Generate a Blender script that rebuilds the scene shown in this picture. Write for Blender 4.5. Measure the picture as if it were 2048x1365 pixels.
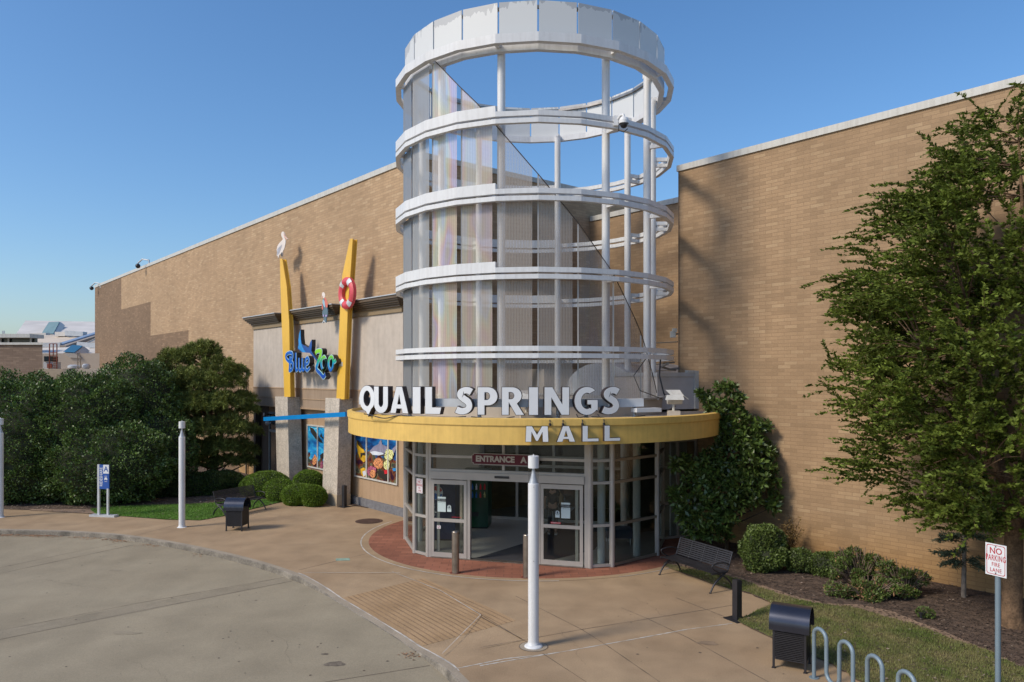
import bpy, math, random
import numpy as np
from mathutils import Vector, Matrix
random.seed(7); rng = np.random.default_rng(7)
SC = bpy.context.scene
for o in list(bpy.data.objects): bpy.data.objects.remove(o)
# ---------------------------------------------------------------- camera
F = 1520.0; HOR = 752.0; CH = 5.0
cam = bpy.data.cameras.new('camera'); camo = bpy.data.objects.new('camera', cam); SC.collection.objects.link(camo)
camo.location = (0, 0, CH); camo.rotation_euler = (math.radians(90), 0, 0)
cam.sensor_width = 36; cam.lens = F/2048*36; cam.shift_y = (HOR-682.5)/2048; cam.clip_end = 3000; cam.clip_start = .1
SC.camera = camo
# ---------------------------------------------------------------- sky, sun, exposure
SUN_EL = 40.0
SUN_TO = Vector((-.88, -.48, 0)).normalized()*math.cos(math.radians(SUN_EL)) + Vector((0, 0, math.sin(math.radians(SUN_EL))))
W = bpy.data.worlds.new('World'); SC.world = W; W.use_nodes = True
nt = W.node_tree; bg = nt.nodes['Background']; sky = nt.nodes.new('ShaderNodeTexSky')
sky.sky_type = 'NISHITA'; sky.sun_disc = False; sky.sun_elevation = math.radians(SUN_EL)
sky.sun_rotation = math.atan2(SUN_TO.x, SUN_TO.y)
sky.altitude = 0; sky.air_density = 1.1; sky.dust_density = 1.3; sky.ozone_density = 5.5
hsv = nt.nodes.new('ShaderNodeHueSaturation'); hsv.inputs['Saturation'].default_value = 1.13
nt.links.new(sky.outputs[0], hsv.inputs['Color']); nt.links.new(hsv.outputs[0], bg.inputs[0]); bg.inputs[1].default_value = .142
sl = bpy.data.lights.new('sun', 'SUN'); slo = bpy.data.objects.new('sun', sl); SC.collection.objects.link(slo)
sl.energy = 2.6; sl.angle = math.radians(13); sl.color = (1, .885, .72)
slo.rotation_euler = SUN_TO.to_track_quat('Z', 'Y').to_euler(); slo.location = (-20, -12, 25)
SC.view_settings.view_transform = 'Standard'; SC.view_settings.look = 'None'
SC.view_settings.exposure = 0.22; SC.view_settings.gamma = 1
SC.render.engine = 'CYCLES'
# ---------------------------------------------------------------- maths of the place
E = Vector((.6424, -.7664, 0)); NN = Vector((.7664, .6424, 0)); UP = Vector((0, 0, 1))
def R_(px): return (px-1024)/F
def G(px, py, z=0.0):
    Y = F*(CH-z)/(py-HOR); return Vector((R_(px)*Y, Y, z))
def AT(px, py, Y): return Vector((R_(px)*Y, Y, CH-(py-HOR)*Y/F))
def WP(s, z, c): v = NN*c+E*s; return Vector((v.x, v.y, z))
def S(px, c): r = R_(px); return c*(.6424*r-.7664)/(.6424+.7664*r)
def WQ(px, py, c):
    s = S(px, c); p = WP(s, 0, c); return s, CH-(py-HOR)*p.y/F
def lerp(a, b, t): return a+(b-a)*t
def interp(x, xs, ys): return float(np.interp(x, xs, ys))
# ---------------------------------------------------------------- materials
def srgb(r, g, b):
    f = lambda c: (c/12.92 if c <= .04045 else ((c+.055)/1.055)**2.4)
    return (f(r/255), f(g/255), f(b/255))
MATS = {}
def mat(name, col, rough=.6, metal=0, var=.12, scale=3.0, bump=0, bscale=40, spec=.5, island=0, coords='Object', detail=4, fine=0, fscale=60, sheen=0, trans=0, col2=None):
    if name in MATS: return MATS[name]
    m = bpy.data.materials.new(name); m.use_nodes = True; t = m.node_tree; b = t.nodes['Principled BSDF']
    b.inputs['Roughness'].default_value = rough; b.inputs['Metallic'].default_value = metal
    b.inputs['Specular IOR Level'].default_value = spec
    tc = t.nodes.new('ShaderNodeTexCoord')
    n = t.nodes.new('ShaderNodeTexNoise'); n.inputs['Scale'].default_value = scale; n.inputs['Detail'].default_value = detail
    t.links.new(tc.outputs[coords], n.inputs['Vector'])
    cr = t.nodes.new('ShaderNodeValToRGB'); e = cr.color_ramp.elements
    e[0].position = .32; e[1].position = .68
    c2 = col2 or tuple(min(1, c*(1+var)) for c in col)
    e[0].color = (*[c*(1-var) for c in col], 1); e[1].color = (*c2, 1)
    t.links.new(n.outputs['Fac'], cr.inputs[0]); out = cr.outputs[0]
    if fine:
        n2 = t.nodes.new('ShaderNodeTexNoise'); n2.inputs['Scale'].default_value = fscale; n2.inputs['Detail'].default_value = 3
        t.links.new(tc.outputs[coords], n2.inputs['Vector'])
        mx = t.nodes.new('ShaderNodeMix'); mx.data_type = 'RGBA'; mx.blend_type = 'MULTIPLY'; mx.inputs[0].default_value = 1
        r2 = t.nodes.new('ShaderNodeValToRGB'); r2.color_ramp.elements[0].position = .3; r2.color_ramp.elements[1].position = .7
        r2.color_ramp.elements[0].color = (1-fine,)*3+(1,); r2.color_ramp.elements[1].color = (1+fine*.6,)*3+(1,)
        t.links.new(n2.outputs['Fac'], r2.inputs[0])
        t.links.new(out, mx.inputs[6]); t.links.new(r2.outputs[0], mx.inputs[7]); out = mx.outputs[2]
    if island:
        g = t.nodes.new('ShaderNodeNewGeometry'); mp = t.nodes.new('ShaderNodeMapRange')
        mp.inputs[3].default_value = 1-island; mp.inputs[4].default_value = 1+island
        t.links.new(g.outputs['Random Per Island'], mp.inputs[0])
        hs = t.nodes.new('ShaderNodeHueSaturation'); t.links.new(mp.outputs[0], hs.inputs['Value'])
        t.links.new(out, hs.inputs['Color']); out = hs.outputs[0]
    t.links.new(out, b.inputs['Base Color'])
    if bump:
        n3 = t.nodes.new('ShaderNodeTexNoise'); n3.inputs['Scale'].default_value = bscale; n3.inputs['Detail'].default_value = 5
        t.links.new(tc.outputs[coords], n3.inputs['Vector'])
        bp = t.nodes.new('ShaderNodeBump'); bp.inputs['Strength'].default_value = bump; bp.inputs['Distance'].default_value = .02
        t.links.new(n3.outputs['Fac'], bp.inputs['Height']); t.links.new(bp.outputs[0], b.inputs['Normal'])
    if trans:
        tr = t.nodes.new('ShaderNodeBsdfTranslucent'); t.links.new(out, tr.inputs['Color'])
        ms = t.nodes.new('ShaderNodeMixShader'); ms.inputs[0].default_value = trans
        t.links.new(b.outputs[0], ms.inputs[1]); t.links.new(tr.outputs[0], ms.inputs[2])
        t.links.new(ms.outputs[0], t.nodes['Material Output'].inputs[0])
    MATS[name] = m; return m

def brick_mat(name, c1, c2, mortar, bw, bh, stain=.12, msize=.008, offset=.5, bias=0, squash=1):
    m = bpy.data.materials.new(name); m.use_nodes = True; t = m.node_tree; b = t.nodes['Principled BSDF']; L = t.links.new
    b.inputs['Roughness'].default_value = .85; b.inputs['Specular IOR Level'].default_value = .25
    uv = t.nodes.new('ShaderNodeUVMap'); uv.uv_map = 'UVMap'
    br = t.nodes.new('ShaderNodeTexBrick'); br.inputs['Scale'].default_value = 1
    br.inputs['Brick Width'].default_value = bw; br.inputs['Row Height'].default_value = bh
    br.inputs['Mortar Size'].default_value = msize; br.inputs['Mortar Smooth'].default_value = .3; br.inputs['Bias'].default_value = bias
    br.offset = offset; br.inputs['Color1'].default_value = (0, 0, 0, 1); br.inputs['Color2'].default_value = (1, 1, 1, 1)
    br.inputs['Mortar'].default_value = (0, 0, 0, 1)
    L(uv.outputs[0], br.inputs['Vector'])
    cr = t.nodes.new('ShaderNodeValToRGB'); cr.color_ramp.interpolation = 'LINEAR'
    el = cr.color_ramp.elements; el[0].position = 0; el[0].color = (*[c*.86 for c in c1], 1); el[1].position = 1; el[1].color = (*[lerp(a, b_, .75) for a, b_ in zip(c1, c2)], 1)
    for p, c in ((.2, [x*.94 for x in c1]), (.5, c1), (.78, [x*1.05 for x in c1]), (.9, [lerp(a, b_, .4) for a, b_ in zip(c1, c2)])):
        e = el.new(p); e.color = (*c, 1)
    L(br.outputs['Color'], cr.inputs[0])
    # uneven weathering in broad patches, and soft vertical runs
    n = t.nodes.new('ShaderNodeTexNoise'); n.inputs['Scale'].default_value = .35; n.inputs['Detail'].default_value = 6; L(uv.outputs[0], n.inputs['Vector'])
    r = t.nodes.new('ShaderNodeMapRange'); r.inputs[1].default_value = .3; r.inputs[2].default_value = .7; r.inputs[3].default_value = 1-stain; r.inputs[4].default_value = 1+stain*.6
    L(n.outputs['Fac'], r.inputs[0])
    mp = t.nodes.new('ShaderNodeMapping'); mp.inputs['Scale'].default_value = (3, .25, 1); L(uv.outputs[0], mp.inputs[0])
    n2 = t.nodes.new('ShaderNodeTexNoise'); n2.inputs['Scale'].default_value = 1.5; n2.inputs['Detail'].default_value = 5; L(mp.outputs[0], n2.inputs['Vector'])
    r2 = t.nodes.new('ShaderNodeMapRange'); r2.inputs[1].default_value = .3; r2.inputs[2].default_value = .7; r2.inputs[3].default_value = .93; r2.inputs[4].default_value = 1.05
    L(n2.outputs['Fac'], r2.inputs[0])
    mu = t.nodes.new('ShaderNodeMath'); mu.operation = 'MULTIPLY'; L(r.outputs[0], mu.inputs[0]); L(r2.outputs[0], mu.inputs[1])
    n4 = t.nodes.new('ShaderNodeTexNoise'); n4.inputs['Scale'].default_value = 28; n4.inputs['Detail'].default_value = 4; L(uv.outputs[0], n4.inputs['Vector'])
    r4 = t.nodes.new('ShaderNodeMapRange'); r4.inputs[1].default_value = .3; r4.inputs[2].default_value = .7; r4.inputs[3].default_value = .93; r4.inputs[4].default_value = 1.07
    L(n4.outputs['Fac'], r4.inputs[0])
    mu2 = t.nodes.new('ShaderNodeMath'); mu2.operation = 'MULTIPLY'; L(mu.outputs[0], mu2.inputs[0]); L(r4.outputs[0], mu2.inputs[1])
    hs = t.nodes.new('ShaderNodeHueSaturation'); L(mu2.outputs[0], hs.inputs['Value']); L(cr.outputs[0], hs.inputs['Color'])
    mx = t.nodes.new('ShaderNodeMix'); mx.data_type = 'RGBA'; L(br.outputs['Fac'], mx.inputs[0]); L(hs.outputs[0], mx.inputs[6]); mx.inputs[7].default_value = (*mortar, 1)
    # ochre splash stain along the foot of the wall
    sz = t.nodes.new('ShaderNodeSeparateXYZ'); L(uv.outputs[0], sz.inputs[0])
    sn = t.nodes.new('ShaderNodeMath'); sn.operation = 'MULTIPLY_ADD'; L(n.outputs['Fac'], sn.inputs[0]); sn.inputs[1].default_value = -1.2; L(sz.outputs[1], sn.inputs[2])
    sr = t.nodes.new('ShaderNodeMapRange'); sr.inputs[1].default_value = -.4; sr.inputs[2].default_value = .75; sr.inputs[3].default_value = .75 if name.endswith('tan_brick') else 0; sr.inputs[4].default_value = 0; L(sn.outputs[0], sr.inputs[0])
    st = t.nodes.new('ShaderNodeMix'); st.data_type = 'RGBA'; st.blend_type = 'MULTIPLY'; L(sr.outputs[0], st.inputs[0]); L(mx.outputs[2], st.inputs[6]); st.inputs[7].default_value = (.98, .84, .56, 1)
    L(st.outputs[2], b.inputs['Base Color'])
    inv = t.nodes.new('ShaderNodeMath'); inv.operation = 'SUBTRACT'; inv.inputs[0].default_value = 1; L(br.outputs['Fac'], inv.inputs[1])
    bp = t.nodes.new('ShaderNodeBump'); bp.inputs['Strength'].default_value = .5; bp.inputs['Distance'].default_value = .006; L(inv.outputs[0], bp.inputs['Height']); L(bp.outputs[0], b.inputs['Normal'])
    MATS[name] = m; return m

def glass_mat(name, tint=(.75, .8, .8), refl=1.0, dark=0.0):
    m = bpy.data.materials.new(name); m.use_nodes = True; t = m.node_tree; L = t.links.new
    t.nodes.remove(t.nodes['Principled BSDF'])
    tr = t.nodes.new('ShaderNodeBsdfTransparent'); tr.inputs[0].default_value = (*tint, 1)
    gl = t.nodes.new('ShaderNodeBsdfGlossy'); gl.inputs['Roughness'].default_value = .01; gl.inputs[0].default_value = (refl, refl, refl, 1)
    fr = t.nodes.new('ShaderNodeFresnel'); ge = t.nodes.new('ShaderNodeNewGeometry'); mr = t.nodes.new('ShaderNodeMapRange'); mr.inputs[3].default_value = 1.38; mr.inputs[4].default_value = 1/1.38
    L(ge.outputs['Backfacing'], mr.inputs[0]); L(mr.outputs[0], fr.inputs[0])
    ms = t.nodes.new('ShaderNodeMixShader'); L(fr.outputs[0], ms.inputs[0]); L(tr.outputs[0], ms.inputs[1]); L(gl.outputs[0], ms.inputs[2])
    L(ms.outputs[0], t.nodes['Material Output'].inputs[0]); MATS[name] = m; return m

M = {}
M['brick'] = brick_mat('tan_brick', (.360, .240, .140), (.435, .305, .182), (.285, .192, .115), .39, .102, .16)
M['brick_l'] = brick_mat('pale_tan_brick', (.410, .280, .168), (.495, .358, .225), (.315, .218, .136), .39, .102, .12)
M['brick_dark'] = brick_mat('dark_brick', (.215, .142, .088), (.30, .20, .125), (.17, .12, .08), .39, .102, .1)
M['brick_far'] = brick_mat('far_brick', (.225, .16, .12), (.30, .22, .16), (.16, .12, .09), .40, .11, .1)
M['paver'] = brick_mat('red_paver', (.285, .115, .072), (.37, .16, .10), (.12, .06, .045), .42, .21, .22, msize=.006)
M['coping'] = mat('white_coping', (.52, .51, .47), .5, var=.05)
M['white'] = mat('white_paint', (.68, .685, .685), .38, var=.04, scale=.8, fine=.03, fscale=12)
M['alu'] = mat('aluminium_frame', (.40, .375, .345), .42, metal=.25, var=.06)
M['bronze'] = mat('bronze_frame', (.23, .19, .145), .4, metal=.3, var=.05)
M['glass'] = glass_mat('clear_glass', (.80, .84, .83))
M['glass_tint'] = glass_mat('tinted_glass', (.70, .72, .69))
M['stucco'] = mat('pale_stucco', (.47, .41, .35), .9, var=.05, scale=1.2, fine=.06, fscale=5, bump=.2, bscale=60)
M['tan_paint'] = mat('tan_paint', (.375, .255, .155), .8, var=.06, scale=.9, fine=.04, fscale=14)
M['band'] = mat('brown_band', (.31, .225, .155), .8, var=.06, scale=1)
M['cornice'] = mat('brown_cornice', (.115, .078, .045), .55, var=.07, scale=2)
M['corn_lo'] = mat('olive_brown_trim', (.25, .18, .10), .6, var=.05)
M['yellow'] = mat('yellow_paint', (.74, .44, .055), .5, var=.05, scale=.7, fine=.04, fscale=9)
M['yellow2'] = mat('canopy_yellow', (.70, .46, .12), .55, var=.07, scale=.8, fine=.06, fscale=6)
def streak(nm, amt=.16, sc=(5, 5, .35)):
    m = MATS[nm]; t = m.node_tree; b = t.nodes['Principled BSDF']; src = b.inputs['Base Color'].links[0].from_socket; tc = t.nodes.new('ShaderNodeTexCoord'); mp = t.nodes.new('ShaderNodeMapping'); mp.inputs['Scale'].default_value = sc
    t.links.new(tc.outputs['Object'], mp.inputs[0]); n = t.nodes.new('ShaderNodeTexNoise'); n.inputs['Scale'].default_value = 2.2; n.inputs['Detail'].default_value = 7; t.links.new(mp.outputs[0], n.inputs[0])
    r = t.nodes.new('ShaderNodeValToRGB'); r.color_ramp.elements[0].position = .34; r.color_ramp.elements[0].color = (1-amt, 1-amt*1.1, 1-amt*1.2, 1); r.color_ramp.elements[1].position = .56; r.color_ramp.elements[1].color = (1.02, 1.02, 1.02, 1); t.links.new(n.outputs[0], r.inputs[0])
    x = t.nodes.new('ShaderNodeMix'); x.data_type = 'RGBA'; x.blend_type = 'MULTIPLY'; x.inputs[0].default_value = 1; t.links.new(src, x.inputs[6]); t.links.new(r.outputs[0], x.inputs[7]); t.links.new(x.outputs[2], b.inputs['Base Color'])
streak('canopy_yellow', .07); streak('yellow_paint', .05); streak('white_paint', .07); streak('pale_stucco', .07, (2, 2, .3)); streak('tan_paint', .10, (2, 2, .3)); streak('brown_band', .12, (2, 2, .3)); streak('white_coping', .12)
M['stone'] = mat('rough_stone', (.50, .435, .355), .95, var=.14, scale=2.5, fine=.28, fscale=16, bump=.8, bscale=14)
M['plinth'] = mat('plinth_stucco', (.46, .37, .25), .9, var=.08)
M['slate'] = mat('grey_slate', (.15, .15, .16), .8, var=.2, scale=8, bump=.6, bscale=14)
M['black'] = mat('black_metal', (.022, .022, .026), .42, var=.15)
M['charcoal'] = mat('charcoal_metal', (.036, .035, .040), .42, metal=.4, var=.15)
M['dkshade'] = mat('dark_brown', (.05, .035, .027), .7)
M['steel'] = mat('brushed_steel', (.33, .29, .25), .33, metal=.85, var=.2, scale=6)
M['bluegrey'] = mat('blue_grey_paint', (.19, .25, .29), .5, metal=.2, var=.08)
M['letter'] = mat('letter_face', (.70, .72, .74), .35, var=.03)
M['letterside'] = mat('letter_side', (.035, .026, .028), .5)
M['maroon'] = mat('maroon_sign', (.10, .014, .026), .75, var=.08)
M['signgrey'] = mat('sign_grey', (.42, .40, .36), .6)
M['signwhite'] = mat('sign_white', (.66, .68, .70), .4, var=.03)
M['red'] = mat('sign_red', (.42, .02, .035), .5)
M['blue'] = mat('sign_blue', (.012, .075, .32), .45, var=.05)
M['rodblue'] = mat('beam_blue', (.0, .20, .52), .45, var=.04)
M['buoyred'] = mat('buoy_red', (.62, .07, .09), .5, var=.08)
M['silver'] = mat('silver_band', (.62, .66, .68), .4, var=.1)
M['roofmem'] = mat('roof_membrane', (.36, .30, .24), .7, var=.2, scale=2, fine=.15, fscale=8)
M['beige'] = mat('beige_panel', (.50, .44, .36), .7, var=.06)
M['greybox'] = mat('grey_stucco', (.50, .465, .44), .85, var=.04, fine=.03, fscale=9)
M['rust'] = mat('rust_red', (.20, .05, .03), .8)
M['farwhite'] = mat('white_roof', (.62, .58, .53), .7, var=.12, scale=.3)
M['fartan'] = mat('far_tan_wall', (.36, .30, .245), .9, var=.03)
M['farcream'] = mat('cream_roof', (.60, .50, .39), .8, var=.12, scale=.3)
M['skylight'] = mat('skylight_glass', (.22, .33, .32), .5, var=.1, scale=.5)
M['skyblue'] = mat('skylight_blue', (.03, .14, .24), .15, var=.1, scale=.5)
M['farblue'] = mat('roof_blue_trim', (.26, .34, .46), .5)
M['farglass'] = mat('far_window', (.02, .03, .035), .2)
M['galv'] = mat('galvanised', (.50, .52, .54), .5, metal=.3, var=.08)
M['tile'] = mat('vestibule_tile', (.30, .285, .26), .3, var=.1, scale=1.2)
M['mat'] = mat('entrance_mat', (.028, .028, .034), .95, var=.1, fine=.2, fscale=90)
M['int'] = mat('interior_wall', (.42, .36, .29), .8, var=.05)
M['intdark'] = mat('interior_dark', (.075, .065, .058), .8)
M['bark'] = mat('bark', (.165, .10, .055), .95, var=.4, scale=5, fine=.35, fscale=30, bump=1, bscale=18)
M['bark2'] = mat('grey_bark', (.20, .165, .135), .95, var=.3, scale=8, bump=.5)
M['twig'] = mat('twig', (.07, .05, .033), .9)
M['deadtwig'] = mat('dead_twig', (.17, .12, .09), .9, island=.3)
M['soil'] = mat('bare_soil', (.27, .185, .125), .98, var=.25, scale=2.5, fine=.3, fscale=30, bump=.6, bscale=30)
M['mulch'] = mat('mulch', (.105, .070, .050), .98, var=.45, scale=5, fine=.5, fscale=45, bump=1, bscale=45)
M['iron'] = mat('cast_iron', (.085, .045, .03), .8, var=.3, scale=14, bump=.8, bscale=50)
M['joint'] = mat('joint_dark', (.14, .105, .075), .9, var=.35, scale=1.7)
M['caulk'] = mat('white_caulk', (.50, .47, .42), .8, var=.3, scale=3)
M['stain'] = mat('oil_stain', (.115, .085, .06), .7, var=.3, scale=6)
M['mint'] = mat('mint_paint', (.25, .36, .28), .8, var=.2, scale=7)
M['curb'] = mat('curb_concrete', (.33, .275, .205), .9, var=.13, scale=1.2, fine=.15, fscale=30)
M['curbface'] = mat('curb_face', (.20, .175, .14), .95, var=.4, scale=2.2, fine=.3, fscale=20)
def leafmat(name, c, rough=.45, isl=.35, var=.3, scale=1.1, trans=.22, spec=.4):
    return mat(name, c, rough, var=var, scale=scale, island=isl, trans=trans, spec=spec)
M['leaf_elm'] = leafmat('elm_leaf', (.135, .178, .028), .6, .5, .35, .9, .30, .25)
M['leaf_holly'] = leafmat('holly_leaf', (.088, .145, .032), .45, .65, .35, 1.3, .15, .5)
M['leaf_mag'] = leafmat('magnolia_leaf', (.085, .135, .028), .38, .5, .3, 1.5, .15, .6)
M['leaf_pine'] = leafmat('pine_needle', (.175, .21, .05), .7, .45, .4, 1.1, .15)
M['leaf_box'] = leafmat('boxwood_leaf', (.150, .235, .025), .5, .3, .25, 1.6)
M['leaf_cedar'] = leafmat('cedar_needle', (.085, .12, .075), .6, .3, .3, 2)
M['leaf_jun'] = leafmat('low_shrub_leaf', (.110, .155, .036), .5, .35, .35, 2)
M['leaf_nan'] = leafmat('reddish_leaf', (.20, .13, .045), .55, .45, .5, 2.5)
M['leaf_brown'] = leafmat('dry_leaf', (.30, .16, .085), .8, .45, .3, 3, .1)
M['grass'] = mat('grass_blade', (.120, .165, .028), .7, var=.0, scale=1.6, island=.35, trans=.2, col2=(.27, .235, .095))
M['grass_l'] = mat('grass_blade_lush', (.125, .25, .03), .7, var=.2, scale=1.5, island=.3, trans=.2)
M['lawn'] = mat('lawn_ground', (.11, .125, .032), .95, scale=1.6, fine=.3, fscale=50, bump=.5, bscale=60, var=.2, col2=(.20, .165, .075))
M['lawn_l'] = mat('lawn_ground_lush', (.10, .20, .025), .95, scale=1.5, fine=.3, fscale=50, bump=.5, bscale=60)
# ---------------------------------------------------------------- mesh builder
def tag(o, label=None, cat=None, group=None, kind=None):
    if label: o['label'] = label
    if cat: o['category'] = cat
    if group: o['group'] = group
    if kind: o['kind'] = kind
    return o
def wloc(o):
    v = Vector((0, 0, 0))
    while o: v += o.location; o = o.parent
    return v
def thing(name, label, cat, loc=(0, 0, 0), rz=0, group=None):
    o = bpy.data.objects.new(name, None); SC.collection.objects.link(o); o.location = loc; o.rotation_euler = (0, 0, rz)
    o.empty_display_size = .3
    return tag(o, label, cat, group)
def dup(root, loc, rz=None, label=None):
    def cp(o, par):
        c = o.copy(); SC.collection.objects.link(c); c.parent = par
        for ch in [x for x in o.children]: cp(ch, c)
        return c
    r = cp(root, None); r.location = loc
    if rz is not None: r.rotation_euler = (0, 0, rz)
    if label: r['label'] = label
    return r
class MB:
    def __init__(s): s.v = []; s.f = []; s.sm = []
    def add(s, vs, fs, sm=False):
        k = len(s.v); s.v += [tuple(p) for p in vs]; s.f += [tuple(i+k for i in f) for f in fs]; s.sm += [sm]*len(fs); return s
    def hexa(s, p):
        return s.add(p, [(0, 3, 2, 1), (4, 5, 6, 7), (0, 1, 5, 4), (1, 2, 6, 5), (2, 3, 7, 6), (3, 0, 4, 7)])
    def box(s, x0, y0, z0, x1, y1, z1):
        return s.hexa([(x0, y0, z0), (x1, y0, z0), (x1, y1, z0), (x0, y1, z0), (x0, y0, z1), (x1, y0, z1), (x1, y1, z1), (x0, y1, z1)])
    def fbox(s, o, ex, ey, ez, x0, x1, y0, y1, z0, z1):
        o = Vector(o); P = lambda x, y, z: o+ex*x+ey*y+ez*z
        return s.hexa([P(x0, y0, z0), P(x1, y0, z0), P(x1, y1, z0), P(x0, y1, z0), P(x0, y0, z1), P(x1, y0, z1), P(x1, y1, z1), P(x0, y1, z1)])
    def wbox(s, s0, s1, z0, z1, c0, c1):
        return s.fbox((0, 0, 0), E, NN, UP, s0, s1, c0, c1, z0, z1)
    def bar(s, p0, p1, w, h, up=UP):
        p0 = Vector(p0); p1 = Vector(p1); d = (p1-p0); L = d.length; d = d/L
        sx = d.cross(up)
        if sx.length < 1e-4: sx = d.cross(Vector((1, 0, 0)))
        sx.normalize(); u2 = sx.cross(d)
        return s.fbox(p0, d, sx, u2, 0, L, -w/2, w/2, -h/2, h/2)
    def tube(s, pts, r, seg=10, caps=True):
        pts = [Vector(p) for p in pts]; n = len(pts)
        rs = r if isinstance(r, (list, tuple)) else [r]*n
        tang = []
        for i in range(n):
            a = pts[max(0, i-1)]; b = pts[min(n-1, i+1)]; t = (b-a); t.normalize(); tang.append(t)
        ref = Vector((0, 0, 1)) if abs(tang[0].z) < .9 else Vector((1, 0, 0))
        u = tang[0].cross(ref); u.normalize(); vs = []
        for i in range(n):
            u = u-tang[i]*u.dot(tang[i]); u.normalize(); w = tang[i].cross(u)
            for k in range(seg):
                a = 2*math.pi*k/seg; vs.append(pts[i]+(u*math.cos(a)+w*math.sin(a))*rs[i])
        fs = [(i*seg+k, i*seg+(k+1) % seg, (i+1)*seg+(k+1) % seg, (i+1)*seg+k) for i in range(n-1) for k in range(seg)]
        s.add(vs, fs, True)
        if caps:
            s.add(vs[:seg], [tuple(range(seg))[::-1]]); s.add(vs[-seg:], [tuple(range(seg))])
        return s
    def lathe(s, c, prof, seg=24, a0=0, a1=360, sharp=()):
        c = Vector(c); full = abs(a1-a0-360) < 1e-3; n = seg if full else seg+1
        for j in range(len(prof)-1):
            (r0, z0), (r1, z1) = prof[j], prof[j+1]; vs = []
            for r, z in ((r0, z0), (r1, z1)):
                for k in range(n):
                    a = math.radians(a0+(a1-a0)*k/seg); vs.append((c.x+r*math.cos(a), c.y+r*math.sin(a), c.z+z))
            fs = [(k, (k+1) % n, n+(k+1) % n, n+k) for k in range(seg)]
            s.add(vs, fs, True)
        return s
    def prism(s, poly, ext):
        ext = Vector(ext); a = [Vector(p) for p in poly]; n = len(a); b = [p+ext for p in a]
        s.add(a+b, [tuple(range(n))[::-1], tuple(range(n, 2*n))]+[(i, (i+1) % n, n+(i+1) % n, n+i) for i in range(n)]); return s
    def sphere(s, c, r, seg=16, rings=10, z0=-90, z1=90):
        if isinstance(r, (int, float)): r = (r, r, r)
        vs = []; 
        for i in range(rings+1):
            ph = math.radians(z0+(z1-z0)*i/rings)
            for k in range(seg):
                a = 2*math.pi*k/seg; vs.append((c[0]+r[0]*math.cos(ph)*math.cos(a), c[1]+r[1]*math.cos(ph)*math.sin(a), c[2]+r[2]*math.sin(ph)))
        s.add(vs, [(i*seg+k, i*seg+(k+1) % seg, (i+1)*seg+(k+1) % seg, (i+1)*seg+k) for i in range(rings) for k in range(seg)], True); return s
    def build(s, name, m, parent=None, uv=True, label=None):
        me = bpy.data.meshes.new(name); off = wloc(parent) if parent else Vector((0, 0, 0))
        A = np.array(s.v, dtype=float).reshape(-1, 3)
        me.from_pydata((A-np.array(off)).tolist(), [], s.f)
        me.polygons.foreach_set('use_smooth', s.sm)
        if uv and len(s.f) < 60000:
            me.update(); ul = me.uv_layers.new(name='UVMap'); U = []
            for p in me.polygons:
                nx, ny, nz = p.normal
                if abs(nz) > .7: tx, ty = 1, 0
                else:
                    l = math.hypot(nx, ny) or 1; tx, ty = -ny/l, nx/l
                for vi in p.vertices:
                    x, y, z = A[vi]
                    U += [x, y] if abs(nz) > .7 else [x*tx+y*ty, z]
            ul.data.foreach_set('uv', U)
        if isinstance(m, str): m = M[m]
        me.materials.append(m); me.update()
        o = bpy.data.objects.new(name, me); SC.collection.objects.link(o)
        if parent: o.parent = parent
        if label: o['label'] = label
        return o
def fast_mesh(name, V, Fq, m, parent=None, smooth=False):
    """V (n,3) numpy; Fq (m,k) numpy faces with constant k."""
    me = bpy.data.meshes.new(name)
    if parent: V = V-np.array(wloc(parent))
    k = Fq.shape[1]; me.vertices.add(len(V)); me.vertices.foreach_set('co', V.astype(np.float32).ravel())
    me.loops.add(Fq.size); me.loops.foreach_set('vertex_index', Fq.astype(np.int32).ravel())
    me.polygons.add(len(Fq)); me.polygons.foreach_set('loop_start', np.arange(0, Fq.size, k, dtype=np.int32))
    try: me.polygons.foreach_set('loop_total', np.full(len(Fq), k, dtype=np.int32))
    except Exception: pass
    me.update(calc_edges=True); me.validate()
    if isinstance(m, str): m = M[m]
    me.materials.append(m); o = bpy.data.objects.new(name, me); SC.collection.objects.link(o)
    if parent: o.parent = parent
    if smooth: me.polygons.foreach_set('use_smooth', [True]*len(me.polygons))
    return o
# curves turned to meshes (letters)
def curve_mesh(loops, depth, offset=0.0, text=None, size=1, align='CENTER', spacing=1.0, res=6):
    if text is not None:
        cu = bpy.data.curves.new('tmp', 'FONT'); cu.body = text; cu.size = size; cu.align_x = align; cu.align_y = 'CENTER'; cu.space_character = spacing
        cu.resolution_u = res
    else:
        cu = bpy.data.curves.new('tmp', 'CURVE'); cu.dimensions = '2D'; cu.fill_mode = 'BOTH'
        for lp in loops:
            sp = cu.splines.new('POLY'); sp.points.add(len(lp)-1)
            for i, (x, y) in enumerate(lp): sp.points[i].co = (x, y, 0, 1)
            sp.use_cyclic_u = True
    cu.extrude = depth/2; cu.offset = offset
    ob = bpy.data.objects.new('tmp', cu); SC.collection.objects.link(ob)
    bpy.context.view_layer.update(); dg = bpy.context.evaluated_depsgraph_get()
    me = bpy.data.meshes.new_from_object(ob.evaluated_get(dg))
    vs = [tuple(v.co) for v in me.vertices]; fs = [tuple(p.vertices) for p in me.polygons]
    bpy.data.objects.remove(ob); bpy.data.curves.remove(cu); bpy.data.meshes.remove(me)
    return vs, fs
def place(vsfs, o, ex, ey, ez, sx=1, sy=1):
    vs, fs = vsfs; o = Vector(o); return [o+ex*(v[0]*sx)+ey*(v[1]*sy)+ez*v[2] for v in vs], fs
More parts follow.
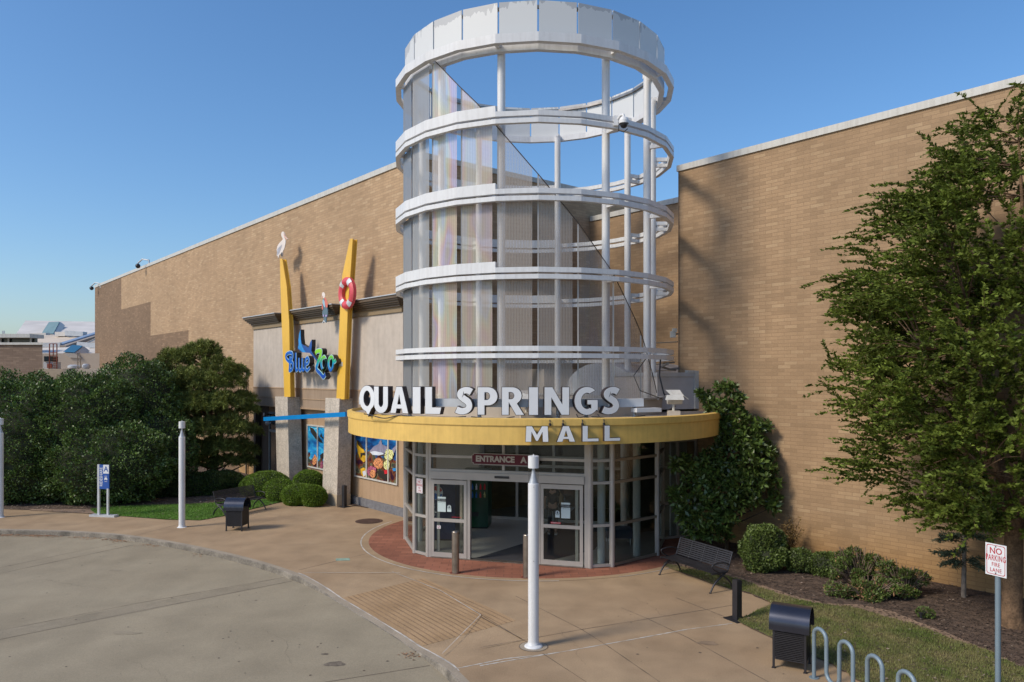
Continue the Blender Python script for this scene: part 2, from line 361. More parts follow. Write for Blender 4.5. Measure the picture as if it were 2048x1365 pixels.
def text_on(mb, txt, o, ex, ey, ez, size, depth=.004, off=0, align='CENTER', spacing=1.0, sx=1, sy=1):
    vs, fs = place(curve_mesh(None, depth, off, txt, size, align, spacing), o, ex, ey, ez, sx, sy); mb.add(vs, fs); return mb
def catmull(pts, n=8, closed=False):
    P = [np.array(p, float) for p in pts]; out = []; N = len(P)
    rngi = range(N) if closed else range(N-1)
    for i in rngi:
        p0 = P[(i-1) % N] if closed or i > 0 else P[0]; p1 = P[i]; p2 = P[(i+1) % N]; p3 = P[(i+2) % N] if closed or i < N-2 else P[-1]
        for k in range(n):
            t = k/n; out.append(.5*((2*p1)+(-p0+p2)*t+(2*p0-5*p1+4*p2-p3)*t*t+(-p0+3*p1-3*p2+p3)*t**3))
    if not closed: out.append(P[-1])
    return out
def stroke(pts, w, n=7):
    """outline of a stroke: pts centreline, w width(s)."""
    C_ = catmull(pts, n); m = len(C_); ws = [w]*m if isinstance(w, (int, float)) else [interp(i/(m-1)*(len(w)-1), range(len(w)), w) for i in range(m)]
    Lf, Rt = [], []
    for i in range(m):
        t = C_[min(m-1, i+1)]-C_[max(0, i-1)]; t = t/np.linalg.norm(t); nrm = np.array([-t[1], t[0]])
        Lf.append(tuple(C_[i]+nrm*ws[i]/2)); Rt.append(tuple(C_[i]-nrm*ws[i]/2))
    return Lf+Rt[::-1]
def arc(cx, cy, rx, ry, a0, a1, n=14):
    return [(cx+rx*math.cos(math.radians(a0+(a1-a0)*i/n)), cy+ry*math.sin(math.radians(a0+(a1-a0)*i/n))) for i in range(n+1)]
GL = {
 'I': (.27, [[(0, 0), (.27, 0), (.27, 1), (0, 1)]]),
 'L': (.60, [[(0, 0), (.54, 0), (.60, .27), (.27, .27), (.27, 1), (0, 1)]]),
 'U': (.74, [[(0, 1), (0, .36)]+arc(.37, .36, .37, .38, 180, 360)+[(.74, 1), (.47, 1), (.47, .40)]+arc(.37, .38, .10, .14, 0, -180)+[(.27, 1)]]),
 'A': (.88, [[(0, 0), (.29, 1), (.58, 1), (.88, 0), (.59, 0), (.545, .17), (.325, .17), (.28, 0)], [(.37, .35), (.50, .35), (.437, .64)]]),
 'Q': (.92, [arc(.46, .53, .46, .50, -38, 262, 30)+[(.52, -.16), (.70, .12)], arc(.46, .53, .19, .28, 0, 345, 20)]),
 'S': (.66, [stroke([(.60, .80), (.48, .865), (.34, .87), (.20, .80), (.18, .68), (.30, .575), (.45, .47), (.51, .32), (.44, .19), (.29, .135), (.15, .145), (.02, .20)], [.27, .27, .26, .25, .25, .27, .27, .25, .25, .26, .27, .27])]),
 'P': (.72, [[(0, 0), (.27, 0), (.27, .33), (.38, .33)]+arc(.38, .665, .34, .335, -90, 90)+[(0, 1)], [(.27, .55)]+arc(.33, .67, .10, .12, -90, 90, 8)+[(.27, .79)]]),
 'R': (.82, [[(0, 0), (.27, 0), (.27, .40), (.50, 0), (.82, 0), (.56, .41)]+arc(.38, .69, .34, .31, -48, 90)+[(0, 1)], [(.27, .58)]+arc(.33, .69, .10, .11, -90, 90, 8)+[(.27, .80)]]),
 'N': (.86, [[(0, 0), (0, 1), (.29, 1), (.60, .44), (.60, 1), (.86, 1), (.86, 0), (.58, 0), (.26, .57), (.26, 0)]]),
 'G': (.88, [arc(.47, .5, .47, .51, 46, 318, 26)+[(.88, .12), (.88, .55), (.47, .55), (.47, .36), (.61, .36), (.61, .25)]+arc(.47, .5, .20, .27, 300, 62, 16)]),
 'M': (1.02, [[(0, 0), (.03, 1), (.30, 1), (.51, .50), (.72, 1), (.99, 1), (1.02, 0), (.75, 0), (.735, .55), (.56, .06), (.46, .06), (.285, .55), (.27, 0)]]),
}
# ================================================================ THE LARGE STRUCTURE
TC = Vector((.68, 23.8, 0))
def PA(a, r, z=0): a = math.radians(a); return Vector((TC.x+r*math.sin(a), TC.y-r*math.cos(a), z))
CB = 14.5; CR = 22.84; CRB = 19.67
sL = S(190, CB); sC = S(842, CB); sR = S(1357, CRB)
ZL = 12.55; ZM = 11.42; ZR = 11.52
# --- left block
lb = thing('department_store', 'long tan brick store left of the tower with dark brick steps at its far end', 'building', WP(sL, 0, CB))
MB().wbox(sL, sC, -.1, ZL, CB, 45).build('brick_wall', 'brick_l', lb)
MB().wbox(sL-.06, sC+.05, ZL, ZL+.20, CB-.05, CB+.4).wbox(sC-.35, sC+.055, ZL, ZL+.19, CB+.4, 45).wbox(sL, sC-.3, ZL-.01, ZL+.05, CB+.4, 45).build('coping', 'coping', lb)
for (p0, p1, yt) in ((190, 242.5, 560), (242.5, 301, 604), (301, 377, 661)):
    s0, s1 = S(p0, CB), S(p1, CB); zt = ZL if p0 == 190 else WQ(p1, yt, CB)[1]
    MB().wbox(s0, s1, 0, zt, CB-.006, CB+.02).build('dark_brick_panel', 'brick_dark', lb)
s0, s1 = S(436, CB), S(478, CB)
MB().wbox(s0, s1, 0, WQ(478, 735, CB)[1], CB-.006, CB+.02).build('dark_brick_panel', 'brick_dark', lb)
sp = S(496, CB); zp = WQ(496, 735, CB)[1]; pp = MB()
pp.tube([WP(S(432, CB), zp, CB-.09), WP(sp-.2, zp, CB-.09), WP(sp-.05, zp-.03, CB-.09), WP(sp, zp-.16, CB-.09), WP(sp, 0, CB-.09)], .055, 8)
for z in (1, 3, 5): pp.wbox(sp-.09, sp+.09, z, z+.06, CB-.15, CB)
pp.build('downpipe', 'bronze', lb)
# --- recessed middle block
mb_ = thing('recessed_store_block', 'lower tan brick block set back behind the right side of the entrance tower', 'building', WP(sC, 0, CR))
MB().wbox(sC-.4, sR+.6, -.1, ZM, CR, 45).build('brick_wall', 'brick', mb_)
MB().wbox(sC+.06, sR+.3, ZM, ZM+.2, CR-.05, CR+.45).wbox(sC+.06, sR+.3, ZM-.01, ZM+.06, CR+.45, 45).build('coping', 'coping', mb_)
# --- right block
rb = thing('brick_store_wing', 'tan brick store wing rising behind the tree on the right', 'building', WP(sR, 0, CRB))
MB().wbox(sR, sR+34, -.1, ZR, CRB, 46).build('brick_wall', 'brick', rb)
MB().wbox(sR-.04, sR+34, ZR, ZR+.19, CRB-.05, CRB+.4).wbox(sR-.04, sR+.36, ZR, ZR+.185, CRB+.4, 46).wbox(sR, sR+34, ZR-.01, ZR+.05, CRB+.4, 46).build('coping', 'coping', rb)
MB().wbox(sR+.0, sR+.03, 5.05, ZR, CRB-.012, CRB).build('expansion_joint', 'brick_dark', rb)

# --- aquarium shop facade
CS = 14.15; CW = 14.40
fa = thing('shop_facade', 'pale stucco shop front with brown cornice and mural windows on the brick wall', 'building', WP(S(650, CS), 0, CS))
sf0, sf1 = S(507, CS), S(806, CS)
zst = 7.32; zso = 3.62
MB().wbox(sf0, sf1, 4.42, zst, CS, CB+.01).build('stucco_wall', 'stucco', fa)
b = MB(); b.wbox(sf0, sf1, 4.02, 4.42, CS-.015, CB+.01); b.wbox(sf0, sf1, zso, 3.99, CS-.005, CB+.01); b.build('band', 'band', fa)
b = MB(); b.wbox(sf0-.01, sf1+.01, 4.42, 4.47, CS-.035, CS+.02); b.wbox(sf0-.01, sf1+.01, 3.985, 4.02, CS-.03, CS+.02); b.wbox(sf0-.01, sf1+.01, zso-.05, zso, CS-.03, CB+.01)
b.build('moulding', 'tan_paint', fa)
# cornice in three lengths between the fins
f1a, f1b = S(566, CS), S(588, CS); f2a, f2b = S(681, CS), S(702, CS)
for (a, bb) in ((sf0-.25, f1a+.1), (f1b-.12, f2a+.12), (f2b-.05, sf1+.3)):
    b = MB()
    lay = [(0, .10, .42, .42), (.10, .16, .36, .36), (.16, .23, .29, .29), (.23, .29, .22, .22), (.29, .37, .14, .14)]
    zt = 7.80
    for (d0, d1, pr, ps) in lay: b.wbox(a+(.42-ps), bb-(.42-ps), zt-d1, zt-d0+.001, CS-pr, CB+.01)
    # sloping cove
    z1, z0 = zt-.30, zt-.14
    b.build('cornice', 'cornice', fa)
    MB().wbox(a-.02, bb+.02, zt, zt+.035, CS-.46, CB+.01).build('cornice_cap', 'galv', fa)
MB().wbox(sf0-.01, sf1+.01, 7.24, 7.44, CS-.06, CS+.03).build('frieze', 'corn_lo', fa)
# recessed lower wall with openings done as proud pieces
MB().wbox(S(538, CW), sf1, 0, zso+.01, CW, CB+.012).build('lower_wall', 'tan_paint', fa)
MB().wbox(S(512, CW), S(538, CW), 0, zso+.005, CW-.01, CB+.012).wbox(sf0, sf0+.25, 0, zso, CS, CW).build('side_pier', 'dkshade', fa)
s0, s1 = S(697, CW), sf1+.4
MB().wbox(s0, s1, 0, .30, CW-.09, CW+.02).build('plinth', 'slate', fa)
# door
s0, s1 = S(540, CW), S(556, CW)
d = MB().wbox(s0, s0+.09, .02, 3.3, CW-.07, CW+.01).wbox(s1, s1+.09, .02, 3.3, CW-.07, CW+.01).wbox(s0, s1, 3.2, 3.3, CW-.068, CW+.01).wbox(s0, s1, 2.35, 2.47, CW-.068, CW+.01).wbox(s0, s1, .02, .2, CW-.068, CW+.01).build('door', 'bluegrey', fa)
MB().wbox(s0+.09, s1, .2, 2.35, CW-.03, CW-.02).wbox(s0+.09, s1, 2.47, 3.2, CW-.03, CW-.02).build('pane', 'farglass', d)
MB().wbox(s1-.15, s1-.11, .9, 1.3, CW-.12, CW-.08).build('handle', 'steel', d)
# murals in the windows
def mural_mat(name, coral_h, seed, deep):
    m = bpy.data.materials.new(name); m.use_nodes = True; t = m.node_tree; b = t.nodes['Principled BSDF']; L = t.links.new
    b.inputs['Roughness'].default_value = .35
    uv = t.nodes.new('ShaderNodeUVMap'); uv.uv_map = 'UVMap'; sx = t.nodes.new('ShaderNodeSeparateXYZ'); L(uv.outputs[0], sx.inputs[0])
    mp = t.nodes.new('ShaderNodeMapping'); mp.inputs['Location'].default_value = (seed, seed, 0); mp.inputs['Scale'].default_value = (1.2, 3.2, 1); L(uv.outputs[0], mp.inputs[0])
    n = t.nodes.new('ShaderNodeTexNoise'); n.inputs['Scale'].default_value = 1.3; n.inputs['Detail'].default_value = 3; n.inputs['Distortion'].default_value = 1.0; L(mp.outputs[0], n.inputs[0])
    cr = t.nodes.new('ShaderNodeValToRGB'); e = cr.color_ramp.elements
    if deep: cols = [(.30, (.004, .022, .09)), (.46, (.004, .06, .22)), (.60, (.01, .16, .42)), (.74, (.06, .30, .55))]
    else: cols = [(.28, (.01, .08, .30)), (.44, (.01, .22, .55)), (.60, (.04, .42, .68)), (.74, (.45, .68, .74))]
    e[0].position = cols[0][0]; e[0].color = (*cols[0][1], 1); e[1].position = cols[3][0]; e[1].color = (*cols[3][1], 1)
    for p, c in cols[1:3]: x = e.new(p); x.color = (*c, 1)
    L(n.outputs[0], cr.inputs[0])
    vo = t.nodes.new('ShaderNodeTexVoronoi'); vo.inputs['Scale'].default_value = 13; L(uv.outputs[0], vo.inputs[0])
    wn = t.nodes.new('ShaderNodeTexNoise'); wn.inputs['Scale'].default_value = 2.6; wn.inputs['Detail'].default_value = 1; L(uv.outputs[0], wn.inputs[0])
    c2 = t.nodes.new('ShaderNodeValToRGB'); c2.color_ramp.interpolation = 'CONSTANT'; ee = c2.color_ramp.elements
    ee[0].color = (.12, .025, .10, 1); ee[1].position = .40; ee[1].color = (.55, .13, .06, 1)
    for p, c in ((.46, (.70, .30, .10)), (.51, (.30, .03, .07)), (.55, (.62, .55, .28)), (.62, (.16, .22, .16)), (.7, (.55, .12, .22))): x = ee.new(p); x.color = (*c, 1)
    L(wn.outputs[0], c2.inputs[0])
    r = t.nodes.new('ShaderNodeMapRange'); r.inputs[1].default_value = 0; r.inputs[2].default_value = .055; r.inputs[3].default_value = 1.9; r.inputs[4].default_value = .25; L(vo.outputs['Distance'], r.inputs[0])
    hs = t.nodes.new('ShaderNodeHueSaturation'); hs.inputs['Saturation'].default_value = 1.0; L(c2.outputs[0], hs.inputs['Color']); L(r.outputs[0], hs.inputs['Value'])
    n5 = t.nodes.new('ShaderNodeTexNoise'); n5.inputs['Scale'].default_value = 2.2; n5.inputs['Detail'].default_value = 4; L(uv.outputs[0], n5.inputs[0])
    ma = t.nodes.new('ShaderNodeMath'); ma.operation = 'MULTIPLY_ADD'; L(n5.outputs[0], ma.inputs[0]); ma.inputs[1].default_value = 1.5; ma.inputs[2].default_value = coral_h-.75
    lt = t.nodes.new('ShaderNodeMath'); lt.operation = 'LESS_THAN'; L(sx.outputs[1], lt.inputs[0]); L(ma.outputs[0], lt.inputs[1])
    mx = t.nodes.new('ShaderNodeMix'); mx.data_type = 'RGBA'; L(lt.outputs[0], mx.inputs[0]); L(cr.outputs[0], mx.inputs[6]); L(hs.outputs[0], mx.inputs[7])
    L(mx.outputs[2], b.inputs['Base Color']); return m
mm1 = mural_mat('reef_mural', 2.05, 3.1, True); mm2 = mural_mat('sea_mural', 1.45, 9.4, False)
M['fy'] = mat('fish_yellow', (.62, .36, .02), .4, var=.3, scale=3); M['fd'] = mat('fish_dark', (.03, .025, .02), .4); M['fg'] = mat('fish_grey', (.23, .22, .30), .4, var=.3, scale=4)
M['fl'] = mat('fish_pale', (.62, .66, .72), .4, var=.1); M['fr'] = mat('fish_red', (.62, .02, .03), .4); M['fb'] = mat('fish_blue', (.02, .25, .60), .4); M['fo'] = mat('coral_lime', (.62, .64, .25), .5, var=.75, scale=22, detail=1); M['fc'] = mat('coral_orange', (.60, .22, .09), .5, var=.85, scale=22, detail=1); M['fp'] = mat('coral_plum', (.32, .08, .14), .5, var=.9, scale=22, detail=1)
def window(px0, px1, z0, z1, mulls, mm, prints):
    s0, s1 = S(px0, CW), S(px1, CW); w = MB(); fw = .055; cf = CW-.07
    w.wbox(s0, s0+fw, z0, z1, cf, CW).wbox(s1-fw, s1, z0, z1, cf, CW).wbox(s0+fw, s1-fw, z0, z0+fw, cf, CW).wbox(s0+fw, s1-fw, z1-fw, z1, cf, CW)
    for q in mulls: sm = S(q, CW); w.wbox(sm-.035, sm+.035, z0+fw, z1-fw, cf, CW)
    fr = w.build('window', 'coping', fa)
    pn = MB().wbox(s0+fw, s1-fw, z0+fw, z1-fw, CW-.03, CW-.01).build('mural', mm, fr)
    for i, (m_, pts) in enumerate(prints):
        c = CW-.033-.003*(i+1); q = MB()
        P = [WQ(x, y, c) for x, y in pts]
        P = [(min(max(s, s0+fw), s1-fw), min(max(z, z0+fw), z1-fw)) for s, z in P]
        q.prism([WP(s, z, c) for s, z in P], NN*(-.002)); q.build('print', m_, fr)
def z6(x, y): return (600+x/9.75, 840+y/9.75)
def zz(*pts): return [z6(x, y) for x, y in pts]
def blob(x, y, rx, ry, n=18, j=.12, sd=0):
    rr = random.Random(sd); return [z6(x+rx*math.cos(a)*(1+rr.uniform(-j, j)), y+ry*math.sin(a)*(1+rr.uniform(-j, j))) for a in [2*math.pi*k/n for k in range(n)]]
yt2 = WQ(711, 848, CW)[1]
window(711, 797, WQ(711, 953, CW)[1], 3.30, (735.5, 779), mm1, [
    ('fy', zz((1105, 390), (1180, 470), (1250, 600), (1285, 720), (1285, 800), (1240, 830), (1175, 760), (1130, 640), (1105, 520))),
    ('fd', zz((1110, 395), (1185, 455), (1250, 580), (1200, 560), (1130, 480))), ('fd', zz((1180, 650), (1260, 640), (1275, 700), (1220, 690), (1180, 760))),
    ('fy', zz((1180, 960), (1240, 930), (1290, 960), (1290, 1100), (1230, 1110), (1190, 1050))), ('fl', zz((1220, 1010), (1270, 990), (1290, 1060), (1240, 1110))),
    ('fg', zz((1355, 610), (1440, 520), (1530, 475), (1560, 400), (1590, 400), (1600, 480), (1700, 520), (1740, 600), (1640, 660), (1540, 680), (1420, 660))),
    ('fl', zz((1360, 630), (1450, 610), (1600, 640), (1640, 670), (1540, 695), (1420, 685))),
    ('fg', zz((1790, 580), (1870, 500), (1885, 560), (1820, 680))),
    ('fc', blob(1530, 850, 95, 110, sd=1)), ('fo', blob(1735, 680, 85, 115, sd=2)), ('fo', blob(1690, 880, 60, 95, sd=3)), ('fp', blob(1400, 1010, 90, 110, sd=4)), ('fc', blob(1420, 1050, 60, 80, sd=14)),
    ('fd', zz((1490, 1010), (1560, 980), (1640, 1010), (1700, 1080), (1680, 1180), (1560, 1130))), ('fr', zz((1640, 985), (1700, 975), (1705, 1050), (1650, 1060))), ('fb', zz((1800, 950), (1890, 945), (1890, 1005), (1820, 1000)))])
window(616.5, 662, WQ(617, 934, CW)[1], WQ(617, 849, CW)[1], (637.5,), mm2, [
    ('fd', zz((190, 140), (260, 170), (340, 290), (420, 400), (450, 460), (390, 440), (300, 370), (210, 240))), ('fd', zz((385, 320), (415, 260), (430, 320), (455, 340), (455, 380))),
    ('fb', zz((190, 470), (240, 560), (310, 600), (260, 640), (190, 580))),
    ('fc', zz((235, 870), (250, 760), (285, 670), (335, 740), (320, 830), (290, 880))), ('fp', zz((400, 830), (440, 800), (445, 940), (395, 935))), ('fd', zz((390, 690), (450, 640), (450, 750), (400, 745)))])

# --- stone pillars (leaning, tapered)
def hexq(mb, b4, t4): return mb.hexa([b4[0], b4[1], b4[2], b4[3], t4[0], t4[1], t4[2], t4[3]])
def pillar(label, pxl, pxc, tl, tc, c0, depth, zt, rise):
    c = c0; s0, s1 = S(pxl, c), S(pxc, c); zz_ = 0
    t0, t1 = S(tl, c), S(tc, c)
    base = WP((s0+s1)/2, 0, c+depth/2)
    t = thing('stone_pillar', label, 'pillar', base, group='stone pillars of the shop front')
    zb = .42; f = zb/zt; q0, q1 = lerp(s0, t0, f), lerp(s1, t1, f)
    body = MB(); hexq(body, [WP(q0, zb, c), WP(q1, zb, c), WP(q1, zb, c+depth), WP(q0, zb, c+depth)], [WP(t0, zt, c), WP(t1, zt, c), WP(t1, zt, c+depth), WP(t0, zt, c+depth)])
    body.build('shaft', 'stone', t)
    p = MB(); hexq(p, [WP(s0-.01, -.02, c-.015), WP(s1+.015, -.02, c-.015), WP(s1+.015, -.02, c+depth+.01), WP(s0-.01, -.02, c+depth+.01)], [WP(q0-.01, zb, c-.015), WP(q1+.015, zb, c-.015), WP(q1+.015, zb, c+depth+.01), WP(q0-.01, zb, c+depth+.01)])
    p.build('base', 'plinth', t); return t
PC = 13.58
pillar('rough stone pillar farther from the tower, leaning left behind round shrubs', 554.5, 579, 550, 575, PC, .60, 4.08, 0)
pillar('rough stone pillar nearest the tower, wider at its foot, beside the mural window', 644, 673.5, 651, 679, PC, .56, 4.13, 0)
# --- yellow fins
CF = 13.63
def fin(label, left, right, dep):
    """left/right: (px,py) of the front face's edges, bottom to top"""
    P0 = [WQ(x, y, CF) for x, y in left]; P1 = [WQ(x, y, CF) for x, y in right]
    b = WP((P0[0][0]+P1[0][0])/2, 0, CF); t = thing('sign_fin', label, 'fin', b+UP*P0[0][1], group='yellow fins above the stone pillars')
    poly = [WP(s, z, CF) for s, z in P0]+[WP(s, z, CF) for s, z in P1[::-1]]
    MB().prism(poly, NN*.035).build('front_plate', 'yellow', t)
    cs = [( s*1, z) for s, z in P0+P1[::-1]]; mid = lambda p: p
    n = len(P0); inn = [WP(s+.07, z-(.03 if i == n-1 else 0), CF+.035) for i, (s, z) in enumerate(P0)]+[WP(s-.06, z-(.03 if i == n-1 else 0), CF+.035) for i, (s, z) in enumerate(P1)][::-1]
    MB().prism(inn, NN*(dep-.07)).build('core', 'yellow', t)
    bk = [WP(s, z-(.02 if i == n-1 else 0), CF+dep-.035) for i, (s, z) in enumerate(P0)]+[WP(s, z-(.02 if i == n-1 else 0), CF+dep-.035) for i, (s, z) in enumerate(P1)][::-1]
    MB().prism(bk, NN*.035).build('back_plate', 'yellow', t); return t
def z4(x, y): return (480+x/3.411, 440+y/3.411)
fin('yellow fin with the pelican cut-out on its tip', [z4(302, 1208), z4(285, 730), z4(276, 450), z4(272, 265)], [z4(344, 1208), z4(335, 700), z4(318, 455), z4(288, 265)], .20)
fin('tall yellow fin carrying the red life ring', [z4(657, 1225), z4(683, 600), z4(697, 380), z4(750, 130)], [z4(712, 1225), z4(735, 600), z4(752, 380), z4(769, 128)], .20)
# --- tower
tw = thing('entrance_tower', 'round white open frame tower with wire mesh panels above the mall entrance', 'tower', TC)
COLS = [-15, -45, -75, -105, -150, 165, 120, 90, 60, 30]
def ringbox(mb, r0, r1, z0, z1, a0=-180, a1=180, step=15):
    n = round((a1-a0)/step)
    for i in range(n):
        a = a0+i*step; b_ = a+step
        mb.hexa([PA(a, r1, z0), PA(b_, r1, z0), PA(b_, r0, z0), PA(a, r0, z0), PA(a, r1, z1), PA(b_, r1, z1), PA(b_, r0, z1), PA(a, r0, z1)])
    return mb
RO = 4.30
ringz = [(11.83, 11.70, 11.64, 11.52), (9.83, 9.70, 9.64, 9.52), (7.80, 7.67, 7.62, 7.50), (5.77, 5.64, 5.58, 5.46)]
for i, (a, b_, c, d) in enumerate(ringz):
    ringbox(MB(), RO-.13, RO, b_, a, -15, 165).build('ring_beam', 'white', tw) if i < 3 else ringbox(MB(), RO-.13, RO, b_, a).build('ring_beam', 'white', tw)
    if i < 3:
        ringbox(MB(), RO-.13, RO, b_, a+.15, -195, -15).build('ring_band', 'white', tw)
    ringbox(MB(), RO-.13, RO, d, c).build('ring_beam', 'white', tw)
    for ca in COLS: MB().bar(PA(ca, 3.72, (a+b_)/2), PA(ca, RO-.12, (a+b_)/2), .10, .11).bar(PA(ca, 3.72, (c+d)/2), PA(ca, RO-.12, (c+d)/2), .10, .10).bar(PA(ca, 3.84, (a+d)/2), PA(ca, 3.90, (a+d)/2), .06, a-d-.1).build('bracket', 'white', tw)
ringbox(MB(), RO-.06, RO, 13.60, 13.84).build('ring_band', 'white', tw)
ringbox(MB(), RO-.16, RO-.06, 13.60, 13.66).build('ring_beam', 'white', tw)
ringbox(MB(), 3.86, 4.02, 13.50, 13.70).build('ring_beam', 'white', tw)
for ca in COLS: MB().bar(PA(ca, 3.6, 13.645), PA(ca, RO-.1, 13.645), .10, .12).build('bracket', 'white', tw)
# crown panels with flaking paint along the top edge
m = bpy.data.materials.new('flaking_white'); m.use_nodes = True; t = m.node_tree; b = t.nodes['Principled BSDF']; L = t.links.new
b.inputs['Roughness'].default_value = .45
uv = t.nodes.new('ShaderNodeUVMap'); uv.uv_map = 'UVMap'; sx = t.nodes.new('ShaderNodeSeparateXYZ'); L(uv.outputs[0], sx.inputs[0])
mp = t.nodes.new('ShaderNodeMapping'); mp.inputs['Scale'].default_value = (1, .22, 1); L(uv.outputs[0], mp.inputs[0])
n = t.nodes.new('ShaderNodeTexNoise'); n.inputs['Scale'].default_value = 9; n.inputs['Detail'].default_value = 6; L(mp.outputs[0], n.inputs[0])
n2 = t.nodes.new('ShaderNodeTexNoise'); n2.inputs['Scale'].default_value = .75; L(uv.outputs[0], n2.inputs[0])
a1 = t.nodes.new('ShaderNodeMath'); a1.operation = 'MULTIPLY_ADD'; L(n.outputs[0], a1.inputs[0]); a1.inputs[1].default_value = .55; L(sx.outputs[1], a1.inputs[2])
a2 = t.nodes.new('ShaderNodeMath'); a2.operation = 'MULTIPLY_ADD'; L(n2.outputs[0], a2.inputs[0]); a2.inputs[1].default_value = 1.5; L(a1.outputs[0], a2.inputs[2])
gt = t.nodes.new('ShaderNodeMath'); gt.operation = 'GREATER_THAN'; L(a2.outputs[0], gt.inputs[0]); gt.inputs[1].default_value = 14.78+.27+.68
mx = t.nodes.new('ShaderNodeMix'); mx.data_type = 'RGBA'; L(gt.outputs[0], mx.inputs[0]); mx.inputs[6].default_value = (.62, .63, .62, 1); mx.inputs[7].default_value = (.44, .45, .455, 1)
L(mx.outputs[2], b.inputs['Base Color']); M['flake'] = m
for k in range(24):
    a = k*15; g = .35; b = MB(); b.hexa([PA(a+g, 4.02, 13.70), PA(a+15-g, 4.02, 13.70), PA(a+15-g, 3.98, 13.70), PA(a+g, 3.98, 13.70), PA(a+g, 4.02, 14.78), PA(a+15-g, 4.02, 14.78), PA(a+15-g, 3.98, 14.78), PA(a+g, 3.98, 14.78)])
    b.build('crown_panel', 'flake', tw)
ringbox(MB(), 3.90, 3.975, 14.60, 14.68).build('crown_rail', 'steel', tw)
for ca in COLS:
    c = MB(); c.tube([PA(ca, 3.72, 4.0), PA(ca, 3.72, 13.62)], .108, 18, caps=True)
    c.tube([PA(ca, 3.72, 4.42), PA(ca, 3.72, 4.5)], .125, 18); c.build('column', 'white', tw)
# perforated screens
def mesh_mat(name, tint, op, irid_tint=0):
    m = bpy.data.materials.new(name); m.use_nodes = True; t = m.node_tree; b = t.nodes['Principled BSDF']; L = t.links.new
    b.inputs['Base Color'].default_value = (*tint, 1); b.inputs['Roughness'].default_value = .4; b.inputs['Metallic'].default_value = .2
    uv = t.nodes.new('ShaderNodeUVMap'); uv.uv_map = 'UVMap'
    wv = t.nodes.new('ShaderNodeTexWave'); wv.wave_type = 'BANDS'; wv.bands_direction = 'X'; wv.inputs['Scale'].default_value = 4.2; L(uv.outputs[0], wv.inputs[0])
    wh = t.nodes.new('ShaderNodeTexWave'); wh.wave_type = 'BANDS'; wh.bands_direction = 'Y'; wh.inputs['Scale'].default_value = 9; L(uv.outputs[0], wh.inputs[0])
    ad = t.nodes.new('ShaderNodeMath'); ad.operation = 'MULTIPLY_ADD'; L(wv.outputs['Fac'], ad.inputs[0]); ad.inputs[1].default_value = .07; ad.inputs[2].default_value = op-.07
    ae = t.nodes.new('ShaderNodeMath'); ae.operation = 'MULTIPLY_ADD'; L(wh.outputs['Fac'], ae.inputs[0]); ae.inputs[1].default_value = .08; L(ad.outputs[0], ae.inputs[2])
    if irid_tint:  # view-dependent rainbow sheen painted in as fixed colour bands
        mp = t.nodes.new('ShaderNodeMapping'); mp.inputs['Scale'].default_value = (1.15, .28, 1); L(uv.outputs[0], mp.inputs[0])
        n = t.nodes.new('ShaderNodeTexNoise'); n.inputs['Scale'].default_value = 1.5; n.inputs['Detail'].default_value = 1; n.inputs['Distortion'].default_value = .6; L(mp.outputs[0], n.inputs[0])
        cr = t.nodes.new('ShaderNodeValToRGB'); e = cr.color_ramp.elements; e[0].position = .30; e[0].color = (*tint, 1); e[1].position = .72; e[1].color = (*tint, 1)
        k = irid_tint
        for p, c in ((.38, (.50, .60, .72)), (.44, (.62, .66, .46)), (.49, (.74, .60, .40)), (.54, (.72, .46, .42)), (.60, (.56, .46, .66))):
            x = e.new(p); x.color = (*[lerp(a_, c_, k) for a_, c_ in zip(tint, c)], 1)
        L(n.outputs[0], cr.inputs[0]); L(cr.outputs[0], b.inputs['Base Color'])
    tr = t.nodes.new('ShaderNodeBsdfTransparent'); ms = t.nodes.new('ShaderNodeMixShader'); L(ae.outputs[0], ms.inputs[0]); L(tr.outputs[0], ms.inputs[1]); L(b.outputs[0], ms.inputs[2])
    L(ms.outputs[0], t.nodes['Material Output'].inputs[0]); M[name] = m; return m
mesh_mat('mesh_plain', (.50, .43, .365), .46); mesh_mat('mesh_irid_tint', (.54, .49, .45), .54, .75); mesh_mat('mesh_dense', (.42, .41, .39), .62); mesh_mat('mesh_dark', (.24, .25, .26), .90)
mesh_mat('mesh_soft', (.52, .455, .395), .50, .35); mesh_mat('mesh_thin', (.43, .36, .30), .38, .15)
DA = [-60, -43, -23.5, -3, 11, 28, 41, 48, 55, 58.5]; DZ = [13.6, 13.6, 12.2, 10.47, 9.31, 7.86, 6.57, 5.76, 4.9, 4.35]
levels = [4.30, 5.50, 7.57, 9.59, 11.60, 13.60]
for a in range(-90, 60, 15):
    if a == -90 or a == -75: mm = 'mesh_dark'
    elif a == -60: mm = 'mesh_dense'
    elif a == -45: mm = 'mesh_irid_tint'
    elif a == -30: mm = 'mesh_soft'
    elif a < 15: mm = 'mesh_plain'
    else: mm = 'mesh_thin'
    r = 4.07; gapL, gapR = (.5, 1.6) if a < 15 else (.3, .5)
    aa = a+gapR*.0+.4; bb = a+15-(gapR+.6)*(1 if a < 15 else .5)
    for j in range(5):
        z0, z1 = levels[j]+.02, levels[j+1]-.02
        def top(x, f): # straight facet position between vertices
            return min(z1, interp(x, DA, DZ))
        n = 8; up = []; lo = []
        for i in range(n+1):
            x = lerp(aa, bb, i/n); f = (x-a)/15
            p = PA(a, r).lerp(PA(a+15, r), f); zt = top(x, f)
            if zt > z0+.05: lo.append(Vector((p.x, p.y, z0))); up.append(Vector((p.x, p.y, zt)))
        if len(lo) >= 2:
            mb = MB(); k = len(lo); mb.add(lo+up, [(i, i+1, k+i+1, k+i) for i in range(k-1)]); mb.build('mesh_panel', mm, tw)
b = MB()
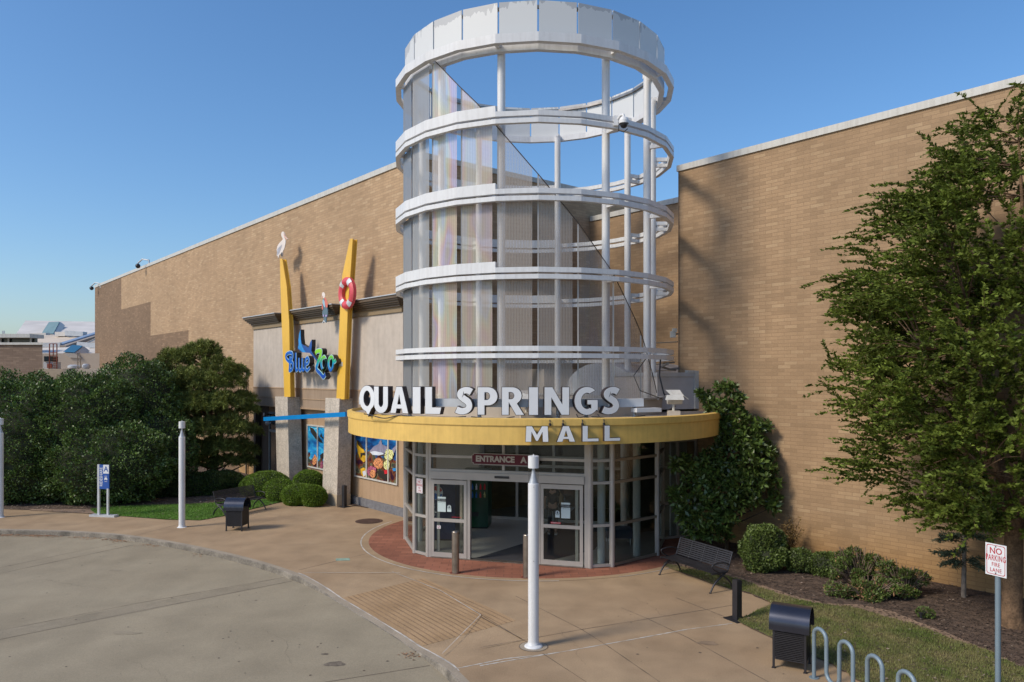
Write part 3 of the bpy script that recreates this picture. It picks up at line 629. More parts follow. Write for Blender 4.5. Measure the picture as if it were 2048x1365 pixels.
pts = [PA(x, 4.09/1.0*(math.cos(math.radians(7.5))/math.cos(math.radians((x % 15)-7.5))), interp(x, DA, DZ)+.01) for x in np.arange(-43, 58.6, 1.5)]
b.tube(pts, .013, 6)
b.build('edge_rail', 'dkshade', tw)
for a in range(-90, 61, 15):
    zt = min(13.55, interp(a, DA, DZ)); b = MB(); b.bar(PA(a, 4.05, 4.3), PA(a, 4.05, zt), .018, .04).build('mesh_post', 'alu', tw)

# --- canopy
cn = thing('entrance_canopy', 'round yellow canopy over the mall doors below the white tower', 'canopy', TC+UP*3.3)
def ringsm(mb, prof, seg=96): mb.lathe(TC, prof, seg); return mb
ringsm(MB(), [(5.60, 3.34), (5.68, 3.35), (5.68, 3.79)]).build('fascia', 'yellow2', cn)
ringsm(MB(), [(5.68, 3.79), (5.70, 3.795), (5.70, 3.805), (5.71, 3.81), (5.71, 3.965), (5.58, 3.985), (5.56, 3.90)]).build('fascia_trim', 'yellow2', cn)
g = MB(); g.lathe(TC, [(5.684, 3.345), (5.684, 3.385)], 96); g.build('drip_edge', 'yellow2', cn)
def annulus(r0, r1, z, n=72): q = MB(); q.add([PA(i*360/n, r, z) for i in range(n) for r in (r0, r1)], [(2*i, 2*i+1, (2*i+3) % (2*n), (2*i+2) % (2*n)) for i in range(n)]); return q
annulus(2.9, 5.575, 3.90).build('roof', 'roofmem', cn)
b = MB(); b.lathe(TC, [(2.9, 3.34), (2.9, 4.05)], 48); b.build('added_light_well', 'white', cn)  # invented roof opening, added so daylight reaches the vestibule
M['frost'] = mat('added_skylight_frost', (.75, .78, .80), .6, var=.02, trans=.75)
b = MB(); b.add([PA(i*10, 2.95, 4.05) for i in range(36)], [tuple(range(36))]); b.build('skylight', 'frost', cn)  # added translucent disc over the opening, brightens the interior below
annulus(2.9, 5.60, 3.34).build('soffit', 'beige', cn)
ringbox(MB(), 3.50, 3.95, 3.90, 4.32, step=7.5).build('roof_kerb', 'beige', cn)
ringbox(MB(), 3.46, 3.99, 4.32, 4.37, step=7.5).build('kerb_cap', 'coping', cn)
# plant and link roof behind the mesh
lk = thing('link_roof', 'low link building roof with a barrel vault seen through the tower mesh', 'building', TC+Vector((1, 2, 3.4)))
MB().wbox(sC+.02, sR-.02, 3.42, 3.88, 18.75, CR+.02).build('roof_slab', 'beige', lk)
b = MB(); n = 16; r = 1.75; cs = -18.2
prof = [(cs+r*math.cos(math.pi*k/n), 4.3+1.15*math.sin(math.pi*k/n)) for k in range(n+1)]
b.add([WP(s, z, c) for c in (19.2, CR) for s, z in prof], [(i, i+1, n+2+i, n+1+i) for i in range(n)], True)
b.add([WP(s, z, 19.2) for s, z in prof], [tuple(range(n+1))]); b.build('barrel_vault', 'galv', lk)
MB().wbox(cs-2.1, cs+2.1, 3.9, 4.32, 19.1, CR).build('vault_kerb', 'coping', lk)
MB().wbox(sC+.03, sC+1.5, 3.9, 5.25, 18.9, CR).build('stair_box', 'beige', lk)
# grey stucco return at right, above the wing glass
wg = thing('entrance_wing', 'grey stucco box and side glazing between the canopy and the right brick wall', 'building', (4.6, 23.1, 0))
w0 = Vector((4.50, 23.1, 0)); wd = Vector((1.30, .62, 0)); wl = wd.length; wd.normalize(); wn = Vector((-wd.y, wd.x, 0))
MB().fbox(w0, wd, wn, UP, -.1, wl, 0, 2.4, 3.97, 4.98).build('stucco_box', 'greybox', wg)
MB().fbox(w0, wd, wn, UP, -.13, wl-.12, -.03, 2.4, 4.98, 5.10).build('metal_cap', 'galv', wg)
MB().fbox(w0, wd, wn, UP, wl-.14, wl, -.05, .2, 3.97, 5.16).fbox(w0, wd, wn, UP, wl-.42, wl-.14, -.05, .1, 5.08, 5.17).build('corner_trim', 'coping', wg)

# --- glazed vestibule
M0 = Vector((-.14, 20.37, 0)); TT = Vector((.960, -.279, 0)); TN = Vector((.279, .960, 0))
def V_(x, y, z=0): p = M0+TT*x+TN*y; return Vector((p.x, p.y, z))
def tpx(px): r = R_(px); return (20.37*r+.14)/(.96+.279*r)
vs = thing('entrance_vestibule', 'glazed entrance vestibule with metal frames and open sliding doors under the yellow canopy', 'entrance', M0)
NODES = [(-3.79, 3.8), (-3.79, 1.9), (-2.785, .29), (-2.26, 0), (2.26, 0), (2.785, .29), (3.79, 1.9), (3.79, 3.8)]
HZ = [.06, 1.10, 2.21, 2.79, 3.30]
def glazed(x0, y0, x1, y1, zs, posts=(), fw=.06, fm='alu', gm='glass'):
    a = V_(x0, y0); b_ = V_(x1, y1); d = b_-a; L_ = d.length; d.normalize(); nn = Vector((-d.y, d.x, 0)); f = MB()
    f.fbox(a, d, nn, UP, 0, fw, -.05, .05, .012, 3.34).fbox(a, d, nn, UP, L_-fw, L_, -.05, .05, .012, 3.34)
    for z in zs: f.fbox(a, d, nn, UP, fw, L_-fw, -.045, .045, z-.035, z+.035)
    for p in posts: f.fbox(a, d, nn, UP, p-.03, p+.03, -.047, .047, .05, 3.34)
    fr = f.build('frame', fm, vs)
    MB().fbox(a, d, nn, UP, fw, L_-fw, -.004, .004, .06, 3.3).build('glass_pane', gm, fr)
for i in range(7):
    if i == 3: continue
    (x0, y0), (x1, y1) = NODES[i], NODES[i+1]
    glazed(x0, y0, x1, y1, HZ, fm='bronze' if i in (5, 6) else 'alu', gm='glass_tint' if i in (0, 1, 5, 6) else 'glass')
f = MB()
for x, y in NODES[1:-1]: q = V_(x, y); f.lathe((q.x, q.y, .01), [(.001, 0), (.075, 0), (.075, 3.33), (.001, 3.33)], 8)
f.build('corner_post', 'alu', vs)
# door bay
f = MB(); X = lambda x0, x1, z0, z1, y0=-.06, y1=.06: f.fbox(M0, TT, TN, UP, x0, x1, y0, y1, z0, z1)
X(-2.26, -2.16, .012, 3.34); X(2.12, 2.26, .012, 3.34); X(-2.16, 2.12, 3.26, 3.34); X(-2.16, 2.12, 2.76, 2.83, -.05, .05)
X(-.12, -.05, 2.46, 3.26, -.045, .045); X(-2.16, 2.12, 2.38, 2.45); X(-2.16, 2.12, 2.18, 2.38, -.12, .10)
tr = f.build('transom_frame', 'alu', vs)
f = MB(); X(-2.16, 2.12, 2.45, 3.26, -.004, .004); f.build('glass_pane', 'glass', tr)
f = MB(); X(-.30, .10, 2.26, 2.32, -.15, -.119); f.build('motion_sensor', 'black', vs)
f = MB(); X(-1.10, -1.02, .012, 2.18); X(.86, .93, .012, 2.18); f.build('jamb', 'alu', vs)
f = MB(); X(-2.16, 2.12, .012, .03, -.10, .10); f.build('threshold', 'steel', vs)
def leaf(x0, x1, side):
    f = MB(); X2 = lambda a, b_, c, d, y0=-.055, y1=-.015: f.fbox(M0, TT, TN, UP, a, b_, y0, y1, c, d)
    X2(x0, x0+.085, .035, 2.15); X2(x1-.085, x1, .035, 2.15); X2(x0+.085, x1-.085, 2.03, 2.15); X2(x0+.085, x1-.085, .035, .16); X2(x0+.085, x1-.085, 1.0, 1.09)
    d = f.build('sliding_door', 'alu', vs)
    f = MB(); X2(x0+.085, x1-.085, .16, 2.03, -.038, -.032); f.build('glass_pane', 'glass', d)
    f = MB(); X2(x0+.0, x1, .03, 2.15, .02, .05); return d
dl = leaf(-2.16, -1.12, 0); dr = leaf(.94, 2.08, 1)
for (x0, x1) in ((-2.02, -1.94), (1.86, 1.94)):
    f = MB(); f.fbox(M0, TT, TN, UP, x0, x1, .03, .06, .05, 2.14); f.build('door_stile', 'alu', vs)
# notices on the door glass (codes left out)
def sticker(d, x, z, w, h, m_, nm='notice', y=-.042): return MB().fbox(M0, TT, TN, UP, x, x+w, y-.003, y, z, z+h).build(nm, m_, d)
M['notice'] = mat('notice_paper', (.50, .60, .60), .6, var=.02)
for d, xx in ((dl, -1.97), (dr, 1.50)):
    sticker(d, xx, 1.27, .24, .28, 'notice'); sticker(d, xx, 1.63, .24, .05, 'notice'); sticker(d, xx, 1.565, .24, .055, 'black')
    b = MB(); text_on(b, 'MALL HOURS', V_(xx+.12, -.046, 1.592), TT, UP, -TN, .038, .001); b.build('notice_lettering', 'notice', d)
    b = MB(); text_on(b, 'SCAN FOR HOURS', V_(xx+.12, -.046, 1.52), TT, UP, -TN, .024, .001); b.build('notice_lettering', 'black', d)
    xo = xx+.28 if d is dl else xx-.16
    sticker(d, xo, 1.28, .12, .10, 'notice')
    b = MB(); q = V_(xo+.06, -.044, 1.41)
    b.prism([q+TT*(.06*math.cos(a))+UP*(.06*math.sin(a)) for a in np.linspace(0, 2*math.pi, 20)[:-1]], -TN*.001); b.build('notice', 'notice', d)
    b = MB(); q = V_(xo+.06, -.047, 1.41)
    ringp = [q+TT*(.055*math.cos(a))+UP*(.055*math.sin(a)) for a in np.linspace(0, 2*math.pi, 20)]; b.tube(ringp, .003, 4)
    b.prism([q+TT*x+UP*z for x, z in ((0, .045), (.016, .012), (.010, .012), (.03, -.018), (.006, -.018), (.006, -.03), (-.006, -.03), (-.006, -.018), (-.03, -.018), (-.010, .012), (-.016, .012))], -TN*.001); b.build('notice_emblem', 'black', d)
b = MB(); text_on(b, 'AUTOMATIC DOOR', V_(-1.42, -.044, 1.14), TT, UP, -TN, .030, .001, .001); b.build('door_lettering', 'red', dl)
sticker(dr, 1.22, 1.115, .27, .045, 'red')
b = MB(); text_on(b, 'AUTOMATIC DOOR', V_(1.355, -.047, 1.137), TT, UP, -TN, .027, .001, .0005); b.build('door_lettering', 'notice', dr)
sticker(dl, -1.99, .80, .11, .09, 'signwhite')
b = MB(); q = V_(-1.935, -.047, .845); b.tube([q+TT*(.034*math.cos(a))+UP*(.034*math.sin(a)) for a in np.linspace(0, 2*math.pi, 16)], .004, 4); b.bar(q+TT*.022+UP*.022, q-TT*.022-UP*.022, .004, .008); b.build('notice_emblem', 'red', dl)
# inside: floor, inner doors, back
fl = []
def pinch(x, y): return V_(x, y, .010)
b = MB(); b.add([pinch(x, y) for x, y in NODES]+[pinch(3.79, 9.0), pinch(-3.79, 9.0)], [tuple(range(10))]); b.build('floor', 'tile', vs)
f = MB()
for x in (-3.7, -2.6, -1.35, -.05, 1.25, 2.5, 3.7): f.fbox(M0, TT, TN, UP, x-.045, x+.045, 5.75, 5.85, .01, 3.34)
for z in (.06, 1.9, 2.2, 2.8): f.fbox(M0, TT, TN, UP, -3.7, 3.7, 5.76, 5.84, z-.045, z+.045)
inn = f.build('inner_frame', 'alu', vs)
f = MB(); f.fbox(M0, TT, TN, UP, -3.7, 3.7, 5.798, 5.802, .06, 3.3); f.build('glass_pane', 'glass', inn)
f = MB(); f.fbox(M0, TT, TN, UP, -4.2, -2.6, 5.4, 5.7, .01, 3.34); f.fbox(M0, TT, TN, UP, 2.55, 4.3, 5.45, 5.7, .01, 3.34); f.build('side_wall', 'int', vs)
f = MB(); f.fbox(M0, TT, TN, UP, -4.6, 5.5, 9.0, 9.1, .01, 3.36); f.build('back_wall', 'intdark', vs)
for (x, y) in ((2.45, .62), (3.25, 1.75), (-2.5, .65), (-3.3, 1.8), (2.6, 3.9)):
    q = V_(x, y, .01); MB().tube([q, q+UP*3.3], .105, 18).build('inner_column', 'white', vs)
# right wing glazing
b = MB(); ww = wl
for x in (0.0, .62, wl-.12): b.fbox(w0, wd, wn, UP, x, x+.07, -.04, .04, .012, 3.36)
for z in (.06, 1.10, 2.21, 3.0): b.fbox(w0, wd, wn, UP, .07, wl-.12, -.036, .036, z-.035, z+.035)
fr = b.build('wing_frame', 'alu', wg)
b = MB(); b.fbox(w0, wd, wn, UP, .07, wl-.12, -.003, .003, .06, 3.3); b.build('glass_pane', 'glass_tint', fr)
MB().fbox(w0, wd, wn, UP, .66, wl-.14, .35, .4, .012, 3.3).build('blind', 'letter', wg)
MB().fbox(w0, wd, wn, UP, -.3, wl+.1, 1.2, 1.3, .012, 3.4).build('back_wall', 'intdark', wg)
MB().fbox(w0, wd, wn, UP, -.1, wl, 0.0, 1.2, .006, .012).build('floor', 'tile', wg)

# --- far buildings at the left
def quadp(mb, pts, th=.1):
    P = [AT(*p) for p in pts]; n = (P[1]-P[0]).cross(P[2]-P[0]); n.normalize()
    if n.y > 0: n = -n
    mb.prism(P, -n*th); return mb
fb = thing('low_brick_building', 'low dark brick building behind the tall holly hedge at the far left', 'building', (-34, 46, 0))
a = AT(85, 690, 46)
FD = Vector((-.55, .83, 0)); MB().fbox((a.x, 46, 0), Vector((-1, .03, 0)), FD, UP, 0, 16, 0, 10, -.1, a.z).build('brick_wall', 'brick_far', fb)
MB().fbox((a.x+.1, 45.9, 0), Vector((-1, .03, 0)), FD, UP, 0, 16, 0, 10.2, a.z, a.z+.14).build('coping', 'coping', fb)
fm = thing('mall_roofs', 'white sloping mall roofs with skylights beyond the far left brick building', 'building', (-44, 70, 0))
a = AT(85, 707, 64); 
MB().fbox((AT(60, 707, 64).x, 64, 0), Vector((1, 0, 0)), Vector((0, 1, 0)), UP, 0, 22, 0, 1, -.1, a.z).build('tan_wall', 'fartan', fm)
a = AT(85, 739, 60)
MB().fbox((AT(50, 739, 60).x, 56, 0), Vector((1, 0, 0)), Vector((0, 1, 0)), UP, 0, 22, 0, 8, -.1, a.z).build('low_roof', 'beige', fm)
quadp(MB(), [(28, 674, 84), (51, 641.5, 96), (200, 644, 96), (200, 674, 84)]).build('roof', 'farwhite', fm)
quadp(MB(), [(40, 693, 72), (86, 671, 82), (178, 669, 82), (122, 692, 72)]).build('roof', 'farcream', fm)
quadp(MB(), [(160, 691, 71), (200, 672, 80), (205, 690, 80), (200, 700, 72)]).build('roof', 'farcream', fm)
quadp(MB(), [(84, 708, 65), (84, 695, 70), (200, 688, 72), (200, 708, 65)]).build('roof', 'farwhite', fm)
MB().bar(AT(118, 693, 70), AT(200, 667, 82), .5, .42).build('roof_gutter', 'farblue', fm)
MB().bar(AT(126, 697, 69.7), AT(203, 672, 81), .5, .5).build('roof_fascia', 'fartan', fm)
MB().bar(AT(73, 691, 70), AT(122, 690, 70), .4, .4).build('roof_gutter', 'galv', fm)
for pts, m_, base in (([(83, 669, 86), (98.5, 645, 92), (121, 644, 92), (107.5, 670, 86)], 'skylight', 1.0), ([(126, 706, 65), (146, 691, 67), (168, 693, 67), (150, 707.5, 65)], 'skyblue', .8)):
    P = [AT(x, y, Y-1.4)+UP*0 for x, y, Y in pts]; q = MB(); q.prism(P, Vector((.35, .3, -.4))); sk = q.build('skylight', 'farwhite', fm)
    q = MB(); cxx = sum(P, Vector((0, 0, 0)))/4; q.prism([p.lerp(cxx, .06)+Vector((0, -.1, .06)) for p in P], Vector((0, .05, 0))); q.build('pane', m_, sk)
MB().bar(AT(62, 672, 83), AT(96, 671, 83), .8, .5).bar(AT(114, 669, 80), AT(134, 669, 80), .8, .45).build('roof_box', 'farwhite', fm)
MB().bar(AT(134, 667, 79.5), AT(170, 669, 79.5), .8, .5).build('roof_box', 'galv', fm)
MB().bar(AT(157, 689, 70), AT(180, 691, 70), .6, .45).bar(AT(180, 691, 69), AT(200, 692, 69), .6, .45).build('roof_box', 'galv', fm)
MB().bar(AT(-60, 673, 66), AT(74, 673, 66), 2, .32).build('eave', 'coping', fm)
q = MB().bar(AT(-60, 681, 66.5), AT(73, 683, 66.5), .3, .8); q.build('window_band', 'farglass', fm)
q = MB(); [q.bar(AT(x, 676, 66.2), AT(x, 690, 66.2), .12, .12) for x in (1.5, 17.5, 62)]; q.build('window_mullion', 'galv', fm)
q = MB(); 
for x0, y0, y1 in ((99, 688, 738), (106.5, 688, 712), (113.8, 688, 738)): q.bar(AT(x0, y0, 55.5), AT(x0, y1, 55.5), .055, .055)
for y in (688, 705.5, 712): q.bar(AT(99, y, 55.5), AT(113.8, y, 55.5), .05, .05)
for y in range(716, 738, 4): q.bar(AT(106.5, y, 55.5), AT(113.8, y, 55.5), .04, .04)
tag(q.build('roof_ladder', 'rust'), 'rust red roof access ladder against the tan far wall', 'ladder')
ac = thing('rooftop_unit', 'small grey rooftop air unit with dark grille beside the rust red ladder', 'air unit', AT(96, 738, 57))
q0 = AT(87, 738, 57); q1 = AT(106, 713, 57)
MB().box(q0.x, 57, q0.z, q1.x, 58, q0.z+.55*(q1.z-q0.z)).build('housing', 'galv', ac); MB().box(q0.x+.1, 56.9, q0.z+.58*(q1.z-q0.z), q1.x-.1, 57.8, q1.z).build('fan_box', 'farglass', ac)
MB().box(lerp(q0.x, q1.x, .45), 56.9, q0.z+.05, q1.x-.05, 57, q0.z+.38).build('grille', 'rust', ac)
for px, w, h, lb_ in ((149, .48, .32, 'wide low round white vent on the far flat roof'), (172.5, .30, .38, 'smaller upright round white vent on the far flat roof')):
    q = AT(px, 739, 59.5); vt = MB().lathe(q, [(.0, h*1.15), (w*.6, h*1.1), (w, h*.8), (w, h*.35), (w*.7, h*.2), (w*.7, 0)], 18); tag(vt.build('roof_vent', 'galv'), lb_, 'vent')
q = MB().bar(AT(155, 706, 59), AT(156, 738, 59), .05, .05).bar(AT(159, 706, 59), AT(162, 736, 59), .05, .05); tag(q.build('roof_pipe', 'bronze'), 'pair of thin rusty pipes standing by the far roof vents', 'pipe')
q = MB().bar(AT(5.3, 662, 70), AT(5.3, 673, 70), .07, .07).bar(AT(8.3, 662, 70), AT(8.3, 673, 70), .07, .07).bar(AT(5.3, 664, 70), AT(8.3, 664, 70), .04, .04); tag(q.build('roof_mast', 'galv'), 'tiny twin post mast on the far left roof', 'mast')
# ================================================================ THE GROUND
def ground_mat(name, base, warm, blot, sc=.5, speck=.0, sp_col=(.08, .06, .05)):
    m = bpy.data.materials.new(name); m.use_nodes = True; t = m.node_tree; b = t.nodes['Principled BSDF']; L = t.links.new
    b.inputs['Roughness'].default_value = .9; b.inputs['Specular IOR Level'].default_value = .25
    tc = t.nodes.new('ShaderNodeTexCoord')
    def noise(s, d=5, dist=0, mapping=None):
        n = t.nodes.new('ShaderNodeTexNoise'); n.inputs['Scale'].default_value = s; n.inputs['Detail'].default_value = d; n.inputs['Distortion'].default_value = dist
        if mapping:
            mp = t.nodes.new('ShaderNodeMapping'); mp.inputs['Scale'].default_value = mapping; L(tc.outputs['Object'], mp.inputs[0]); L(mp.outputs[0], n.inputs[0])
        else: L(tc.outputs['Object'], n.inputs[0])
        return n
    def ramp(n, a, b_, c0, c1):
        r = t.nodes.new('ShaderNodeValToRGB'); e = r.color_ramp.elements; e[0].position = a; e[1].position = b_; e[0].color = (*c0, 1); e[1].color = (*c1, 1); L(n.outputs[0], r.inputs[0]); return r
    def mul(a, b_):
        x = t.nodes.new('ShaderNodeMix'); x.data_type = 'RGBA'; x.blend_type = 'MULTIPLY'; x.inputs[0].default_value = 1; L(a, x.inputs[6]); L(b_, x.inputs[7]); return x.outputs[2]
    c = ramp(noise(sc, 6, .6), .33, .67, base, warm).outputs[0]
    c = mul(c, ramp(noise(sc*3.1, 6, .3), .28, .62, (1-blot,)*3, (1.04,)*3).outputs[0])
    c = mul(c, ramp(noise(1.1, 4, .2, (1, .25, 1)), .3, .7, (.94,)*3, (1.05,)*3).outputs[0])
    c = mul(c, ramp(noise(45, 4), .3, .7, (.88,)*3, (1.1,)*3).outputs[0])
    c = mul(c, ramp(noise(130, 2), .3, .7, (.9,)*3, (1.08,)*3).outputs[0])
    if speck:
        vo = t.nodes.new('ShaderNodeTexVoronoi'); vo.inputs['Scale'].default_value = 1.5; L(tc.outputs['Object'], vo.inputs[0])
        lt = t.nodes.new('ShaderNodeMath'); lt.operation = 'LESS_THAN'; L(vo.outputs['Distance'], lt.inputs[0]); lt.inputs[1].default_value = speck
        x = t.nodes.new('ShaderNodeMix'); x.data_type = 'RGBA'; L(lt.outputs[0], x.inputs[0]); L(c, x.inputs[6]); x.inputs[7].default_value = (*sp_col, 1); c = x.outputs[2]
    L(c, b.inputs['Base Color'])
    n3 = noise(70, 4); bp = t.nodes.new('ShaderNodeBump'); bp.inputs['Strength'].default_value = .35; bp.inputs['Distance'].default_value = .01; L(n3.outputs[0], bp.inputs['Height']); L(bp.outputs[0], b.inputs['Normal'])
    M[name] = m; return m
ground_mat('road_concrete', (.290, .245, .170), (.330, .282, .198), .10, .35, .030)
ground_mat('walk_concrete', (.338, .236, .142), (.400, .288, .178), .16, .45, .022, (.13, .08, .05))
ground_mat('ramp_concrete', (.36, .235, .125), (.41, .275, .155), .12, .8)
ground_mat('far_ground', (.20, .17, .12), (.24, .20, .15), .1, .1)
ground_mat('joint_band', (.265, .225, .158), (.305, .26, .186), .1, 1)
RZ = -.145
b = MB(); b.add([(-400, -200, -.25), (400, -200, -.25), (400, 700, -.25), (-400, 700, -.25)], [(0, 1, 2, 3)]); tag(b.build('ground', 'far_ground'), kind='structure')
# kerb line (front top edge of the walk), from left to right
kp = [(-60, 25.6, 0), (-38, 25.6, 0), (-28, 25.55, 0), (-22, 25.2, 0)]
for px, py in ((0, 1060), (120, 1063), (230, 1070), (330, 1084), (430, 1104), (520, 1127), (590, 1151), (640, 1173), (700, 1207), (760, 1243), (800, 1268), (850, 1303), (900, 1346)):
    g = G(px, py, 0); kp.append((g.x, g.y, 0))
kp += [(-.35, 11.2, 0), (.35, 9.2, 0), (.8, 7.0, 0), (1.05, 4.5, 0), (1.15, 1, 0), (1.15, -12, 0)]
K = catmull([(p[0], p[1]) for p in kp], 10); K = [np.array(p) for p in K]
Nn = []
for i in range(len(K)):
    t = K[min(len(K)-1, i+1)]-K[max(0, i-1)]; t = t/np.linalg.norm(t); Nn.append(np.array([-t[1], t[0]]))   # to the inside (walk side, left of travel)
def near(px, py):
    g = G(px, py, 0); return min(range(len(K)), key=lambda i: np.linalg.norm(K[i]-np.array([g.x, g.y])))
arcL = [0]
for i in range(1, len(K)): arcL.append(arcL[-1]+np.linalg.norm(K[i]-K[i-1]))
la, lb2, lc, ld = arcL[near(596, 1153)], arcL[near(668, 1188)], arcL[near(826, 1286)], arcL[near(886, 1335)]
def rampf(i): return interp(arcL[i], [la, lb2, lc, ld], [0, 1, 1, 0])
RD = 2.35
def hz(i, d): return (RZ+.012)*rampf(i)*max(0, 1-d/RD)
# road
b = MB(); k = len(K); far = [K[i]-Nn[i]*.0 for i in range(k)]
pts = [(p[0], p[1], RZ) for p in K]+[(1.15, -40, RZ), (-90, -40, RZ), (-90, 25.6, RZ)]
b.add(pts, [tuple(range(len(pts)))]); tag(b.build('road', 'road_concrete'), kind='structure')
# kerb: narrow band then the walk strip
def strip(ds, name, m, rows=None, zoff=0, rng_=None):
    b = MB(); idx = list(range(len(K))) if rng_ is None else rng_
    vsx = []
    for i in idx:
        for d in ds: q = K[i]+Nn[i]*d; vsx.append((q[0], q[1], hz(i, d)+zoff))
    n = len(ds); b.add(vsx, [(a*n+j, (a+1)*n+j, (a+1)*n+j+1, a*n+j+1) for a in range(len(idx)-1) for j in range(n-1)]); return b
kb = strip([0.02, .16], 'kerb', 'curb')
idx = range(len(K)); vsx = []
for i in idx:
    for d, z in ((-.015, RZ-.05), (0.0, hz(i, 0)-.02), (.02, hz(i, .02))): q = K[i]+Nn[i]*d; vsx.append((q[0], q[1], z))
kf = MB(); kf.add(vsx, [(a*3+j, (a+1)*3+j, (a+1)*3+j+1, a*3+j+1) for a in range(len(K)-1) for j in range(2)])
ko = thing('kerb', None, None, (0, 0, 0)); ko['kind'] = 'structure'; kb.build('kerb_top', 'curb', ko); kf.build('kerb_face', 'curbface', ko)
# gutter pan in the road: pale band next to the kerb
gp = MB(); vsx = []
for i in idx:
    for d in (-.42, -.01): q = K[i]+Nn[i]*d; vsx.append((q[0], q[1], RZ+.004))
gp.add(vsx, [(a*2, (a+1)*2, (a+1)*2+1, a*2+1) for a in range(len(K)-1)])
# walk
ws = strip([.16, .6, 1.2, 1.8, RD, RD+.3], 'walk', 'walk_concrete')
inn_ = [K[i]+Nn[i]*(RD+.3) for i in range(len(K))]
# drop self-crossing inner points by keeping them far from all kerb points
pts = [(p[0], p[1], 0) for p in inn_]+[(40, -12, 0), (40, 60, 0), (-60, 60, 0)]
wk = thing('pavement', None, None, (0, 0, 0)); wk['kind'] = 'structure'
ws.build('kerbside_strip', 'walk_concrete', wk); b = MB(); b.add(pts, [tuple(range(len(pts)))]); b.build('slab', 'walk_concrete', wk)
# ground lines
def gline(pts, w, z=.004, wob=0.0):
    b = MB(); P = [Vector(p) for p in pts]; n = len(P); vv = []
    for i in range(n):
        t = P[min(n-1, i+1)]-P[max(0, i-1)]; t.z = 0; t.normalize(); s = Vector((-t.y, t.x, 0)); ww = w*(1+random.uniform(-wob, wob))
        vv += [P[i]+s*ww/2, P[i]-s*ww/2]
    vv = [(v.x, v.y, P[i//2].z+z) for i, v in enumerate(vv)]
    b.add(vv, [(2*i, 2*i+1, 2*i+3, 2*i+2) for i in range(n-1)]); return b
def gl_px(pts, w, z0=0.0, wob=.5, n=14, z=.004):
    Q = [G(x, y, z0) for x, y in pts]; out = []
    for i in range(len(Q)-1):
        for k_ in range(n): out.append(Q[i].lerp(Q[i+1], k_/n))
    out.append(Q[-1]); return gline(out, w, z, wob)
def merge(lst):
    m_ = MB()
    for q in lst: m_.add(q.v, q.f)
    return m_
def z8(x, y): return (x/1.862, 980+y/1.862)
def zc(x, y): return (960+x/3.012, 1050+y/3.012)
jl = [gl_px([zc(0, 538), zc(255, 692)], .014), gl_px([zc(0, 740), zc(620, 630), zc(1370, 510), zc(1530, 483)], .014), gl_px([zc(215, 430), zc(610, 630), zc(760, 725), zc(1050, 925), zc(1180, 1020)], .014),
      gl_px([zc(375, 775), zc(640, 948), zc(800, 1080)], .014), gl_px([zc(850, 500), zc(1000, 562), zc(1250, 680), zc(1450, 790), zc(1760, 960)], .014), gl_px([zc(1180, 440), zc(1360, 510), zc(1550, 585)], .014),
      gl_px([z8(1785, 470), z8(1950, 560), z8(1985, 580)], .014), gl_px([z8(1110, 300), z8(1400, 230)], .012), gl_px([z8(500, 172), z8(690, 122)], .012), gl_px([z8(0, 132), z8(300, 130)], .01)]
tag(merge(jl).build('pavement_joint', 'joint'), kind='structure')
cl = [gl_px([zc(0, 850), zc(200, 815), zc(530, 760), zc(900, 695), zc(1250, 630), zc(1520, 595)], .028, wob=.6), gl_px([z8(1690, 668), z8(1880, 630), z8(2040, 612)], .026, wob=.6)]
cl.append(gline([Vector((K[i][0]+Nn[i][0]*.17, K[i][1]+Nn[i][1]*.17, hz(i, .17))) for i in range(near(585, 1150), near(905, 1350))], .03, .004, .5))
cl.append(gl_px([z8(1130, 309), z8(1490, 309)], .016)); cl.append(gl_px([z8(1645, 612), z8(1790, 466)], .012))
cl.append(gl_px([z8(1460, 305), z8(1640, 375), z8(1790, 466)], .018))
tag(merge(cl).build('caulk_line', 'caulk'), kind='structure')
# grooved ramp panel
i0, i1 = near(668, 1188), near(826, 1286)
gr = strip([.22, .8, 1.4, 2.0, 2.32], 'r', 'r', zoff=.003, rng_=list(range(i0, i1+1))); tag(gr.build('ramp_panel', 'ramp_concrete'), kind='structure')
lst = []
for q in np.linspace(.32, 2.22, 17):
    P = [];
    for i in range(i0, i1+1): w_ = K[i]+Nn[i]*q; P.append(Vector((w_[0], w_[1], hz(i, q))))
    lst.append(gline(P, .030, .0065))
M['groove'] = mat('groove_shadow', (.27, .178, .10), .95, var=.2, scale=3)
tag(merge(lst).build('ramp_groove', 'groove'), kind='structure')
# road joints
rj = [gl_px([z8(-60, 536), z8(0, 525), z8(500, 425), z8(1085, 322)], .012, RZ), gl_px([z8(-60, 570), z8(0, 558), z8(500, 455), z8(1090, 340)], .014, RZ), gl_px([z8(1180, 722), z8(1600, 655)], .016, RZ), gl_px([z8(0, 312), z8(500, 205)], .014, RZ), gl_px([z8(0, 290), z8(500, 186)], .010, RZ)]
a0, a1, a2, a3 = G(*z8(-60, 536), RZ), G(*z8(1085, 322), RZ), G(*z8(1090, 340), RZ), G(*z8(-60, 570), RZ)
b = MB(); b.add([(p.x, p.y, RZ+.003) for p in (a3, a2, a1, a0)], [(0, 1, 2, 3)]); tag(b.build('road_joint_band', 'joint_band'), kind='structure')
tag(merge(rj).build('road_joint', 'joint'), kind='structure')
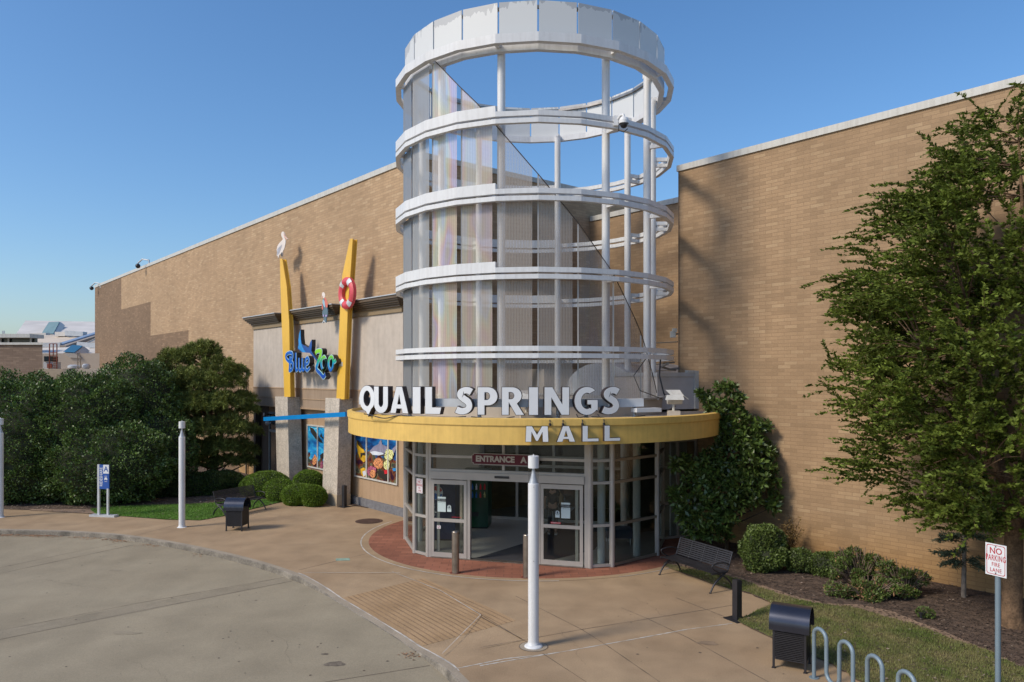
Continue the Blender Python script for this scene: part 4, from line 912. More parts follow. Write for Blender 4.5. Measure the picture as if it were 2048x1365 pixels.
# hairline cracks in the road and walk
def crack(px0, py0, px1, py1, z, sd, w=.006):
    r_ = random.Random(sd); a, b_ = G(px0, py0, z), G(px1, py1, z); n = 26; P = []; off = 0; d = (b_-a); s = Vector((-d.y, d.x, 0)).normalized()
    for i in range(n+1): off += r_.gauss(0, .035); P.append(a.lerp(b_, i/n)+s*off)
    return gline(P, w, z*0+.0045, .5)
tag(merge([crack(60, 1160, 230, 1172, RZ, 2, .004), crack(520, 1255, 600, 1330, RZ, 3, .003), crack(250, 1320, 330, 1365, RZ, 4, .003)]).build('road_crack', 'joint'), kind='structure')
tag(merge([crack(1120, 1260, 1180, 1330, 0, 7, .003), crack(560, 1030, 420, 1075, 0, 8, .006), crack(1240, 1190, 1350, 1235, 0, 9, .004)]).build('pavement_crack', 'joint'), kind='structure')
# soft edged stains
def stain(px, py, w, d, z, m_, nm, lb_=None, sd=1):
    c = G(px, py, z); rr = random.Random(sd); n = 28; ph = [rr.uniform(0, 6.28) for _ in range(4)]
    P = []
    for k_ in range(n):
        a = 2*math.pi*k_/n; r = 1+.16*math.sin(2*a+ph[0])+.12*math.sin(3*a+ph[1])+.08*math.sin(5*a+ph[2])
        P.append((c.x+w*r*math.cos(a), c.y+d*r*math.sin(a), z+.0045))
    b = MB(); b.add(P, [tuple(range(n))]); return tag(b.build(nm, m_), kind='structure')
M['stain2'] = mat('faint_stain', (.235, .165, .105), .9, var=.15, scale=6)
M['stain3'] = mat('road_stain', (.16, .13, .095), .85, var=.35, scale=14)
stain(*z8(1247, 649), .16, .13, RZ, 'stain3', 'road_stain', sd=3); stain(*zc(1370, 713), .20, .10, 0, 'stain2', 'pavement_stain', sd=5)
stain(*z8(470, 533), .28, .10, RZ, 'joint_band', 'road_stain', sd=9); stain(*z8(430, 300), .14, .1, RZ, 'joint_band', 'road_stain', sd=11); stain(*z8(1210, 612), .06, .05, RZ, 'stain3', 'road_stain', sd=13)
c = G(686, 1119.5); b = MB(); b.add([(c.x-.16, c.y-.15, .005), (c.x+.22, c.y-.12, .005), (c.x+.14, c.y+.15, .005), (c.x-.22, c.y+.10, .005)], [(0, 1, 2, 3)]); tag(b.build('painted_patch', 'mint'), kind='structure')
# gum spots
b = MB()
for _ in range(260):
    if random.random() < .55: x, y, z = random.uniform(-14, .5), random.uniform(8.5, 24), RZ
    else: x, y, z = random.uniform(-9, 5.5), random.uniform(9, 24), 0
    q = np.array([x, y]); i = min(range(0, len(K), 3), key=lambda j: np.linalg.norm(K[j]-q)); side = float(np.dot(q-K[i], Nn[i]))
    if (z < -.1 and side > -.6) or (z == 0 and (side < RD+.4 or math.hypot(x-TC.x, y-TC.y) < 5.5)): continue
    r = random.uniform(.010, .028); b.add([(x+r*math.cos(a)*random.uniform(.7, 1.3), y+r*math.sin(a), z+.005) for a in np.linspace(0, 6.28, 8)[:-1]], [tuple(range(7))])
tag(b.build('gum_spots', 'stain'), kind='stuff', label='scattered small dark gum spots on the concrete', cat='gum')
# brick pad round the doors
def disc(r0, r1, z, seg=96, a0=-180, a1=180):
    b = MB(); P = []
    for k_ in range(seg+1):
        a = lerp(a0, a1, k_/seg); P += [PA(a, r0, z), PA(a, r1, z)]
    b.add(P, [(2*i, 2*i+1, 2*i+3, 2*i+2) for i in range(seg)]); return b
tag(disc(2.5, 5.08, .005).build('brick_pad', 'paver'), kind='structure')
tag(disc(5.08, 5.30, .006).build('pad_border', 'walk_concrete'), kind='structure')
b = disc(5.29, 5.325, .009, 70, -115, 5); b2 = disc(5.29, 5.315, .009, 30, 22, 48); b.add(b2.v, b2.f); tag(b.build('pad_caulk', 'caulk'), kind='structure')
# beds and lawns
def sheet(name, pts, z, m_, kind='structure', jit=.05, n=5, label=None, cat=None):
    Q = [G(x, y) if not isinstance(x, Vector) else x for x, y in pts]; out = []; rr = random.Random(len(pts))
    for i in range(len(Q)):
        a, c_ = Q[i], Q[(i+1) % len(Q)]
        for k_ in range(n):
            p = a.lerp(c_, k_/n); j = 0 if k_ == 0 else jit; out.append((p.x+rr.uniform(-j, j), p.y+rr.uniform(-j, j), z))
    b = MB(); b.add(out, [tuple(range(len(out)))]); o = b.build(name, m_); tag(o, label, cat, kind=kind); return [(p[0], p[1]) for p in out]
Wp = lambda s, c: (WP(s, 0, c).x, WP(s, 0, c).y)
def sheetw(name, W2, z, m_, jit=.04, n=6):
    out = []; rr = random.Random(len(W2))
    for i in range(len(W2)):
        a, c_ = Vector(W2[i]), Vector(W2[(i+1) % len(W2)])
        for k_ in range(n):
            p = a.lerp(c_, k_/n); j = 0 if k_ == 0 else jit; out.append((p.x+rr.uniform(-j, j), p.y+rr.uniform(-j, j), z))
    b = MB(); b.add(out, [tuple(range(len(out)))]); tag(b.build(name, m_), kind='structure'); return [(p[0], p[1]) for p in out]
gx = lambda x, y: (G(x, y).x, G(x, y).y)
def z7(x, y): return gx(1300+x*.36523, 1000+y*.36523)
edge = [gx(1325, 1128), z7(100, 375), z7(330, 460), z7(560, 520), z7(668, 572), z7(480, 668), z7(650, 752), z7(1000, 905), z7(1130, 990), gx(1790, 1400), gx(1900, 1480), (7.2, 6.5), (10, 2), (20, 2)]
RB = edge+[Wp(sR+33, CRB-.01), Wp(sR+.6, CRB-.01), gx(1398, 1078)]
RBP = sheetw('mulch_bed', RB, .012, 'mulch')
so_ = [(12.6, 11.2), z7(2048, 1040), z7(1900, 900), z7(1650, 790), z7(1500, 730), z7(1290, 640), z7(1100, 600), z7(900, 590), z7(700, 540), z7(520, 470), z7(360, 420), z7(180, 372)]
soil = edge+[(16, 6)]+[(x+NN.x*.42, y+NN.y*.42) for x, y in so_]
sheetw('soil_strip', soil, .018, 'soil')
lawn = edge+[(15, 5.5), (12.2, 9.9), z7(2048, 930), z7(1850, 830), z7(1650, 768), z7(1450, 690), z7(1250, 632), z7(1100, 592), z7(900, 572), z7(700, 520), z7(500, 442), z7(340, 405), z7(160, 366)]
LR = sheetw('lawn', lawn, .024, 'lawn')
lb3 = [gx(x, y) for x, y in ((60, 1021), (150, 1027), (240, 1033), (330, 1040), (400, 1041.5), (445, 1033.5), (500, 1020), (568, 1003.5), (600, 1001), (645, 1004), (697, 1003), (700, 985), (600, 940), (420, 925), (200, 950), (-200, 985), (-200, 1010))]
sheetw('mulch_bed', lb3, .012, 'mulch')
ll = [gx(x, y) for x, y in ((190, 1029), (240, 1033), (330, 1040), (400, 1041.5), (445, 1033.5), (500, 1020), (568, 1003.5), (530, 1000), (480, 1003), (430, 1007), (380, 1010), (300, 1012), (230, 1015), (180, 1020))]
LL = sheetw('lawn', ll, .02, 'lawn_l', .02)
sheetw('soil_strip', [gx(x, y) for x, y in ((60, 1019), (60, 1022), (200, 1029), (190, 1020))], .016, 'soil')
sheetw('gravel_bed', [gx(x, y) for x, y in ((694, 1004), (700, 1011), (735, 1017), (752, 1012), (722, 1000), (698, 996))], .014, 'mulch', .01)
def inside(poly, x, y):
    c = False; n = len(poly); j = n-1
    for i in range(n):
        xi, yi = poly[i]; xj, yj = poly[j]
        if (yi > y) != (yj > y) and x < (xj-xi)*(y-yi)/(yj-yi)+xi: c = not c
        j = i
    return c
def blades(poly, n, h, w, m_, label, xr, yr, name='grass', dens=None):
    pts = []; 
    while len(pts) < n:
        X = rng.uniform(*xr, 4000); Y = rng.uniform(*yr, 4000)
        for x, y in zip(X, Y):
            if inside(poly, x, y):
                pts.append((x, y))
                if len(pts) >= n: break
    P = np.array(pts); n = len(P); a = rng.uniform(0, 2*np.pi, n); hh = h*rng.uniform(.5, 1.3, n); lean = rng.uniform(0, .6, n)*hh; ww = w*rng.uniform(.7, 1.3, n)
    V = np.zeros((n, 3, 3)); V[:, 0, 0] = P[:, 0]-np.sin(a)*ww; V[:, 0, 1] = P[:, 1]+np.cos(a)*ww; V[:, 1, 0] = P[:, 0]+np.sin(a)*ww; V[:, 1, 1] = P[:, 1]-np.cos(a)*ww
    V[:, 2, 0] = P[:, 0]+np.cos(a)*lean; V[:, 2, 1] = P[:, 1]+np.sin(a)*lean; V[:, 2, 2] = hh; V[:, :, 2] += .02
    o = fast_mesh(name, V.reshape(-1, 3), np.arange(n*3).reshape(-1, 3), m_); tag(o, label, 'grass', kind='stuff')
blades(LR, 95000, .045, .006, 'grass', 'patchy green and straw grass of the right lawn', (3.5, 13), (8.2, 19.5))
blades(LL, 26000, .05, .008, 'grass_l', 'lush short green grass of the left lawn', (-19, -5), (25.5, 33))
# chips and fallen leaves
def litter(name, polys, n, size, m_, label, cat, xr, yr, z):
    pts = []
    while len(pts) < n:
        x, y = rng.uniform(*xr), rng.uniform(*yr)
        if any(inside(p, x, y) for p in polys): pts.append((x, y))
    P = np.array(pts); n = len(P); a = rng.uniform(0, 6.28, n); s = size*rng.uniform(.5, 1.4, n); q = rng.uniform(.3, .7, n)
    V = np.zeros((n, 4, 3)); dx, dy = np.cos(a), np.sin(a); tz = rng.uniform(-.4, .4, (n, 2))
    for k_, (u, v) in enumerate(((1, 0), (0, 1), (-1, 0), (0, -1))):
        V[:, k_, 0] = P[:, 0]+s*(u*dx-v*q*dy); V[:, k_, 1] = P[:, 1]+s*(u*dy+v*q*dx); V[:, k_, 2] = z+.008+s*abs(tz[:, 0])*(.5+.5*u)+s*abs(tz[:, 1])*(.5+.5*v)
    tag(fast_mesh(name, V.reshape(-1, 3), np.arange(n*4).reshape(-1, 4), m_), label, cat, kind='stuff')
M['chip'] = mat('bark_chip', (.082, .055, .040), .95, island=.6, var=.3); M['chip2'] = mat('pale_chip', (.26, .20, .155), .95, island=.4, var=.2)
litter('mulch_chips', [RBP], 16000, .03, 'chip', 'dark shredded bark chips over the right planting bed', 'mulch', (4, 15), (8, 24), .014)
litter('mulch_chips', [[(p[0], p[1]) for p in lb3]], 5000, .035, 'chip2', 'greyish bark chips in the left planting bed', 'mulch', (-20, -5), (26, 38), .014)
litter('fallen_leaves', [RBP], 900, .026, 'chip2', 'pale dry leaf bits on the right lawn and bed', 'leaves', (4, 13), (8, 22), .05)
gut = []
for (x0, x1, dn) in ((0, 120, 500), (150, 175, 60), (175, 205, 50), (215, 260, 150), (295, 318, 60), (392, 408, 30), (828, 842, 40)):
    for _ in range(dn):
        px = random.uniform(x0, x1); i = near(px, interp(px, [0, 120, 230, 330, 430, 520, 590, 640, 700, 760, 800, 850, 900], [1060, 1063, 1070, 1084, 1104, 1127, 1151, 1173, 1207, 1243, 1268, 1303, 1346])); q = K[i]-Nn[i]*abs(random.gauss(.05, .12)); gut.append((q[0]+random.uniform(-.15, .15), q[1]+random.uniform(-.1, .03)))
P = np.array(gut); n = len(P); a = rng.uniform(0, 6.28, n); s = rng.uniform(.015, .04, n); V = np.zeros((n, 3, 3))
for k_ in range(3): V[:, k_, 0] = P[:, 0]+s*np.cos(a+k_*2.1); V[:, k_, 1] = P[:, 1]+s*np.sin(a+k_*2.1)*.7; V[:, k_, 2] = RZ+.008+rng.uniform(0, .012, n)
tag(fast_mesh('gutter_leaves', V.reshape(-1, 3), np.arange(n*3).reshape(-1, 3), 'leaf_brown'), 'dry brown leaf litter lying along the gutter', 'leaves', kind='stuff')
# manhole cover
c = G(738, 1043); mh = thing('manhole_cover', 'round rusty iron manhole cover in the tan pavement', 'manhole cover', c)
b = MB(); b.lathe(c, [(0.001, .012), (.40, .012)], 32); b.build('lid', 'iron', mh)
b = MB(); b.lathe(c, [(.405, .010), (.47, .010)], 32); b.build('rim', 'iron', mh)
b = MB()
for i in range(-4, 5):
    for j in range(-4, 5):
        x, y = i*.085, j*.085
        if math.hypot(x, y) < .37: b.box(c.x+x-.028, c.y+y-.028, .011, c.x+x+.028, c.y+y+.028, .017)
b.build('tread', 'iron', mh)
# ================================================================ SIGNS ON THE BUILDINGS
# big letters standing on a curved rail
LC = Vector((.48, 25.45, 0)); LRAD = 6.85
def LA(a, r, z): a = math.radians(a); return Vector((LC.x+r*math.sin(a), LC.y-r*math.cos(a), z))
def px2a(px, c=LC, r=LRAD):
    lo, hi = -50, 50
    for _ in range(40):
        m_ = (lo+hi)/2; p = Vector((c.x+r*math.sin(math.radians(m_)), c.y-r*math.cos(math.radians(m_)), 0))
        if 1024+F*p.x/p.y < px: lo = m_
        else: hi = m_
    return (lo+hi)/2
ms = thing('mall_name_sign', 'large white block letters with dark sides on a white rail above the canopy', 'sign', LA(0, LRAD, 4.0))
aL, aR = px2a(704), px2a(1262); aR2 = px2a(1290)
b = MB(); n = 26
for i in range(n):
    a0, a1 = lerp(aL, aR, i/n), lerp(aL, aR, (i+1)/n)
    b.hexa([LA(a0, LRAD-.22, 4.22), LA(a1, LRAD-.22, 4.22), LA(a1, LRAD-.42, 4.22), LA(a0, LRAD-.42, 4.22), LA(a0, LRAD-.22, 4.42), LA(a1, LRAD-.22, 4.42), LA(a1, LRAD-.42, 4.42), LA(a0, LRAD-.42, 4.42)])
b.build('rail', 'galv', ms)
e0, e1 = LA(aR, LRAD-.32, 4.32), LA(px2a(1320), LRAD-.32, 4.32)
MB().bar(LA(px2a(1225), LRAD-.30, 4.30), LA(px2a(1293), LRAD-.20, 4.32), .22, .2).bar(LA(px2a(1272), LRAD-.1, 4.13), LA(px2a(1319), LRAD-.05, 4.13), .3, .10).build('rail_end', 'signwhite', ms)
b = MB()
for px in (727, 806, 953, 1120, 1180, 1282): p = LA(px2a(px), LRAD-.3, 3.9); b.tube([p, p+UP*.08, p+UP*.35], [.10, .05, .05], 8)
b.build('rail_foot', 'galv', ms)
spans = [('Q', 719, 751), ('U', 748, 777), ('A', 780.5, 818), ('I', 825, 842), ('L', 850, 884), ('S', 911, 947), ('P', 954.5, 996), ('R', 1003, 1050), ('I', 1057, 1077), ('N', 1088, 1139), ('G', 1148, 1196), ('S', 1204, 1240)]
H_ = .70
for ch, p0, p1 in spans:
    a0, a1 = px2a(p0), px2a(p1); am = (a0+a1)/2; w = (LA(a1, LRAD, 0)-LA(a0, LRAD, 0)).length
    gw, loops = GL[ch]; ex = Vector((math.cos(math.radians(am)), math.sin(math.radians(am)), 0)); ez = Vector((math.sin(math.radians(am)), -math.cos(math.radians(am)), 0))
    sx = w/gw
    lp = [[(x*sx, y*H_) for x, y in L_] for L_ in loops]
    o = LA(am, LRAD, 4.03)-ex*(w/2)
    b = MB(); vs_, fs_ = place(curve_mesh(lp, .17), o-ez*.085, ex, UP, ez); b.add(vs_, fs_); body = b.build('letter', 'letterside', ms)
    b = MB(); vs_, fs_ = place(curve_mesh(lp, .008, -.013), o+ez*.004, ex, UP, ez); b.add(vs_, fs_); b.build('letter_face', 'letter', body)
# smaller word on the canopy edge
m2 = thing('canopy_word_sign', 'smaller white MALL letters hung on the yellow canopy edge', 'sign', PA(10, 5.75, 3.5))
for ch, p0, p1 in (('M', 1050.5, 1097.5), ('A', 1113, 1151), ('L', 1164.5, 1197.5), ('L', 1208.5, 1240.5)):
    a0, a1 = px2a(p0, TC, 5.84), px2a(p1, TC, 5.84); am = (a0+a1)/2; w = (PA(a1, 5.84)-PA(a0, 5.84)).length; gw, loops = GL[ch]
    if ch == 'L': gw = .78; loops = [[(0, 0), (.78, 0), (.78, .22), (.27, .22), (.27, 1), (0, 1)]]
    ex = Vector((math.cos(math.radians(am)), math.sin(math.radians(am)), 0)); ez = Vector((math.sin(math.radians(am)), -math.cos(math.radians(am)), 0)); hh = .385
    lp = [[(x*w/gw, y*hh) for x, y in L_] for L_ in loops]; o = PA(am, 5.84, 3.43)-ex*(w/2)
    b = MB(); vs_, fs_ = place(curve_mesh(lp, .09), o-ez*.045, ex, UP, ez); b.add(vs_, fs_); body = b.build('letter', 'letterside', m2)
    b = MB(); vs_, fs_ = place(curve_mesh(lp, .006, -.010), o+ez*.003, ex, UP, ez); b.add(vs_, fs_); b.build('letter_face', 'letter', body)
b = MB()
for px in (1100, 1126, 1165, 1208):
    a = px2a(px, TC, 5.74); p = PA(a, 5.74, 3.84); q = LA(px2a(px-12), LRAD-.02, 4.05); b.tube([p, p+UP*.10, p.lerp(q, .5)+UP*.0, q], .012, 6); b.tube([p-UP*.03, p+UP*.03], .03, 8)
b.build('cable', 'black', m2)
b = MB()
for (x0, x1) in ((735, 810), (810, 935), (945, 1030), (1180, 1285), (1090, 1170)):
    P = [LA(px2a(lerp(x0, x1, t)), LRAD+.12, 3.925+.07*(2*t-1)**2+(.02*math.sin(9*t))) for t in np.linspace(0, 1, 12)]; b.tube(P, .014, 6)
tag(b.build('sign_cable', 'black'), 'black cables lying on the canopy under the large letters', 'cable')
# entrance plaque
q = V_(-.93, -.14, 2.62); ep = thing('entrance_plaque', 'maroon notched plaque lettered in grey over the sliding doors', 'sign', V_(-.1, -.14, 2.62))
w_, h_ = 1.86, .30; nt_ = .05
out = [(nt_, 0), (w_-nt_, 0), (w_-nt_, nt_*.7), (w_, nt_), (w_, h_-nt_), (w_-nt_, h_-nt_*.7), (w_-nt_, h_), (nt_, h_), (nt_, h_-nt_*.7), (0, h_-nt_), (0, nt_), (nt_, nt_*.7)]
MB().prism([q+TT*x+UP*z for x, z in out], -TN*.05).build('board', 'signgrey', ep)
cx, cz = w_/2, h_/2
MB().prism([q-TN*.05+TT*(cx+(x-cx)*.985)+UP*(cz+(z-cz)*.90) for x, z in out], -TN*.004).build('board_face', 'maroon', ep)
b = MB(); text_on(b, 'ENTRANCE', q-TN*.058+TT*.66+UP*.15, TT, UP, -TN, .215, .008, .010, sx=.98); b.build('lettering', 'signgrey', ep); b = MB(); text_on(b, 'A', q-TN*.058+TT*1.45+UP*.15, TT, UP, -TN, .215, .008, .010); b.build('lettering', 'signgrey', ep)
# small no parking notice on the left sidelight
def np_face(root, o, ex, ez, w, h, th=.003):
    MB().fbox(o, ex, UP, ez, -w/2, w/2, -h/2, h/2, 0, th).build('sign_plate', 'signwhite', root)
    r = .035*w/.3; P = []
    b = MB(); m_ = .018*w/.3; t = .008*w/.3
    def rr_(i):
        hw, hh, r2 = w/2-i, h/2-i, .03*w/.3; L_ = []
        for cx, cy, a in ((hw-r2, hh-r2, 0), (-hw+r2, hh-r2, 90), (-hw+r2, -hh+r2, 180), (hw-r2, -hh+r2, 270)):
            for k_ in range(6): an = math.radians(a+90*k_/5); L_.append((cx+r2*math.cos(an), cy+r2*math.sin(an)))
        return L_
    A_, B_ = rr_(m_), rr_(m_+t); n = len(A_); vv = [o+ex*x+UP*y+ez*(th+.0015) for x, y in A_+B_]; b.add(vv, [(i, (i+1) % n, n+(i+1) % n, n+i) for i in range(n)]); b.build('sign_border', 'red', root)
    b = MB(); k = w/.305
    text_on(b, 'NO', o+UP*.125*k+ez*(th+.002), ex, UP, ez, .125*k, .001, .0015*k, sx=.92); text_on(b, 'PARKING', o+UP*.022*k+ez*(th+.002), ex, UP, ez, .118*k, .001, .0012*k, sx=.54, spacing=1.12)
    text_on(b, 'FIRE', o-UP*.07*k+ez*(th+.002), ex, UP, ez, .08*k, .001, .0005*k, sx=.75, spacing=1.12); text_on(b, 'LANE', o-UP*.15*k+ez*(th+.002), ex, UP, ez, .08*k, .001, .0005*k, sx=.8, spacing=1.12); b.build('sign_lettering', 'red', root)
a_ = V_(-2.785, .29); b_ = V_(-2.26, 0); exx = (b_-a_).normalized(); nz = Vector((exx.y, -exx.x, 0))
o = a_.lerp(b_, .46)+UP*1.93+nz*.055; t = thing('no_parking_notice', 'small faded no parking notice stuck on the narrow glass left of the doors', 'sign', o)
np_face(t, o, exx, nz, .27, .40)
# --- right no-parking sign on its post
ex = Vector((.42, -.907, 0)); ez = Vector((-.907, -.42, 0)); o = Vector((6.96, 10.93, 2.35))
t = thing('no_parking_sign', 'white and red no parking sign on a round grey post on the right lawn', 'sign', (o.x, o.y, 0))
np_face(t, o, ex, ez, .305, .46)
po = Vector((o.x, o.y, 0))-ez*.045
MB().tube([po-UP*.05, po+UP*2.52], .038, 14).build('post', 'bluegrey', t)
b = MB(); 
for z in (.19, -.19): b.tube([o+UP*z+ez*.002, o+UP*z+ez*.010], .009, 8)
b.build('bolt', 'black', t)
# --- rideshare sign at left
o = Vector((-14.5, 27.0, 0)); t = thing('rideshare_sign', 'blue and white rideshare sign on two posts in front of the holly hedge', 'sign', o)
ex = Vector((.98, -.17, 0)).normalized(); ez = Vector((-.17, -.98, 0)).normalized()
MB().fbox(o, ex, UP, ez, -.5, .5, 0, .07, -.12, .12).build('base', 'galv', t)
MB().fbox(o, ex, UP, ez, -.24, -.16, .07, 1.85, -.03, .03).build('post', 'galv', t); MB().fbox(o, ex, UP, ez, .13, .20, .07, 1.0, -.03, .03).build('post', 'galv', t)
MB().fbox(o, ex, UP, ez, -.16, .22, .98, 1.84, -.02, .025).build('sign_panel', 'blue', t)
MB().fbox(o, ex, UP, ez, -.005, .22, 1.53, 1.84, .025, .029).build('letter_box', 'signwhite', t)
b = MB(); text_on(b, 'A', o+ex*.107+UP*1.685+ez*.031, ex, UP, ez, .26, .002, .004); b.build('lettering', 'blue', t)
b = MB(); text_on(b, 'RIDESHARE', o-ex*.082+UP*1.41+ez*.027, UP, -ex, ez, .155, .002, .0015, sx=.86); b.build('lettering', 'signwhite', t)
q = o+ex*.10+UP*1.36+ez*.029
b = MB(); b.fbox(q, ex, UP, ez, -.06, .06, -.045, .0, 0, .002).fbox(q, ex, UP, ez, -.04, .04, .0, .035, 0, .002).fbox(q, ex, UP, ez, -.055, -.03, -.065, -.045, 0, .002).fbox(q, ex, UP, ez, .03, .055, -.065, -.045, 0, .002)
b.fbox(q, ex, UP, ez, -.05, .05, .07, .085, 0, .002).fbox(q, ex, UP, ez, -.05, .05, -.12, -.105, 0, .002); b.build('car_pictogram', 'signwhite', t)
# --- aquarium sign
za = thing('aquarium_sign', 'blue and green Blue Zoo sign with a leaping ray shape on the stucco wall', 'sign', WP(S(622, 13.8), 6, 13.8))
CZ = 13.42
sa, zaa = WQ(571, 744, CZ); sb = S(673, CZ); 
def z11(x, y): return WQ(550+x/10.5, 640+y/10.5, CZ)
def grad_mat(name, stops):
    m = bpy.data.materials.new(name); m.use_nodes = True; t = m.node_tree; b = t.nodes['Principled BSDF']; L = t.links.new
    b.inputs['Roughness'].default_value = .35
    uv = t.nodes.new('ShaderNodeUVMap'); uv.uv_map = 'UVMap'; sx = t.nodes.new('ShaderNodeSeparateXYZ'); L(uv.outputs[0], sx.inputs[0])
    r = t.nodes.new('ShaderNodeMapRange'); z0, z1 = stops[0][0], stops[-1][0]; r.inputs[1].default_value = z0; r.inputs[2].default_value = z1; L(sx.outputs[1], r.inputs[0])
    cr = t.nodes.new('ShaderNodeValToRGB'); e = cr.color_ramp.elements; e[0].position = 0; e[0].color = (*stops[0][1], 1); e[1].position = 1; e[1].color = (*stops[-1][1], 1)
    for z, c in stops[1:-1]: x = e.new((z-z0)/(z1-z0)); x.color = (*c, 1)
    L(r.outputs[0], cr.inputs[0]); L(cr.outputs[0], b.inputs['Base Color']); M[name] = m
zt = z11(1000, 640)[1]; zb = z11(1030, 1240)[1]; hh = zt-zb
grad_mat('zoo_gradient', [(zb, (.008, .05, .34)), (zb+.30*hh, (.008, .10, .45)), (zb+.52*hh, (.0, .28, .50)), (zb+.66*hh, (.01, .42, .10)), (zb+.80*hh, (.22, .58, .02)), (zt, (.25, .62, .02))])
M['zooblue'] = mat('zoo_blue', (.008, .115, .50), .35, var=.04); M['zoolight'] = mat('zoo_outline', (.42, .62, .72), .4); M['raydark'] = mat('ray_dark', (.008, .07, .30), .35, var=.1); M['raylight'] = mat('ray_light', (.02, .25, .62), .35, var=.2)
def script_letter(strokes, m_, nm, wd):
    """strokes in z11 pixel coordinates"""
    conv = []
    for pts in strokes:
        conv.append([z11(x, y) for x, y in pts])
    for layer, (grow, c0, c1, mm_) in enumerate(((.05, CZ+.0, CZ+.20, 'black'), (.05, CZ-.008, CZ-.001, 'zoolight'), (0, CZ-.018, CZ-.009, m_))):
        b = MB()
        for i, P in enumerate(conv):
            ol = stroke(P, wd+grow, 6); vs_, fs_ = curve_mesh([ol], abs(c1-c0)); 
            cc = (c0+c1)/2+i*.0006
            b.add([E*v[0]+UP*v[1]+NN*(cc-v[2]) for v in vs_], fs_)
        o_ = b.build(nm if layer == 0 else ('letter_outline' if layer == 1 else 'letter_face'), mm_, za if layer == 0 else root_)
        if layer == 0: root_ = o_
B1 = [[(310, 1060), (315, 900), (320, 760)], [(300, 880), (245, 820), (235, 745), (285, 700), (350, 695), (370, 745), (355, 820), (300, 870)], [(320, 880), (370, 905), (375, 980), (350, 1050), (295, 1070)]]
script_letter(B1, 'zooblue', 'letter', .12)
script_letter([[(440, 690), (438, 850), (440, 1010), (455, 1065), (480, 1040)]], 'zooblue', 'letter', .11)
script_letter([[(505, 800), (505, 1000), (525, 1065), (560, 1040), (572, 960)], [(577, 800), (577, 1000), (595, 1065), (622, 1030)]], 'zooblue', 'letter', .10)
script_letter([[(640, 940), (690, 920), (715, 860), (690, 795), (650, 830), (640, 920), (645, 1020), (680, 1065), (735, 1005)]], 'zooblue', 'letter', .10)
script_letter([[(855, 705), (880, 665), (940, 650), (975, 665), (950, 780), (905, 900), (875, 1010), (900, 1070), (960, 1130), (1020, 1200), (1060, 1150)]], 'zoo_gradient', 'letter', .15)
script_letter([[(1030, 780), (985, 830), (978, 960), (1020, 1060), (1065, 1000), (1080, 880), (1050, 790), (1025, 778)]], 'zoo_gradient', 'letter', .11)
script_letter([[(1185, 775), (1140, 825), (1130, 960), (1170, 1060), (1215, 1000), (1228, 870), (1210, 790), (1180, 772)], [(1225, 880), (1255, 885), (1285, 850)]], 'zoo_gradient', 'letter', .11)
ray = [(540, 205), (510, 300), (495, 420), (500, 520), (485, 560), (485, 615), (520, 640), (575, 685), (650, 690), (730, 695), (780, 745), (850, 830), (930, 910), (900, 850), (850, 790), (790, 700), (765, 650), (775, 560), (778, 415), (745, 470), (715, 560), (700, 590), (650, 555), (600, 530), (560, 500), (548, 400), (542, 300)]
rp = [z11(x, y) for x, y in ray]
b = MB(); b.prism([WP(s, z, CZ) for s, z in rp], NN*.16); rb_ = b.build('ray_body', 'black', za)
b = MB(); b.prism([WP(s, z, CZ-.001) for s, z in rp], -NN*.008); b.build('ray_face', 'raydark', rb_)
rl = [(540, 210), (512, 300), (500, 420), (505, 520), (490, 590), (530, 635), (590, 683), (660, 685), (620, 640), (585, 580), (560, 500), (545, 400)]
b = MB(); b.prism([WP(*z11(x, y), CZ-.010) for x, y in rl], -NN*.004); b.build('ray_highlight', 'raylight', rb_)
b = MB(); s0 = z11(230, 900); s1 = z11(1320, 985); b.wbox(s0[0], z11(1320, 900)[0], z11(800, 985)[1], z11(800, 900)[1], CZ+.20, CF+.02); b.build('raceway', 'beige', za)
# blue beam between pillars and canopy
p0 = WP(*WQ(529, 838.5, 13.2), 13.2); p1 = WP(*WQ(693, 829, 13.2), 13.2)
bb = MB().bar(p0, p1, .10, .17).build('steel_beam', 'rodblue'); tag(bb, 'slim blue beam running across the stone pillars to the canopy', 'beam')
